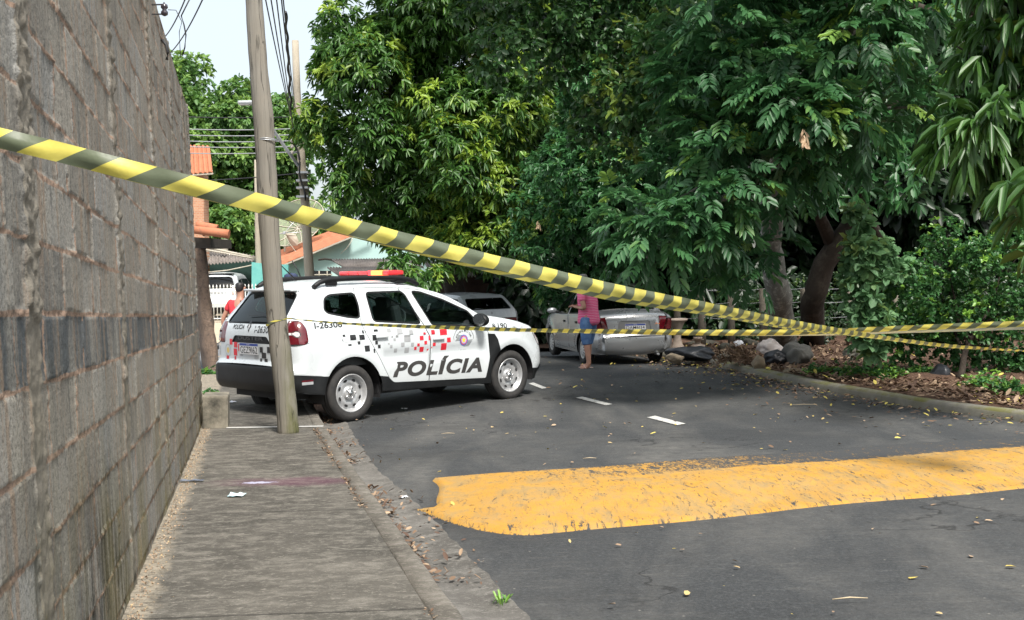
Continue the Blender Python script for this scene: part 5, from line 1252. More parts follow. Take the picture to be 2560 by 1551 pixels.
for y in (432, 452, 470, 492): mb.box(at(757, y, 29.85)-pb3, (.30, .28, .05))
mb.build('bracket', [m_steel, simple('porcelain', (.4, .36, .32), rough=.3)], pole3)
mb = MB(); mb.tube([at(714+18*t+2*math.sin(t*40), 30+330*t, 29.5-5*(1-t))-pb3 for t in np.linspace(0, 1, 60)]+[at(742+20*t+3*math.sin(t*9), 372+130*t, 29.7)-pb3 for t in np.linspace(0, 1, 20)], .028, 6); mb.build('twisted_cable', m_wire, pole3)
def wire(a, b, sag, r=.010, mat=None, label='', grp='power lines', n=24):
    a, b = np.array(a), np.array(b); mb = MB(); pts = [a*(1-t)+b*t-np.array([0, 0, sag*4*t*(1-t)]) for t in np.linspace(0, 1, n)]
    base = pts[0]; mb.tube([q-base for q in pts], r, 5); o = mb.build('power_line', mat or m_wire); o.location = base; tag(o, label, 'power line', grp); return o
ords = ['topmost', 'second from the top', 'third from the top', 'fourth from the top', 'fifth from the top', 'sixth from the top', 'lowest']
for i, (yl, yr, m_) in enumerate(((288, 292, m_wire), (319, 322, m_wireg), (334, 337, m_wireg), (349, 352, m_wireg), (363, 366, m_wireg), (380, 380, m_wireg), (455, 434, m_wire))):
    wire(at(380, yl, 31), at(742, yr, 29.7), .05, .014, m_, '%s of the near-level cables between the block wall and the utility pole' % ords[i], 'cables crossing in front of the background tree')
for i, (xt, x3, y3) in enumerate(((652, 736, 322), (668, 737, 337), (684, 738, 352), (697, 739, 300), (702, 740, 285))):
    wire(at(xt, -60, 13), at(x3, y3, 29.8), .12, .009, m_wire, '%s of the cables fanning up from the utility pole' % ['leftmost', 'second from the left', 'middle', 'second from the right', 'rightmost'][i], 'cables fanning up from the utility pole')
for i, (a, b) in enumerate((((405, 84), (470, -20)), ((425, 118), (515, -20)))):
    wire(at(a[0], a[1]+15, 12.5), at(b[0], b[1], 9), .05, .006, m_wire, ['left', 'right'][i]+' of two slanting cables above the end of the block wall', 'slanting cables above the wall')
mb = MB(); q0 = at(456, 5, 11); pts = [(478, -10), (462, 22), (453, 40), (460, 62), (465, 88), (462, 118), (456, 140)]; mb.tube([at(x, y, 11)-q0 for x, y in pts], .007, 5); mb.tube([at(x, y, 11.1)-q0 for x, y in ((420, 25), (440, 26), (455, 55), (448, 80), (450, 120), (452, 143))], .004, 5)
o = mb.build('hanging_cable', m_wire); o.location = q0; tag(o, 'loose curly cable hanging above the end of the block wall', 'cable')
# insulator rack on the wall top
q0 = at(383, 25, 6.5); g = empty('insulator_rack', tuple(q0), 0, 'small black insulator on a bracket at the top of the block wall', 'insulator')
mb = MB(); mb.box(at(396, 12, 6.5)-q0, (.075, .012, .006)); mb.box(at(396, 36, 6.5)-q0, (.075, .012, .006)); mb.tube([at(410, 6, 6.5)-q0, at(412, 41, 6.5)-q0], .004, 6); mb.build('bracket', m_wire, g)
mb = MB(); mb.lathe([(.006, -.035), (.018, -.028), (.020, -.012), (.010, 0), (.020, .012), (.018, .028), (.006, .035)], 14, c=at(411, 25, 6.5)-q0); mb.build('spool', simple('dark_porcelain', (.03, .025, .035), rough=.2, coat=1), g)
mb = MB(); q0 = at(408, 118, 9.2); mb.tube([at(x, y, 9.2)-q0 for x, y in ((405, 100), (415, 112), (420, 130), (417, 150))], .012, 8); o = mb.build('conduit_elbow', m_wire); o.location = q0; tag(o, 'short black curved conduit on the far top edge of the block wall', 'conduit')

# ================================================================ BACKGROUND BUILDINGS
def wave_sheet(A, B, C, D, nw, amp, mat, name, parent, rows=0, thick=.03, n=12):
    """sheet A-B (lower edge) to D-C (upper edge); waves count nw along A-B"""
    A, B, C, D = [np.array(q, float) for q in (A, B, C, D)]; up = unit(np.cross(B-A, D-A)); up = up if up[2] > 0 else -up
    nu, nv = nw*n, max(2, rows*4+1); v = []
    for j in range(nv):
        t = j/(nv-1)
        for i in range(nu+1):
            s_ = i/nu; P = (A*(1-s_)+B*s_)*(1-t)+(D*(1-s_)+C*s_)*t
            w = amp*(abs(math.sin(math.pi*nw*s_))*1.6-.6 if rows else math.sin(2*math.pi*nw*s_))
            if rows: w += .02*(1-((t*rows) % 1)) + .012*math.sin(int(t*rows)*7+int(s_*nw)*3)
            v.append(P+up*w)
    top = len(v); v += [q-up*thick for q in v]; f = []; W_ = nu+1
    for j in range(nv-1):
        for i in range(nu):
            a = j*W_+i; f.append((a, a+1, a+W_+1, a+W_)); f.append((top+a, top+a+W_, top+a+W_+1, top+a+1))
    for i in range(nu): f.append((i, top+i, top+i+1, i+1)); a = (nv-1)*W_+i; f.append((a, a+1, top+a+1, top+a))
    for j in range(nv-1): a = j*W_; f.append((a, a+W_, top+a+W_, top+a)); a = j*W_+nu; f.append((a, top+a, top+a+W_, a+W_))
    return mesh_np(name, v, f, mat, parent, smooth=False)
def slab(P, back, mat, name, parent, mb=None):
    """polygon of world points extruded by vector back"""
    own = mb is None; mb = mb or MB(); P = [np.array(q, float) for q in P]; n = len(P); Q = [q+np.array(back) for q in P]
    mb.add(P+Q, [tuple(range(n)), tuple(range(n, 2*n))[::-1]]+[(i, n+i, n+(i+1) % n, (i+1) % n) for i in range(n)])
    if own: return mb.build(name, mat, parent)
m_tile, nt, p = newmat('clay_roof_tiles'); v = coord(nt); c = mixc(nt, noise(nt, v, 3.5, 5, .7), (.30, .095, .045), (.52, .21, .11)); c = mixc(nt, ramp(nt, noise(nt, v, 9, 5, .7), [(.55, 0), (.7, .7)]), c, (.14, .08, .06)); nt.links.new(c, p.inputs['Base Color']); p.inputs['Roughness'].default_value = .85
m_blue_w, nt, p = newmat('pale_blue_plaster'); v = coord(nt); c = mixc(nt, noise(nt, v, 1.2, 5, .7), (.40, .61, .59), (.52, .71, .67)); nt.links.new(c, p.inputs['Base Color']); p.inputs['Roughness'].default_value = .85
m_teal = simple('teal_plaster', (.10, .36, .34), (.17, .47, .43), scale=3, rough=.85)
m_asb = simple('grey_fibre_cement', (.11, .095, .085), (.26, .23, .21), scale=4, rough=.95, bmp=.4)
m_brick, nt, p = newmat('red_brick'); v = coord(nt, 'Object', (1, 1, 1)); br = N(nt, 'TexBrick'); mpn = N(nt, 'Mapping'); mpn.inputs['Rotation'].default_value = (math.pi/2, 0, 0); nt.links.new(v, mpn.inputs[0]); nt.links.new(mpn.outputs[0], br.inputs['Vector'])
br.inputs['Color1'].default_value = (.40, .17, .09, 1); br.inputs['Color2'].default_value = (.50, .25, .14, 1); br.inputs['Mortar'].default_value = (.42, .33, .25, 1); br.inputs['Scale'].default_value = 4; br.inputs['Mortar Size'].default_value = .03
nt.links.new(br.outputs[0], p.inputs['Base Color']); p.inputs['Roughness'].default_value = .9
m_concp = simple('pale_concrete', (.36, .33, .27), (.52, .48, .40), rough=.9)
m_dwood = simple('dark_timber', (.022, .018, .014), (.05, .042, .034), scale=9, rough=.9)
m_darkg = simple('dark_green_wall', (.008, .030, .024), (.014, .045, .036), rough=.9)
# pale blue house
hb = at(800, 800, 38); hb[2] = -.3; house = empty('blue_house', tuple(hb), 0, 'pale blue house with an orange clay tile roof behind the utility pole', 'house')
Hf = lambda x, y, Y: at(x, y, Y)-hb
bot = lambda x, Y: (lambda q: np.array([q[0], q[1], -.2]))(Hf(x, 780, Y))
slab([bot(718, 38), bot(1180, 38), Hf(1180, 655, 38), Hf(935, 566, 38), Hf(716, 655, 38)], (0, 6, 0), m_blue_w, 'wall', house)
wave_sheet(Hf(700, 662, 37.6), Hf(700, 628, 41.5), Hf(850, 571, 41.5), Hf(884, 586, 37.6), 9, .055, m_tile, 'roof', house, rows=9)
mb = MB(); slab([Hf(700, 669, 37.55), Hf(884, 593, 37.55), Hf(884, 589, 37.55), Hf(700, 665, 37.55)], (0, .08, 0), None, '', None, mb); slab([Hf(884, 593, 37.55), Hf(935, 570, 37.55), Hf(935, 566, 37.55), Hf(884, 589, 37.55)], (0, .08, 0), None, '', None, mb)
mb.build('bargeboard', m_concp, house)
wn = MB(); slab([Hf(768, 694, 37.97), Hf(828, 693, 37.97), Hf(828, 677, 37.97), Hf(768, 678, 37.97)], (0, -.02, 0), None, '', None, wn); wn = wn.build('window', simple('dark_window', (.01, .012, .014), rough=.2), house)
mb = MB(); 
for a, b in (((768, 688), (830, 687)), ((798, 678), (798, 694)), ((818, 678), (818, 694))): mb.tube([Hf(*a, 37.9), Hf(*b, 37.9)], .022, 5)
mb.build('frame', m_concp, wn)
mb = MB(); mb.tube([Hf(730, 652, 37.4), Hf(744, 675, 37.4), Hf(752, 695, 37.4)], .02, 6); mb.build('brace', m_wire, house)
mb = MB(); mb.tube([Hf(884, 590, 37.4), Hf(878, 605, 37.3), Hf(866, 622, 37.3), Hf(852, 634, 37.4)], .012, 5); mb.build('cable', m_concp, house)
# corrugated lean-to roofs
lt_b = at(920, 760, 35.5); lt_b[2] = -.3; lean = empty('lean_to', tuple(lt_b), 0, 'low lean-to with two overlapping corrugated grey roofs beside the blue house', 'shed')
Lf = lambda x, y, Y: at(x, y, Y)-lt_b
wave_sheet(Lf(862, 669, 35.2), Lf(1060, 668, 35.2), Lf(1030, 646, 37), Lf(826, 649, 37), 30, .025, m_asb, 'upper_roof', lean)
wave_sheet(Lf(852, 692, 33.6), Lf(1060, 690, 33.6), Lf(1030, 667, 35.2), Lf(818, 669, 35.2), 30, .025, m_asb, 'lower_roof', lean)
slab([Lf(850, 800, 34.2), Lf(1050, 800, 34.2), Lf(1050, 689, 34.2), Lf(850, 689, 34.2)], (0, .15, 0), m_blue_w, 'wall', lean)
mb = MB(); mb.tube([Lf(796, 650, 36.8), Lf(812, 648, 36.8), Lf(830, 650, 36.8)], .035, 6); mb.build('pipe', m_dwood, lean)
# satellite dish
db = at(713, 640, 40); dish = empty('satellite_dish', tuple(db), 0, 'large mesh satellite dish with radial ribs between the leaning pole and the utility pole', 'satellite dish')
ax_ = unit(np.array([-.25, -.75, .62])); e1 = unit(np.cross(ax_, [0, 0, 1.])); e2 = np.cross(ax_, e1); cD = at(745, 566, 40.2)-db
def dpt(r_, a): return cD+e1*r_*math.cos(a)+e2*r_*math.sin(a)+ax_*(r_*r_*.28-.1)
v = []; f = []; nr, na = 7, 36
for i in range(nr):
    for k in range(na): v.append(dpt(.06+1.0*i/(nr-1), 2*math.pi*k/na))
for i in range(nr-1):
    for k in range(na): f.append((i*na+k, i*na+(k+1) % na, (i+1)*na+(k+1) % na, (i+1)*na+k))
m_mesh, nt, p = newmat('dish_mesh'); p.inputs['Base Color'].default_value = (.30, .33, .22, 1); p.inputs['Alpha'].default_value = .55; p.inputs['Roughness'].default_value = .6
mesh_np('reflector', v, f, m_mesh, dish)
mb = MB()
for k in range(12): mb.tube([dpt(.03+1.02*t, 2*math.pi*k/12)+ax_*.02 for t in np.linspace(0, 1, 6)], .016, 5)
mb.tube([dpt(1.06, 2*math.pi*k/30) for k in range(31)], .018, 5, cap=False); mb.build('rib', m_concp, dish)
mb = MB(); fp = at(711, 583, 38.9)-db
for a in (.6, 2.7, 4.4): mb.tube([dpt(1.0, a), fp], .012, 5)
mb.box(fp, (.10, .10, .10), bev=.02); mb.build('feed_horn', m_steel, dish)
mb = MB(); mb.tube([at(712, 590, 40.3)-db, at(712, 622, 40.3)-db, at(713, 650, 40.3)-db], .035, 8); mb.build('mast', m_concp, dish)
mb = MB(); fan = [fp+np.array([.02, .1, -.02])]+[at(x, y, 39.2)-db for x, y in ((733, 583), (742, 592), (746, 603), (744, 614), (731, 615), (724, 608))]; mb.add(fan, [(0, 1, 2), (0, 2, 3), (0, 3, 4), (0, 4, 5), (0, 5, 6)]); mb.add([q+np.array([0, .03, 0]) for q in fan], [(0, 2, 1), (0, 3, 2), (0, 4, 3), (0, 5, 4), (0, 6, 5)]); mb.build('white_panel', m_concp, dish)
mb = MB(); mb.tube([at(x, y, 38.8)-db for x, y in ((711, 588), (722, 606), (738, 628), (752, 641), (768, 647))], .012, 5); mb.build('cable', m_concp, dish)
# brown wall with sheet roof
bb = at(1250, 800, 31.5); bb[2] = -.3; bw = empty('brown_shed', tuple(bb), 0, 'dark brown block shed with a small corrugated roof behind the white station wagon', 'shed')
Bf = lambda x, y, Y: at(x, y, Y)-bb
slab([Bf(1085, 850, 31.6), Bf(1420, 850, 31.6), Bf(1420, 716, 31.6), Bf(1200, 690, 31.6), Bf(1085, 690, 31.6)], (0, .2, 0), simple('brown_blocks', (.045, .026, .018), (.085, .052, .038), scale=3, rough=.95, bmp=.4), 'wall', bw)
wave_sheet(Bf(1080, 691, 30.8), Bf(1190, 689, 30.8), Bf(1150, 652, 33.5), Bf(1060, 655, 33.5), 14, .03, m_asb, 'roof', bw)
# brick tower
tb = at(497, 600, 42); tb[2] = -.3; tw = empty('brick_tower', tuple(tb), 0, 'narrow red brick tower with a small clay tile roof beyond the block wall', 'tower')
Tf = lambda x, y, Y: at(x, y, Y)-tb
slab([Tf(465, 690, 42), Tf(512, 690, 42), Tf(508, 436, 42), Tf(465, 436, 42)], (0, .7, 0), m_brick, 'brick_column', tw)
wave_sheet(Tf(460, 438, 41.6), Tf(532, 433, 41.6), Tf(524, 367, 43), Tf(460, 365, 43), 6, .05, m_tile, 'roof', tw, rows=5)
mb = MB(); slab([Tf(460, 441, 41.6), Tf(532, 436, 41.6), Tf(532, 432, 41.6), Tf(460, 437, 41.6)], (0, .1, 0), None, '', None, mb); mb.build('fascia', m_concp, tw)
# garage
gb = at(570, 720, 42); gb[2] = .1; gar = empty('garage', tuple(gb), 0, 'open garage with a sagging corrugated roof and dark green inside, around the white hatchback', 'garage')
Gf = lambda x, y, Y: at(x, y, Y)-gb
slab([Gf(440, 815, 45.5), Gf(640, 815, 45.5), Gf(640, 640, 45.5), Gf(440, 630, 45.5)], (0, .2, 0), m_darkg, 'back_wall', gar)
slab([Gf(632, 812, 37), Gf(640, 812, 45.5), Gf(640, 645, 45.5), Gf(632, 655, 37)], (.15, 0, 0), m_darkg, 'side_wall', gar)
wave_sheet(Gf(470, 664, 41.5), Gf(640, 651, 41.5), Gf(640, 640, 45), Gf(470, 612, 45), 20, .03, m_asb, 'roof', gar)
mb = MB(); mb.tube([Gf(500, 614, 37.6), Gf(560, 628, 37.6), Gf(641, 645, 37.6)], .04, 6); mb.tube([Gf(500, 622, 37.4), Gf(641, 648, 37.4)], .03, 6); mb.build('roof_beam', m_concp, gar)
mb = MB(); mb.tube([Gf(500, 683, 37), Gf(570, 676, 37), Gf(632, 663, 37)], .02, 6); mb.build('pipe', m_concp, gar)
slab([Gf(553, 632, 43), Gf(566, 632, 43), Gf(566, 598, 43), Gf(553, 598, 43)], (0, .25, 0), m_concp, 'concrete_post', gar)
slab([Gf(500, 603, 43.1), Gf(553, 603, 43.1), Gf(553, 598, 43.1), Gf(500, 598, 43.1)], (0, .2, 0), m_concp, 'concrete_beam', gar)
tw_ = at(660, 750, 36.6); tw_[2] = .0; o = MB(); slab([at(629, 832, 36.6)-tw_, at(720, 832, 36.6)-tw_, at(720, 662, 36.6)-tw_, at(660, 660, 36.6)-tw_, at(629, 656, 36.6)-tw_], (0, .18, 0), None, '', None, o)
o = o.build('teal_wall', m_teal); o.location = tw_; tag(o, 'turquoise painted wall between the garage and the leaning pole', 'wall')
# picket gate
fb = at(570, 806, 36); fence = empty('picket_gate', tuple(fb), 0, 'white metal gate with arrow-tipped pickets in front of the white hatchback', 'gate')
mb = MB(); m_wm = simple('white_metal', (.62, .62, .58), (.75, .74, .70), rough=.5)
a, b = at(500, 806, 36)-fb, at(642, 803, 36)-fb
for i in range(17):
    t = i/16; q = a*(1-t)+b*t; mb.tube([q+np.array([0, 0, .05]), q+np.array([0, 0, 1.05])], .014, 6); mb.tube([q+np.array([0, 0, 1.05]), q+np.array([0, 0, 1.09]), q+np.array([0, 0, 1.17])], [.014, .028, .003], 6)
mb.build('picket', m_wm, fence)
o = fence.children[0]
mb = MB()
for z in (.10, .55, .95): mb.tube([a+np.array([0, 0, z]), b+np.array([0, 0, z])], .022, 6)
mb.build('rail', m_wm, fence)
# low kerb wall below the gate
# old rough wall end with clay coping
ob = at(520, 905, 22); ob[2] = 0; old = empty('rough_old_wall', tuple(ob), 0, 'crumbling brown plastered wall end just past the grey block wall', 'wall')
m_rough, nt, p = newmat('crumbling_plaster'); v = coord(nt); c = mixc(nt, noise(nt, v, 5, 6, .75), (.10, .065, .045), (.33, .24, .18)); c = mixc(nt, ramp(nt, noise(nt, v, 14, 5, .8), [(.5, 0), (.62, .8)]), c, (.07, .06, .055)); nt.links.new(c, p.inputs['Base Color']); p.inputs['Roughness'].default_value = 1; bump(nt, p, noise(nt, v, 18, 5, .8), 1, .05)
v = []; nz, nx = 40, 14
for j in range(nz):
    z = -.1+2.38*j/(nz-1); xc = at(524-26*(j/(nz-1))**1.0, 700, 22)[0]-ob[0]
    for k in range(nx):
        t = k/(nx-1)*math.pi*2; rr = .5; sx, sy = .155, 1.6
        x = max(-1, min(1, 1.25*math.cos(t)))*sx; y = max(-1, min(1, 1.25*math.sin(t)))*sy+1.6
        n_ = .02*(vnoise([z*6+k], [k*1.3], 3)[0]-.5)*2; v.append((xc+x+n_-.29*y, y-.0+n_, z))
f = [(j*nx+k, j*nx+(k+1) % nx, (j+1)*nx+(k+1) % nx, (j+1)*nx+k) for j in range(nz-1) for k in range(nx)]
mesh_np('wall_body', v, f, m_rough, old, smooth=False)
O_ = lambda x, y, Y: at(x, y, Y)-ob
mb = MB(); slab([O_(478, 620, 21.4), O_(527, 619, 21.4), O_(526, 596, 21.4), O_(478, 593, 21.4)], (0, 1.6, 0), None, '', None, mb); mb.build('timber_beam', m_dwood, old)
mb = MB(); c0, c1 = O_(486, 575, 21.2), O_(573, 586, 21.2)
for dz, dx in ((0, 0), (.10, -.25), (.05, -.5)):
    ring = [];
    for t in np.linspace(0, 1, 5): ring.append((c0*(1-t)+c1*t)+np.array([dx*t, .3*abs(dx)*2, dz]))
    mb.tube(ring, [.075, .078, .08, .083, .086], 14)
mb.build('clay_tile', m_tile, old)
# thin pole behind
pb2 = at(652, 690, 35); pb2[2] = 0; p2 = empty('thin_wood_pole', tuple(pb2), 0, 'thin rough pole directly left of the leaning pole, above the turquoise wall', 'pole')
mb = MB(); mb.tube([at(x, y, 36.9)-pb2 for x, y in ((650, 760), (648, 690), (645, 600), (643, 500), (642, 400))], [.10, .10, .095, .085, .08], 10); mb.build('shaft', m_wood2, p2)
# low concrete block on the sidewalk
q = gnd(539, 1070, .12); o = MB(); o.box((0, .15, .17), (.27, .42, .37), bev=.02); o = o.build('concrete_block', simple('stained_concrete', (.05, .047, .038), (.30, .27, .21), scale=5, rough=.95, bmp=.6, bscale=60)); o.location = q; o.rotation_euler = (0, .03, .2); tag(o, 'squat stained concrete block at the end of the grey wall', 'concrete block')

# ================================================================ FENCE WITH WIRE
m_post = bark('grey_post_wood', (.09, .078, .062), (.20, .175, .14), (.15, .13, .10))
posts = [(1692, 25.6, 17), (1753, 25.3, 20), (1827, 25.2, 18), (1907, 25, 20), (2010, 24.8, 20), (2127, 24.4, 24), (2240, 24.2, 18)]
fen = empty('wire_fence', (float(at(1692, 760, 25.6)[0]), 25.6, .1), 0, 'barbed wire fence on grey wooden posts in front of the dark woodland', 'fence'); fo_ = np.array(fen.location)
tops = []
for x, Y, w in posts:
    b = at(x, 760, Y); b[2] = -.25; t = at(x-1, 722, Y); r_ = w*Y/FPX/2; mb = MB(); mb.tube([b-fo_, (b+t)/2-fo_+np.array([.01, 0, 0]), t-fo_], [r_*1.1, r_, r_*.9], 8); mb.build('post', m_post, fen); tops.append((b, t))
for z in (.95, .70, .42, .18):
    mb = MB(); pts = []
    for (b, t), (b2, t2) in zip(tops[:-1], tops[1:]):
        for k in range(6): q = b*(1-k/6)+b2*k/6; pts.append(np.array([q[0], q[1]-.06, z*1.15+.1-.03*math.sin(math.pi*k/6)])-fo_)
    mb.tube(pts, .006, 4)
    for q in pts[::2]: mb.tube([q+np.array([-.02, 0, .02]), q+np.array([.02, 0, -.02])], .003, 3)
    mb.build('barbed_wire', m_wireg, fen)
# ================================================================ PEOPLE AND HEN
def skin_obj(name, chains, mat, parent, sub=2):
    """chains: list of [(pos, rx, ry)...]; chains sharing a position are joined"""
    vs, rs, es, key = [], [], [], {}
    for ch in chains:
        prev = None
        for p, *r in ch:
            k = tuple(round(float(q), 4) for q in p)
            if k not in key: key[k] = len(vs); vs.append(k); rs.append((r[0], r[1] if len(r) > 1 else r[0]))
            i = key[k]
            if prev is not None and prev != i: es.append((prev, i))
            prev = i
    me = bpy.data.meshes.new(name); me.from_pydata(vs, es, []); o = bpy.data.objects.new(name, me); COL.objects.link(o)
    sk = o.modifiers.new('s', 'SKIN'); sk.use_smooth_shade = True; sk.branch_smoothing = .4
    for i, r in enumerate(rs): me.skin_vertices[0].data[i].radius = r; me.skin_vertices[0].data[i].use_root = (i == 0)
    sb = o.modifiers.new('b', 'SUBSURF'); sb.levels = sub; sb.render_levels = sub
    dg = bpy.context.evaluated_depsgraph_get(); m2 = bpy.data.meshes.new_from_object(o.evaluated_get(dg)); bpy.data.objects.remove(o)
    m2.materials.clear(); m2.materials.append(mat)
    for p_ in m2.polygons: p_.use_smooth = True
    o = bpy.data.objects.new(name, m2); COL.objects.link(o); o.parent = parent; return o
m_skin = simple('brown_skin', (.36, .185, .125), (.44, .235, .165), scale=8, rough=.5); m_hair = simple('black_hair', (.008, .007, .007), (.02, .018, .017), scale=30, rough=.5); m_hairg = simple('grey_hair', (.10, .09, .085), (.2, .19, .18), scale=40, rough=.7)
m_pink, nt, p = newmat('striped_pink_cloth'); v = coord(nt); s = N(nt, 'SeparateXYZ'); nt.links.new(v, s.inputs[0])
st_ = math_(nt, 'LESS_THAN', math_(nt, 'PINGPONG', math_(nt, 'ADD', s.outputs[2], math_(nt, 'MULTIPLY', noise(nt, v, 6, 2, .5), .03)), .014), .0036)
nt.links.new(mixc(nt, st_, (.74, .075, .24), (.80, .42, .50)), p.inputs['Base Color']); p.inputs['Roughness'].default_value = .9; bump(nt, p, noise(nt, v, 14, 4, .6), .5, .03)
m_denim = simple('blue_denim', (.045, .11, .27), (.13, .24, .44), scale=14, rough=.9, bmp=.5, bscale=22); m_redc = simple('red_cloth', (.50, .022, .035), (.60, .05, .06), scale=6, rough=.85, bmp=.4, bscale=14)
m_navy = simple('navy_cloth', (.018, .028, .07), (.03, .045, .10), rough=.8); m_uni = simple('grey_uniform', (.16, .17, .19), (.2, .21, .23), rough=.85); m_sandal = simple('sandal_rubber', (.45, .30, .25), (.55, .42, .36), rough=.7); m_trou = simple('dark_trousers', (.03, .03, .04), rough=.9)
def person(label, loc, rz, pose, top, bottom, hair, leg_cover=.10, sleeve=.5, cap=None, sandals=False, scale=1., group=None):
    """local frame: faces +X, left side is +Y"""
    root = empty('person', loc, rz, label, 'person', group); root.scale = (scale,)*3
    V = Vector; P = pose; L_ = lambda a, b, t: V(a)*(1-t)+V(b)*t
    pel = V((0, 0, .94)); wst = V((.0, 0, 1.06)); ch = V((P.get('lean', .02), 0, 1.28)); nk = V((P.get('lean', .02)+.01, 0, 1.45)); hb_ = V((P.get('head', (.05, 0))[0], P.get('head', (.05, 0))[1], 1.52)); hm = hb_+V((.015, 0, .09)); ht = hb_+V((.0, 0, .17))
    body = [[(pel, .14, .11), (wst, .135, .10), (ch, .16, .105), (nk, .052, .052), (hb_, .060, .062), (hm, .078, .092), (ht, .060, .068)]]
    arms = {}
    for sg, k in ((1, 'L'), (-1, 'R')):
        sh_ = V((P.get('lean', .02)-.005, sg*.175, 1.385)); el = V(P['el'+k]); wr = V(P['wr'+k]); hd = wr+(wr-el).normalized()*.05
        body.append([(ch, .16, .105), (sh_, .055, .052), (L_(sh_, el, .5), .045, .045), (el, .036, .036), (L_(el, wr, .35), .037, .036), (wr, .024, .022), (hd, .034, .020)])
        arms[k] = (sh_, el, wr, hd)
        hip = V((0, sg*.095, .88)); kn = V(P['kn'+k]); an = V(P['an'+k]); heel = an+V((-.04, 0, -.055)); toe = an+V((.15, sg*.02, -.065))
        body.append([(pel, .14, .11), (hip, .088, .088), (L_(hip, kn, .5), .072, .072), (kn, .050, .052), (L_(kn, an, .3), .051, .050), (an, .033, .033), (an+V((.03, 0, -.045)), .036, .030), (toe, .042, .014)])
    b = skin_obj('body', body, m_skin, root)
    # face, ears, fingers joined to the body mesh
    mb = MB(); f0 = hm
    mb.tube([f0+V((.085, 0, .02)), f0+V((.108, 0, -.015)), f0+V((.09, 0, -.025))], [.008, .014, .010], 8)
    for sg in (1, -1):
        mb.lathe([(.001, -.004), (.012, -.003), (.011, .003), (.001, .004)], 10, 'Y', c=f0+V((.082, sg*.030, .015)), m=1)
        mb.lathe([(.001, -.008), (.024, -.006), (.026, .0), (.018, .006), (.001, .004)], 10, 'Y', c=f0+V((-.005, sg*.083, -.01)))
    mb.tube([f0+V((.087, -.024, -.048)), f0+V((.096, 0, -.050)), f0+V((.087, .024, -.048))], [.003, .006, .003], 6, m=2)
    for k in 'LR':
        sh_, el, wr, hd = arms[k]; d = (hd-wr).normalized(); sd = d.cross(V((0, 0, 1))).normalized(); dn = V(P.get('curl', (0, 0, -1)))
        for j, ln in enumerate((.062, .072, .068, .055)):
            b0 = hd+d*.02+sd*(-.026+.0175*j); mb.tube([b0, b0+d*ln*.45+dn*.004, b0+d*ln*.75+dn*.02, b0+d*ln*.85+dn*.036], [.0088, .0082, .0075, .006], 6)
        b0 = wr+d*.02-sd*.02; mb.tube([b0, b0+d*.03-sd*.028, b0+d*.062-sd*.030+dn*.012], [.0105, .0095, .0075], 6)
    dt = mb.build('face_details', [m_skin, m_hair, simple('lip', (.3, .10, .08))], root)
    bpy.ops.object.select_all(action='DESELECT'); b.select_set(True); dt.select_set(True); bpy.context.view_layer.objects.active = b; bpy.ops.object.join()
    # clothes
    e = .014; cl = [[(V((0, 0, .76)), .20, .165), (V((0, 0, .90)), .196, .162), (wst, .182, .152), (ch, .190, .135), (V((nk.x, 0, 1.425)), .075, .07)]]
    for k in 'LR':
        sh_, el, wr, hd = arms[k]; cl.append([(ch, .190, .135), (sh_, .084, .080), (L_(sh_, el, sleeve*.6), .064, .062), (L_(sh_, el, sleeve), .062, .060)])
    skin_obj('shirt', cl, top, root)
    tr = [[(V((0, 0, 1.02)), .155, .128), (V((0, 0, .90)), .168, .138)]]
    for sg, k in ((1, 'L'), (-1, 'R')):
        hip = V((0, sg*.095, .86)); kn = V(P['kn'+k]); an = V(P['an'+k]); q = [(V((0, 0, .90)), .168, .138), (hip, .112, .110), (L_(hip, kn, .5), .098, .096), (kn, .080, .078)]
        q += [(L_(kn, an, leg_cover*.6), .070, .068), (L_(kn, an, leg_cover), .068, .066)] if leg_cover > 0 else []
        tr.append(q)
    skin_obj('trousers', tr, bottom, root)
    hc = [[(hm+V((-.034, 0, -.075)), .056, .066), (hm+V((-.030, 0, -.03)), .070, .082), (hm+V((-.018, 0, .04)), .080, .090), (ht+V((.006, 0, .012)), .062, .074)]]
    skin_obj('hair', hc, hair, root)
    if cap:
        mb = MB(); mb.lathe([(.098, .0), (.103, .025), (.108, .055), (.100, .090), (.070, .115), (.001, .123)], 24, c=ht+V((-.005, 0, -.075))); 
        mb.add([ht+V((.06+.10*math.cos(t), .085*math.sin(t), -.072-.02*math.cos(t))) for t in np.linspace(-1.4, 1.4, 12)]+[ht+V((.06+.10*math.cos(t), .085*math.sin(t), -.080-.02*math.cos(t))) for t in np.linspace(-1.4, 1.4, 12)][::-1], [tuple(range(24))])
        mb.build('cap', cap, root)
    for k in 'LR':
        an = V(P['an'+k]); mb = MB(); out = [(an.x-.085+.13+.13*math.cos(t)*(1 if math.cos(t) > 0 else 1), an.y+.045*math.sin(t)*(1.1 if math.cos(t) > 0 else .85)) for t in np.linspace(0, 2*math.pi, 21)[:-1]]
        if sandals: mb.prism(out, .0, .016); mb.tube([an+V((.10, 0, -.060)), an+V((.06, .035, -.035)), an+V((.03, .042, -.07))], .006, 5); mb.tube([an+V((.10, 0, -.060)), an+V((.06, -.035, -.035)), an+V((.03, -.042, -.07))], .006, 5); mb.build('sandal', m_sandal, root)
        else: mb.prism(out, .0, .03); mb.build('shoe_sole', m_hair, root); skin_obj('shoe', [[(an+V((-.02, 0, .0)), .05, .05), (an+V((.0, 0, -.045)), .055, .045), (an+V((.13, 0, -.055)), .048, .032)]], m_hair, root, 1)
    return root
q = gnd(1474, 923)
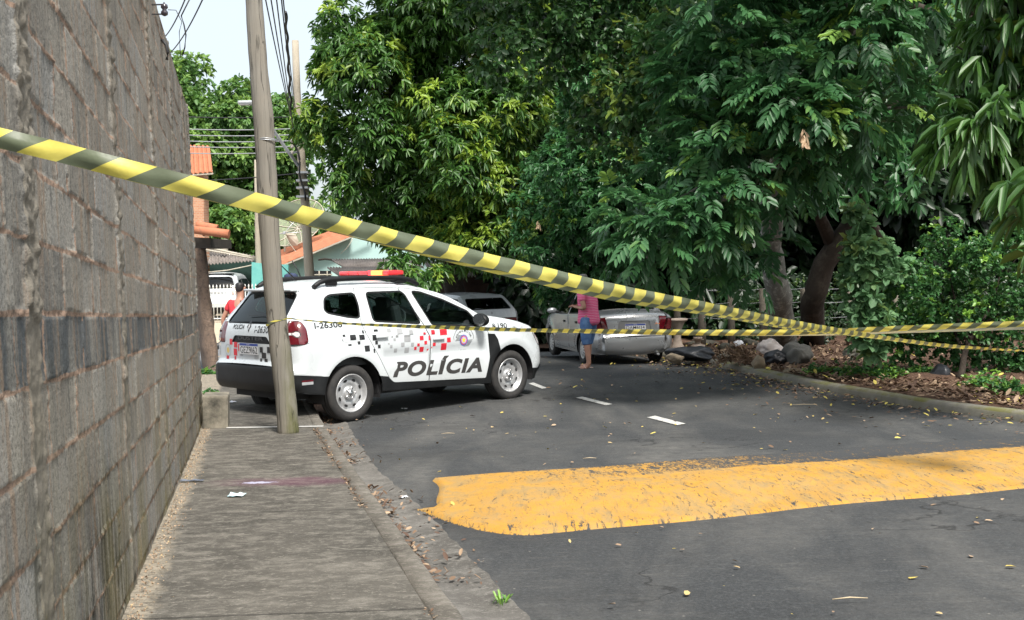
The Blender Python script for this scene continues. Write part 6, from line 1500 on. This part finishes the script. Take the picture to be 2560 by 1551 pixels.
man = person('person in pink striped T-shirt and cropped blue jeans standing behind the silver car', tuple(q), math.radians(148),
       dict(lean=.05, head=(.10, .0), elL=(-.06, .235, 1.09), wrL=(.19, .10, 1.12), elR=(.0, -.24, 1.08), wrR=(.20, -.04, 1.13), knL=(.0, .09, .50), anL=(-.05, .10, .09), knR=(.06, -.10, .50), anR=(.09, -.13, .09)), m_pink, m_denim, m_hairg, leg_cover=.16, sleeve=.62, sandals=True, scale=.97)
man.scale = (1.13, 1.16, .975)
ph = MB(); ph.box((.31, .02, 1.16), (.015, .075, .14), bev=.004, M=Matrix.Rotation(-.5, 3, 'Y')); ph = ph.build('mobile_phone', simple('phone_black', (.01, .01, .012), rough=.15))
ph.matrix_world = Matrix.Translation(q) @ Matrix.Rotation(math.radians(148), 4, 'Z'); tag(ph, 'small dark phone held by the person in pink', 'phone')
q = at(600, 800, 18); q[2] = 0
person('person in a red T-shirt with short black hair, left of the police car', tuple(q), math.radians(60),
       dict(lean=.0, head=(.03, .0), elL=(-.08, .30, 1.10), wrL=(-.02, .30, .84), elR=(.02, -.29, 1.10), wrR=(.12, -.25, .86), knL=(.02, .10, .50), anL=(-.02, .11, .09), knR=(.02, -.10, .50), anR=(.04, -.12, .09)), m_redc, m_trou, m_hair, leg_cover=.9, sleeve=.55, scale=.965)
q = at(728, 760, 17.6); q[2] = 0
person('person in a navy cap and grey uniform standing behind the roof of the police car', tuple(q), math.radians(-60),
       dict(lean=.0, head=(.03, .0), elL=(-.02, .27, 1.10), wrL=(.10, .24, .90), elR=(-.02, -.27, 1.10), wrR=(.10, -.24, .90), knL=(.02, .10, .50), anL=(-.02, .11, .09), knR=(.02, -.10, .50), anR=(.02, -.12, .09)), m_uni, m_trou, m_hair, leg_cover=.9, sleeve=.95, cap=m_navy, scale=1.02)
# hen
q = gnd(541, 893); hen = empty('black_hen', tuple(q), math.radians(10), 'black hen with pale legs standing on the street past the brown wall end', 'hen'); m_fe = simple('black_feathers', (.008, .009, .011), (.03, .034, .04), scale=25, rough=.5)
skin_obj('body', [[((-.22, 0, .30), .02, .035), ((-.15, 0, .27), .05, .05), ((-.05, 0, .24), .095, .10), ((.05, 0, .25), .085, .09), ((.12, 0, .33), .050, .05), ((.17, 0, .42), .028, .03), ((.20, 0, .455), .026, .028), ((.235, 0, .45), .009, .010)]], m_fe, hen)
mb = MB(); mb.tube([(.02, .04, .18), (.03, .045, .09), (.015, .045, .01)], [.02, .009, .007], 6); mb.tube([(-.02, -.04, .18), (-.01, -.045, .09), (-.025, -.045, .01)], [.02, .009, .007], 6)
for fx, fy in ((.015, .045), (-.025, -.045)):
    for a in (-.5, 0, .5): mb.tube([(fx, fy, .01), (fx+.055*math.cos(a), fy+.055*math.sin(a), .006)], .005, 5)
mb.build('leg', simple('hen_legs', (.5, .34, .18)), hen)
mb = MB(); mb.prism([(.18, .48), (.19, .505), (.20, .49), (.21, .51), (.22, .485), (.225, .47), (.19, .465)], -.005, .005, M=Matrix(((1, 0, 0), (0, 0, 1), (0, 1, 0)))); mb.build('comb', m_redc, hen)

# ================================================================ TAPES
m_tape, nt, p = newmat('barrier_tape'); a_ = N(nt, 'Attribute'); a_.attribute_name = 'ph'; b_ = N(nt, 'Attribute'); b_.attribute_name = 'plain'
k = math_(nt, 'LESS_THAN', math_(nt, 'FRACT', a_.outputs['Fac']), .52)
v = geopos(nt); yl = mixc(nt, noise(nt, v, 12, 4, .6), (.66, .58, .09), (.80, .72, .20)); gn = mixc(nt, noise(nt, v, 9, 4, .6), (.12, .145, .095), (.18, .21, .135))
c = mixc(nt, k, gn, yl); c = mixc(nt, b_.outputs['Fac'], c, (.62, .62, .5)); nt.links.new(c, p.inputs['Base Color']); p.inputs['Roughness'].default_value = .42; p.inputs['Specular IOR Level'].default_value = .35
bump(nt, p, noise(nt, geopos(nt, (1, 1, 1)), 18, 3, .6), .5, .004)
tl = N(nt, 'BsdfTranslucent'); nt.links.new(c, tl.inputs[0]); mx = N(nt, 'MixShader'); mx.inputs[0].default_value = .28; nt.links.new(p.outputs[0], mx.inputs[1]); nt.links.new(tl.outputs[0], mx.inputs[2]); nt.links.new(mx.outputs[0], nt.nodes['Material Output'].inputs[0])
def tape(label, ctrl, width, period, parent=None, n=420, ph0=0., lip=None, name='barrier_tape'):
    """ctrl: (x, y, Y, visible fraction of the width, slant)"""
    P = np.array([at(c[0], c[1], c[2]) for c in ctrl]); T = np.arange(len(P)); q3 = smooth_poly(P[:, [0, 2]], .05)  # only for even spacing
    L = np.concatenate([[0], np.cumsum(np.linalg.norm(np.diff(P, axis=0), axis=1))]); s = np.linspace(0, L[-1], n)
    def cs(y):                        # smooth interpolation
        m = np.gradient(y, L); i = np.clip(np.searchsorted(L, s)-1, 0, len(L)-2); h = L[i+1]-L[i]; t = (s-L[i])/h
        return (2*t**3-3*t**2+1)*y[i]+(t**3-2*t**2+t)*h*m[i]+(-2*t**3+3*t**2)*y[i+1]+(t**3-t**2)*h*m[i+1]
    C = np.stack([cs(P[:, 0]), cs(P[:, 1]), cs(P[:, 2])], 1); vis = np.interp(s, L, [c[3] for c in ctrl]); sl_ = np.interp(s, L, [c[4] for c in ctrl])
    Tn = unit(np.gradient(C, axis=0)); ang = np.arccos(np.clip(vis, .02, 1))+.12*np.sin(s*2.3)
    upv = unit(np.array([0, 0, 1.])-Tn*Tn[:, 2:3]); fw = np.cross(Tn, upv); Wd_ = upv*np.cos(ang)[:, None]+fw*np.sin(ang)[:, None]; nr = np.cross(Tn, Wd_)
    nv = 7; V_, ph_, pl_ = [], [], []
    rows = []
    for j in range(nv):
        v_ = j/(nv-1)-.5; rows.append((C+Wd_*v_*width+nr*(.004*np.cos(v_*5)+.0025*np.sin(s*31+v_*4))[:, None], s/period+ph0-sl_*.34*v_, 0))
    A = [rows]
    if lip:
        r2 = []
        for j in range(3):
            v_ = -.5-lip*(j/2); lw = np.interp(s, L, [c[5] for c in ctrl])
            r2.append((C+Wd_*(-.5*width-lip*width*lw*(j/2))[:, None]-nr*(.004+.003*j), s/period+ph0+.45+sl_*.3*j, 1 if lip > .5 else 0))
        A.append(r2)
    vs, fs, pa, pb_ = [], [], [], []; off = 0
    for R_ in A:
        m = len(R_)
        for r_ in R_: vs.append(r_[0]); pa.append(r_[1]); pb_.append(np.full(n, r_[2]*.75 if R_ is not rows else 0.))
        idx = off+np.arange(m*n).reshape(m, n); fs.append(np.stack([idx[:-1, :-1], idx[:-1, 1:], idx[1:, 1:], idx[1:, :-1]], -1).reshape(-1, 4)); off += m*n
    o = mesh_np(name, np.vstack(vs), np.vstack(fs), m_tape, parent, attrs={'ph': np.concatenate(pa), 'plain': np.concatenate(pb_)})
    if label: tag(o, label, 'barrier tape')
    return o
tape('long striped barrier tape sagging from the block wall across the whole foreground', [(-118, 306, 2.22, 1, 1.1, 0), (0, 345, 2.45, 1, 1.1, 0), (160, 384, 2.47, 1, 1.1, .0), (300, 420, 2.48, 1, 1.1, .1), (480, 465, 2.52, 1, 1.1, .1), (640, 506, 2.6, 1, 1.1, .05), (863, 564, 2.85, 1, 1.0, .1), (1050, 611, 3.1, 1, .9, .3), (1300, 670, 3.45, 1, .7, .8), (1528, 724, 3.9, .98, .4, 1), (1780, 772, 4.6, .9, .1, 1), (1980, 811, 5.6, .8, -.3, .9), (2100, 830, 6.4, .7, -.6, .6), (2200, 845, 7.0, .6, -.8, .3), (2380, 867, 8.0, .42, -1, .1), (2560, 878, 9, .28, -1, 0), (2720, 884, 9.8, .3, -1, 0)], .043, .150, n=700, lip=.36)
tape('striped barrier tape stretched level from the leaning pole to the right edge', [(714, 796, 11.78, .25, 1.2, 0), (760, 801, 11.7, .35, 1.2, 0), (850, 809, 11.5, .6, 1.2, 0), (1000, 816, 11.0, .75, 1.2, 0), (1120, 820, 10.6, .75, 1.2, 0), (1300, 826, 10.0, .8, 1.2, 0), (1550, 830, 9.2, .9, 1.3, 0), (1780, 832, 8.6, 1, 1.3, 0), (1950, 832, 8.3, .95, 1.3, .3), (2080, 829, 8.1, .9, 1.3, .8), (2300, 820, 7.8, .9, 1.3, 1), (2560, 810, 7.5, .9, 1.3, 1), (2760, 803, 7.3, .9, 1.3, 1)], .044, .125, n=600, lip=.55)
# loop round the pole
c0 = at(691, 804, 11.9); vs, fa, ph_ = [], [], []
for i in range(61):
    t = 2*math.pi*i/60; rr = 25.3*11.9/FPX+.004; z0 = c0[2]-.022*math.cos(t)*-1+.006*math.sin(t*3)
    for j in range(3): vs.append((c0[0]+rr*math.cos(t), c0[1]+rr*math.sin(t), z0+(.020+.009*math.sin(t*2))*(j/2-.5)+.01*math.cos(t))); ph_.append(i/60*5.2+j*.25)
fa = [(i*3+j, (i+1)*3+j, (i+1)*3+j+1, i*3+j+1) for i in range(60) for j in range(2)]
tag(mesh_np('barrier_tape', vs, fa, m_tape, attrs={'ph': ph_, 'plain': [0]*len(vs)}), 'twisted loop of barrier tape tied around the leaning pole', 'barrier tape')

# ================================================================ RUBBLE, TABLE, LITTER
def rock(name, c, size, label, cat, mat, seed, rough=.25, rz=0, wr=0., sub=4, group=None):
    bm = bmesh.new(); bmesh.ops.create_icosphere(bm, subdivisions=sub, radius=1); r = np.random.default_rng(seed); dirs = unit(r.normal(size=(9, 3))); offs = r.uniform(.62, .92, 9)
    for v in bm.verts:
        d = np.array(v.co); m = 1.
        for q, o_ in zip(dirs, offs):
            k = d@q
            if k > .05: m = min(m, o_/k)
        n_ = float(vnoise([d[0]*2.5+seed], [d[1]*2.5+d[2]*2], seed)[0])-.5; w_ = float(vnoise([d[0]*7+seed], [d[2]*9+d[1]*7], seed+1)[0])-.5
        d = d*m*(1+rough*n_+wr*w_); v.co = Vector(d*np.array(size)/2)
    vs = [v.co.copy() for v in bm.verts]; fs = [[v.index for v in f.verts] for f in bm.faces]; bm.free()
    mb = MB(); mb.add(vs, fs, 0, True); o = mb.build(name, mat); o.location = c; o.rotation_euler = (0, 0, rz); tag(o, label, cat, group); return o
m_stone = simple('mossy_stone', (.06, .06, .045), (.17, .16, .13), scale=4, rough=.95, bmp=.8, bscale=20); m_stone2 = simple('tan_stone', (.16, .13, .09), (.28, .22, .15), scale=5, rough=.95, bmp=.6, bscale=20)
m_tarp = simple('black_plastic_sheet', (.012, .014, .018), (.035, .038, .045), scale=5, rough=.38, bmp=.7, bscale=9); m_cloth = simple('soiled_white_sheet', (.34, .30, .28), (.52, .48, .46), scale=5, rough=.9, bmp=.7, bscale=12); m_gcl = simple('dusty_grey_sheet', (.07, .07, .065), (.15, .145, .13), scale=5, rough=.95, bmp=.8, bscale=12)
m_bag = simple('white_plastic', (.6, .62, .66), (.75, .77, .8), rough=.35, bmp=.6, bscale=18)
def place(px, py_bottom, dz=.10): return gnd(px, py_bottom, dz)
def rk(px, yb, wpx, hpx, dep, **k):
    c = place(px, yb); s_ = c[1]/FPX; w, h_ = wpx*s_, hpx*s_; return dict(c=(c[0], c[1]+dep*.4, c[2]+h_*.36), size=(w*1.15, dep, h_*1.3), **k)
rock('tarpaulin_mound', label='low mound under black plastic sheet behind the right rear wheel of the silver car', cat='tarpaulin', mat=m_tarp, seed=3, wr=.08, **rk(1735, 902, 118, 34, .9))
rock('flat_stone', label='flat mossy slab lying on top of the black plastic mound', cat='stone', mat=m_stone, seed=5, **rk(1758, 866, 76, 14, .5))
rock('grey_stone', label='rounded grey stone between the black mound and the white plastic bag', cat='stone', mat=m_stone, seed=7, **rk(1818, 882, 38, 24, .35))
rock('plastic_bag', label='crumpled white plastic bag on the rubble pile', cat='plastic bag', mat=m_bag, seed=9, wr=.35, **rk(1848, 873, 25, 22, .2))
rock('mossy_stone', label='mossy block-shaped stone right of the white plastic bag', cat='stone', mat=m_stone, seed=11, **rk(1882, 872, 44, 26, .4))
rock('crumpled_sheet', label='crumpled off-white cloth sheet draped over the rubble pile', cat='cloth sheet', mat=m_cloth, seed=13, wr=.22, **rk(1938, 893, 66, 44, .5))
rock('plastic_sack', label='black plastic sack below the off-white cloth on the rubble pile', cat='sack', mat=m_tarp, seed=17, wr=.15, **rk(1948, 919, 66, 42, .45))
rock('grey_sack', label='dusty grey sack at the right end of the rubble pile', cat='sack', mat=m_gcl, seed=19, wr=.16, **rk(2006, 920, 66, 66, .8))
rock('tan_stone', label='tan upright stone between the dry leaf pile and the black plastic sack', cat='stone', mat=m_stone2, seed=23, **rk(1900, 924, 30, 34, .25))
rock('low_stone', label='low brown stone behind the kerb by the silver car wheel', cat='stone', mat=m_stone2, seed=29, **rk(1690, 905, 40, 22, .35))
rock('round_stone', label='brown-green stone left of the dry leaf pile', cat='stone', mat=m_stone, seed=31, **rk(1815, 905, 40, 24, .3))
rock('small_stone', label='small pale slab in front of the grey sack by the kerb', cat='stone', mat=m_stone2, seed=33, **rk(1990, 936, 50, 14, .25))
rock('root_stump', label='mossy stump under the left end of the shrub', cat='stump', mat=m_stone, seed=37, wr=.3, **rk(2150, 905, 56, 44, .5))
rock('dark_pot', label='dark round pot half hidden under the shrub', cat='pot', mat=m_tarp, seed=39, rough=.05, **rk(2358, 950, 46, 38, .35))
# red-brown brush heap by the shed
fo = Foliage(91); r = fo.r; n_ = 500; cc = at(1340, 840, 30.2); cs = np.stack([cc[0]+r.normal(size=n_)*.75, cc[1]+r.normal(size=n_)*.3, r.uniform(0, 1, n_)*.62*1], 1); cs[:, 2] *= np.exp(-((cs[:, 0]-cc[0])/.9)**2); cs -= cc*[1, 1, 0]
fo.rosettes(cs, r.normal(size=cs.shape)+[0, 0, 1.], 8, .16, .02, np.full(n_, .5)); m_dry = simple('dry_brush', (.10, .028, .016), (.20, .07, .04), scale=4, rough=1)
o = fo.build('dry_brush_heap', m_dry, None); o.location = (cc[0], cc[1], -.05); tag(o, 'heap of red-brown dry brush against the brown shed wall', 'brush heap')
# concrete table and stool
for (px, yt, yb, w, Y, lab, nm) in ((1694, 797, 889, 52, 21.6, 'pale round concrete table on a flared pedestal behind the silver car', 'garden_table'), (1745, 843, 872, 22, 23, 'small pale concrete stool behind the flat mossy slab', 'garden_stool')):
    b = at(px, yb, Y); b[2] = .1; zt = at(px, yt, Y)[2]-.1; R_ = w*Y/FPX/2; g = empty(nm, tuple(b), 0, lab, nm.split('_')[1]); m_ct = simple('cast_concrete_'+nm, (.34, .27, .22), (.46, .38, .31), rough=.85)
    mb = MB(); mb.lathe([(.001, zt-.05), (R_*.9, zt-.05), (R_, zt-.03), (R_, zt), (.001, zt+.004)], 32); mb.build('table_top' if w > 30 else 'seat', m_ct, g)
    mb = MB(); rr = .11 if w > 30 else .09; mb.lathe([(rr*1.6, 0), (rr*1.5, .04), (rr*.8, zt*.30), (rr*.62, zt*.45), (rr*.8, zt*.7), (rr*1.35, zt-.05)], 24); mb.build('pedestal', m_ct, g)

# ---- leaves on the ground
m_fall, nt, p = newmat('fallen_leaf'); a_ = N(nt, 'Attribute'); a_.attribute_name = 'age'
nt.links.new(ramp(nt, a_.outputs['Fac'], [(0, (.075, .042, .028)), (.3, (.13, .078, .046)), (.5, (.21, .14, .088)), (.62, (.40, .29, .19)), (.75, (.44, .34, .08)), (1, (.54, .46, .10))]), p.inputs['Base Color']); p.inputs['Roughness'].default_value = .8
def scatter(name, P, L, age, seed, label, kind='stuff', cat=None, tilt=.25, wl=.4):
    fo = Foliage(seed); r = fo.r; n = len(P); an = r.uniform(0, 2*math.pi, n); d = unit(np.stack([np.cos(an), np.sin(an), r.normal(size=n)*tilt], 1)); nr = unit(np.stack([r.normal(size=n)*tilt, r.normal(size=n)*tilt, np.ones(n)], 1))
    V_, F_ = leaves(P, d, nr, L, L*wl, -.12, .25); V_[:, 2] = np.maximum(V_[:, 2], np.repeat(P[:, 2], 6)-.006); fo.push(V_, F_, age); o = fo.build(name, m_fall, None); tag(o, label, cat, kind=kind); return o
r = np.random.default_rng(5)
def road_z(Y): return zroad(Y)+.030
n = 9000; Y_ = r.uniform(9, 24.3, n); dk = r.exponential(.55, n); dk = np.where(r.uniform(size=n) < .14, r.uniform(0, 5.5, n), dk); X_ = KR(Y_)-.02-dk; keep = (X_ > AL(Y_)+.3) & (r.uniform(size=n) < np.clip(.04+.20*(Y_-9)/6, 0, .26)*np.where(dk > 1.5, .5, 1)*np.where(vnoise(X_*1.5, Y_*1.2, 3) > .42, 1.2, .35))
P_ = np.stack([X_, Y_, road_z(Y_)], 1)[keep]; n = len(P_); yl_ = r.uniform(size=n) < .15
scatter('fallen_leaves', P_, np.where(yl_, r.uniform(.04, .09, n), r.uniform(.025, .085, n)), np.where(yl_, r.uniform(.78, 1, n), r.uniform(0, .66, n)), 201, 'yellow and brown leaves fallen on the asphalt near the far kerb')
n = 260; Y_ = r.uniform(4, 20, n); X_ = AL(Y_)+r.uniform(.1, 6, n); P_ = np.stack([X_, Y_, road_z(Y_)-.004], 1); scatter('road_debris', P_, r.uniform(.012, .06, n), r.uniform(.45, .8, n), 202, 'sparse pale leaf bits scattered over the open asphalt', wl=.5)
n = 1000; Y_ = r.uniform(3, 14.5, n); X_ = KOUT(Y_)+.03+np.abs(r.normal(size=n))*.05+(r.uniform(size=n) < .25)*r.uniform(0, .3, n); keep = vnoise(Y_*2.2, Y_*0, 8)+.35*(Y_ > 10) > .52; P_ = np.stack([X_, Y_, zroad(Y_)+.014], 1)[keep]; n = len(P_)
scatter('gutter_leaves', P_, r.uniform(.02, .065, n), r.uniform(.0, .62, n), 203, 'dry brown leaves lying in the gutter beside the sidewalk', tilt=.45)
n = 900; Y_ = r.uniform(3, 12.5, n); X_ = KIN(Y_)+r.normal(size=n)*.015; keep = vnoise(Y_*1.6, Y_*0, 9) > .5; P_ = np.stack([X_, Y_, zroad(Y_)+.124], 1)[keep]; n = len(P_)
scatter('joint_litter', P_, r.uniform(.008, .035, n), r.uniform(.1, .65, n), 204, 'fine leaf litter in the joint between sidewalk and kerb', tilt=.4)
n = 1900; Y_ = r.uniform(3, 12.8, n)**1.0; X_ = WX(Y_)+.02+np.abs(r.normal(size=n))*.05; P_ = np.stack([X_, Y_, zroad(Y_)+.122], 1); scatter('wall_foot_debris', P_, r.uniform(.005, .013, n), r.uniform(.5, .66, n), 205, 'crumbs of mortar and dry bits along the foot of the block wall', tilt=.6, wl=.8)
n = 12000; Y_ = r.uniform(8, 26, n); X_ = KR(Y_)+.2+r.exponential(1.6, n); keep = X_ < 11; P_ = np.stack([X_, Y_, zroad(Y_)+.115+.05*r.uniform(size=n)], 1)[keep]; n = len(P_)
scatter('leaf_litter', P_, r.uniform(.04, .13, n), np.where(r.uniform(size=n) < .03, .9, r.uniform(0, .62, n)), 206, 'brown leaf litter covering the verge under the trees', tilt=.3)
c = gnd(1855, 916, .1); n = 700; a, b = r.normal(size=n)*.20, r.normal(size=n)*.13; P_ = np.stack([c[0]+a*1.1, c[1]+.2+b, c[2]+.30*np.exp(-(a/.3)**2-(b/.22)**2)*r.uniform(.3, 1.15, n)], 1); scatter('dry_leaf_pile', P_, r.uniform(.07, .14, n), r.uniform(.1, .6, n), 207, 'pile of dry brown leaves in front of the white plastic bag', tilt=.9, wl=.22, kind='stuff')
# clump weeds on the verge
def weed(px, py, dz, n_, h_, label, seed, mat=None, cat='weed', blade=False, name='weed'):
    b = gnd(px, py, dz); g = empty(name, tuple(b), 0, label, cat); fo = Foliage(seed); r = fo.r
    if blade:
        an = r.uniform(0, 2*math.pi, n_); d = unit(np.stack([np.cos(an)*.6, np.sin(an)*.6, np.ones(n_)], 1)); V_, F_ = leaves(r.normal(size=(n_, 3))*[.02, .02, 0], d, unit(np.stack([np.cos(an), np.sin(an), np.zeros(n_)], 1)), r.uniform(.5, 1, n_)*h_, np.full(n_, .012), .3); fo.push(V_, F_, r.uniform(.5, .85, n_))
    else: fo.rosettes(np.stack([r.normal(size=n_)*h_*.6, r.normal(size=n_)*h_*.5, np.abs(r.normal(size=n_))*h_*.35], 1), r.normal(size=(n_, 3))*.4+[0, 0, 1], 6, .055, .03, r.uniform(.1, .8, n_))
    fo.build('leaves', mat or lf_shrub, g); return g
weed(1252, 1510, .0, 16, .10, 'small grass tuft growing at the edge of the gutter near the bottom of the picture', 301, blade=True, cat='grass tuft', name='grass_tuft')
weed(520, 935, .12, 60, .13, 'low green weed at the foot of the crumbling brown wall end', 302); weed(525, 985, .12, 26, .08, 'small weed on top of the squat concrete block side', 303)
for i, (x, y, h_, lb) in enumerate(((2050, 935, .16, 'dark green weed clump next to the grey sack'), (2130, 940, .20, 'low weed patch left of the stump'), (2210, 945, .2, 'low weed patch under the left part of the shrub'), (2300, 938, .16, 'low weed patch left of the dark pot'), (2470, 970, .22, 'leafy weed patch near the right edge of the verge'), (2540, 985, .2, 'weed patch at the right edge of the picture'))):
    weed(x, y, .12, 130, h_, lb, 310+i)
# litter pieces on the sidewalk
def scrap(name, px, py, w, h_, mat, label, cat, rz=0, dz=.125, seed=1):
    b = gnd(px, py, dz); r = np.random.default_rng(seed); mb = MB(); n = 5; vs = [((i/n-.5)*w, (j/n-.5)*h_, abs(r.normal())*.006+.004) for j in range(n+1) for i in range(n+1)]
    mb.add(vs, [(j*(n+1)+i, j*(n+1)+i+1, (j+1)*(n+1)+i+1, (j+1)*(n+1)+i) for j in range(n) for i in range(n)], 0, False); o = mb.build(name, mat, recalc=False); o.location = b; o.rotation_euler = (0, 0, rz); tag(o, label, cat); return o
scrap('paper_wrapper', 592, 1240, .105, .10, simple('pale_blue_paper', (.36, .62, .68), (.62, .74, .74), scale=30, rough=.6), 'small pale blue paper wrapper lying on the sidewalk', 'wrapper', -.05)
scrap('dark_scrap', 480, 1204, .17, .05, simple('dark_scrap', (.02, .025, .035), (.12, .14, .18), scale=40, rough=.4), 'dark strip of rubbish at the foot of the block wall', 'scrap', .05)
scrap('white_scrap', 580, 1006, .10, .16, m_bag, 'white paper scrap on the sidewalk left of the police car rear wheel', 'scrap', .4)
scrap('pale_scrap', 1010, 1245, .05, .05, m_bag, 'tiny white scrap in the gutter near the speed hump', 'scrap', .4, .0, 4)
scrap('crumpled_paper', 1011, 1023, .07, .09, m_bag, 'crumpled pale paper on the asphalt below the police car', 'scrap', .4, .03, 6)
for i, (x, y, L_, a, lb) in enumerate(((2125, 1497, .16, .05, 'thin pale twig lying on the asphalt at the lower right'), (1474, 1146, .12, 0, 'short pale twig on the asphalt above the speed hump'), (1120, 1084, .14, .05, 'pale twig on the asphalt right of the gutter'), (2010, 1012, .3, -.1, 'long dry palm-like strip near the far kerb'))):
    b = gnd(x, y, .035); mb = MB(); mb.tube([(-L_/2, 0, 0), (0, .006, .004), (L_/2, 0, 0)], [.002, .004, .002], 5); o = mb.build('twig', simple('twig_%d' % i, (.42, .34, .22))); o.location = b; o.rotation_euler = (0, 0, a); tag(o, lb, 'twig')
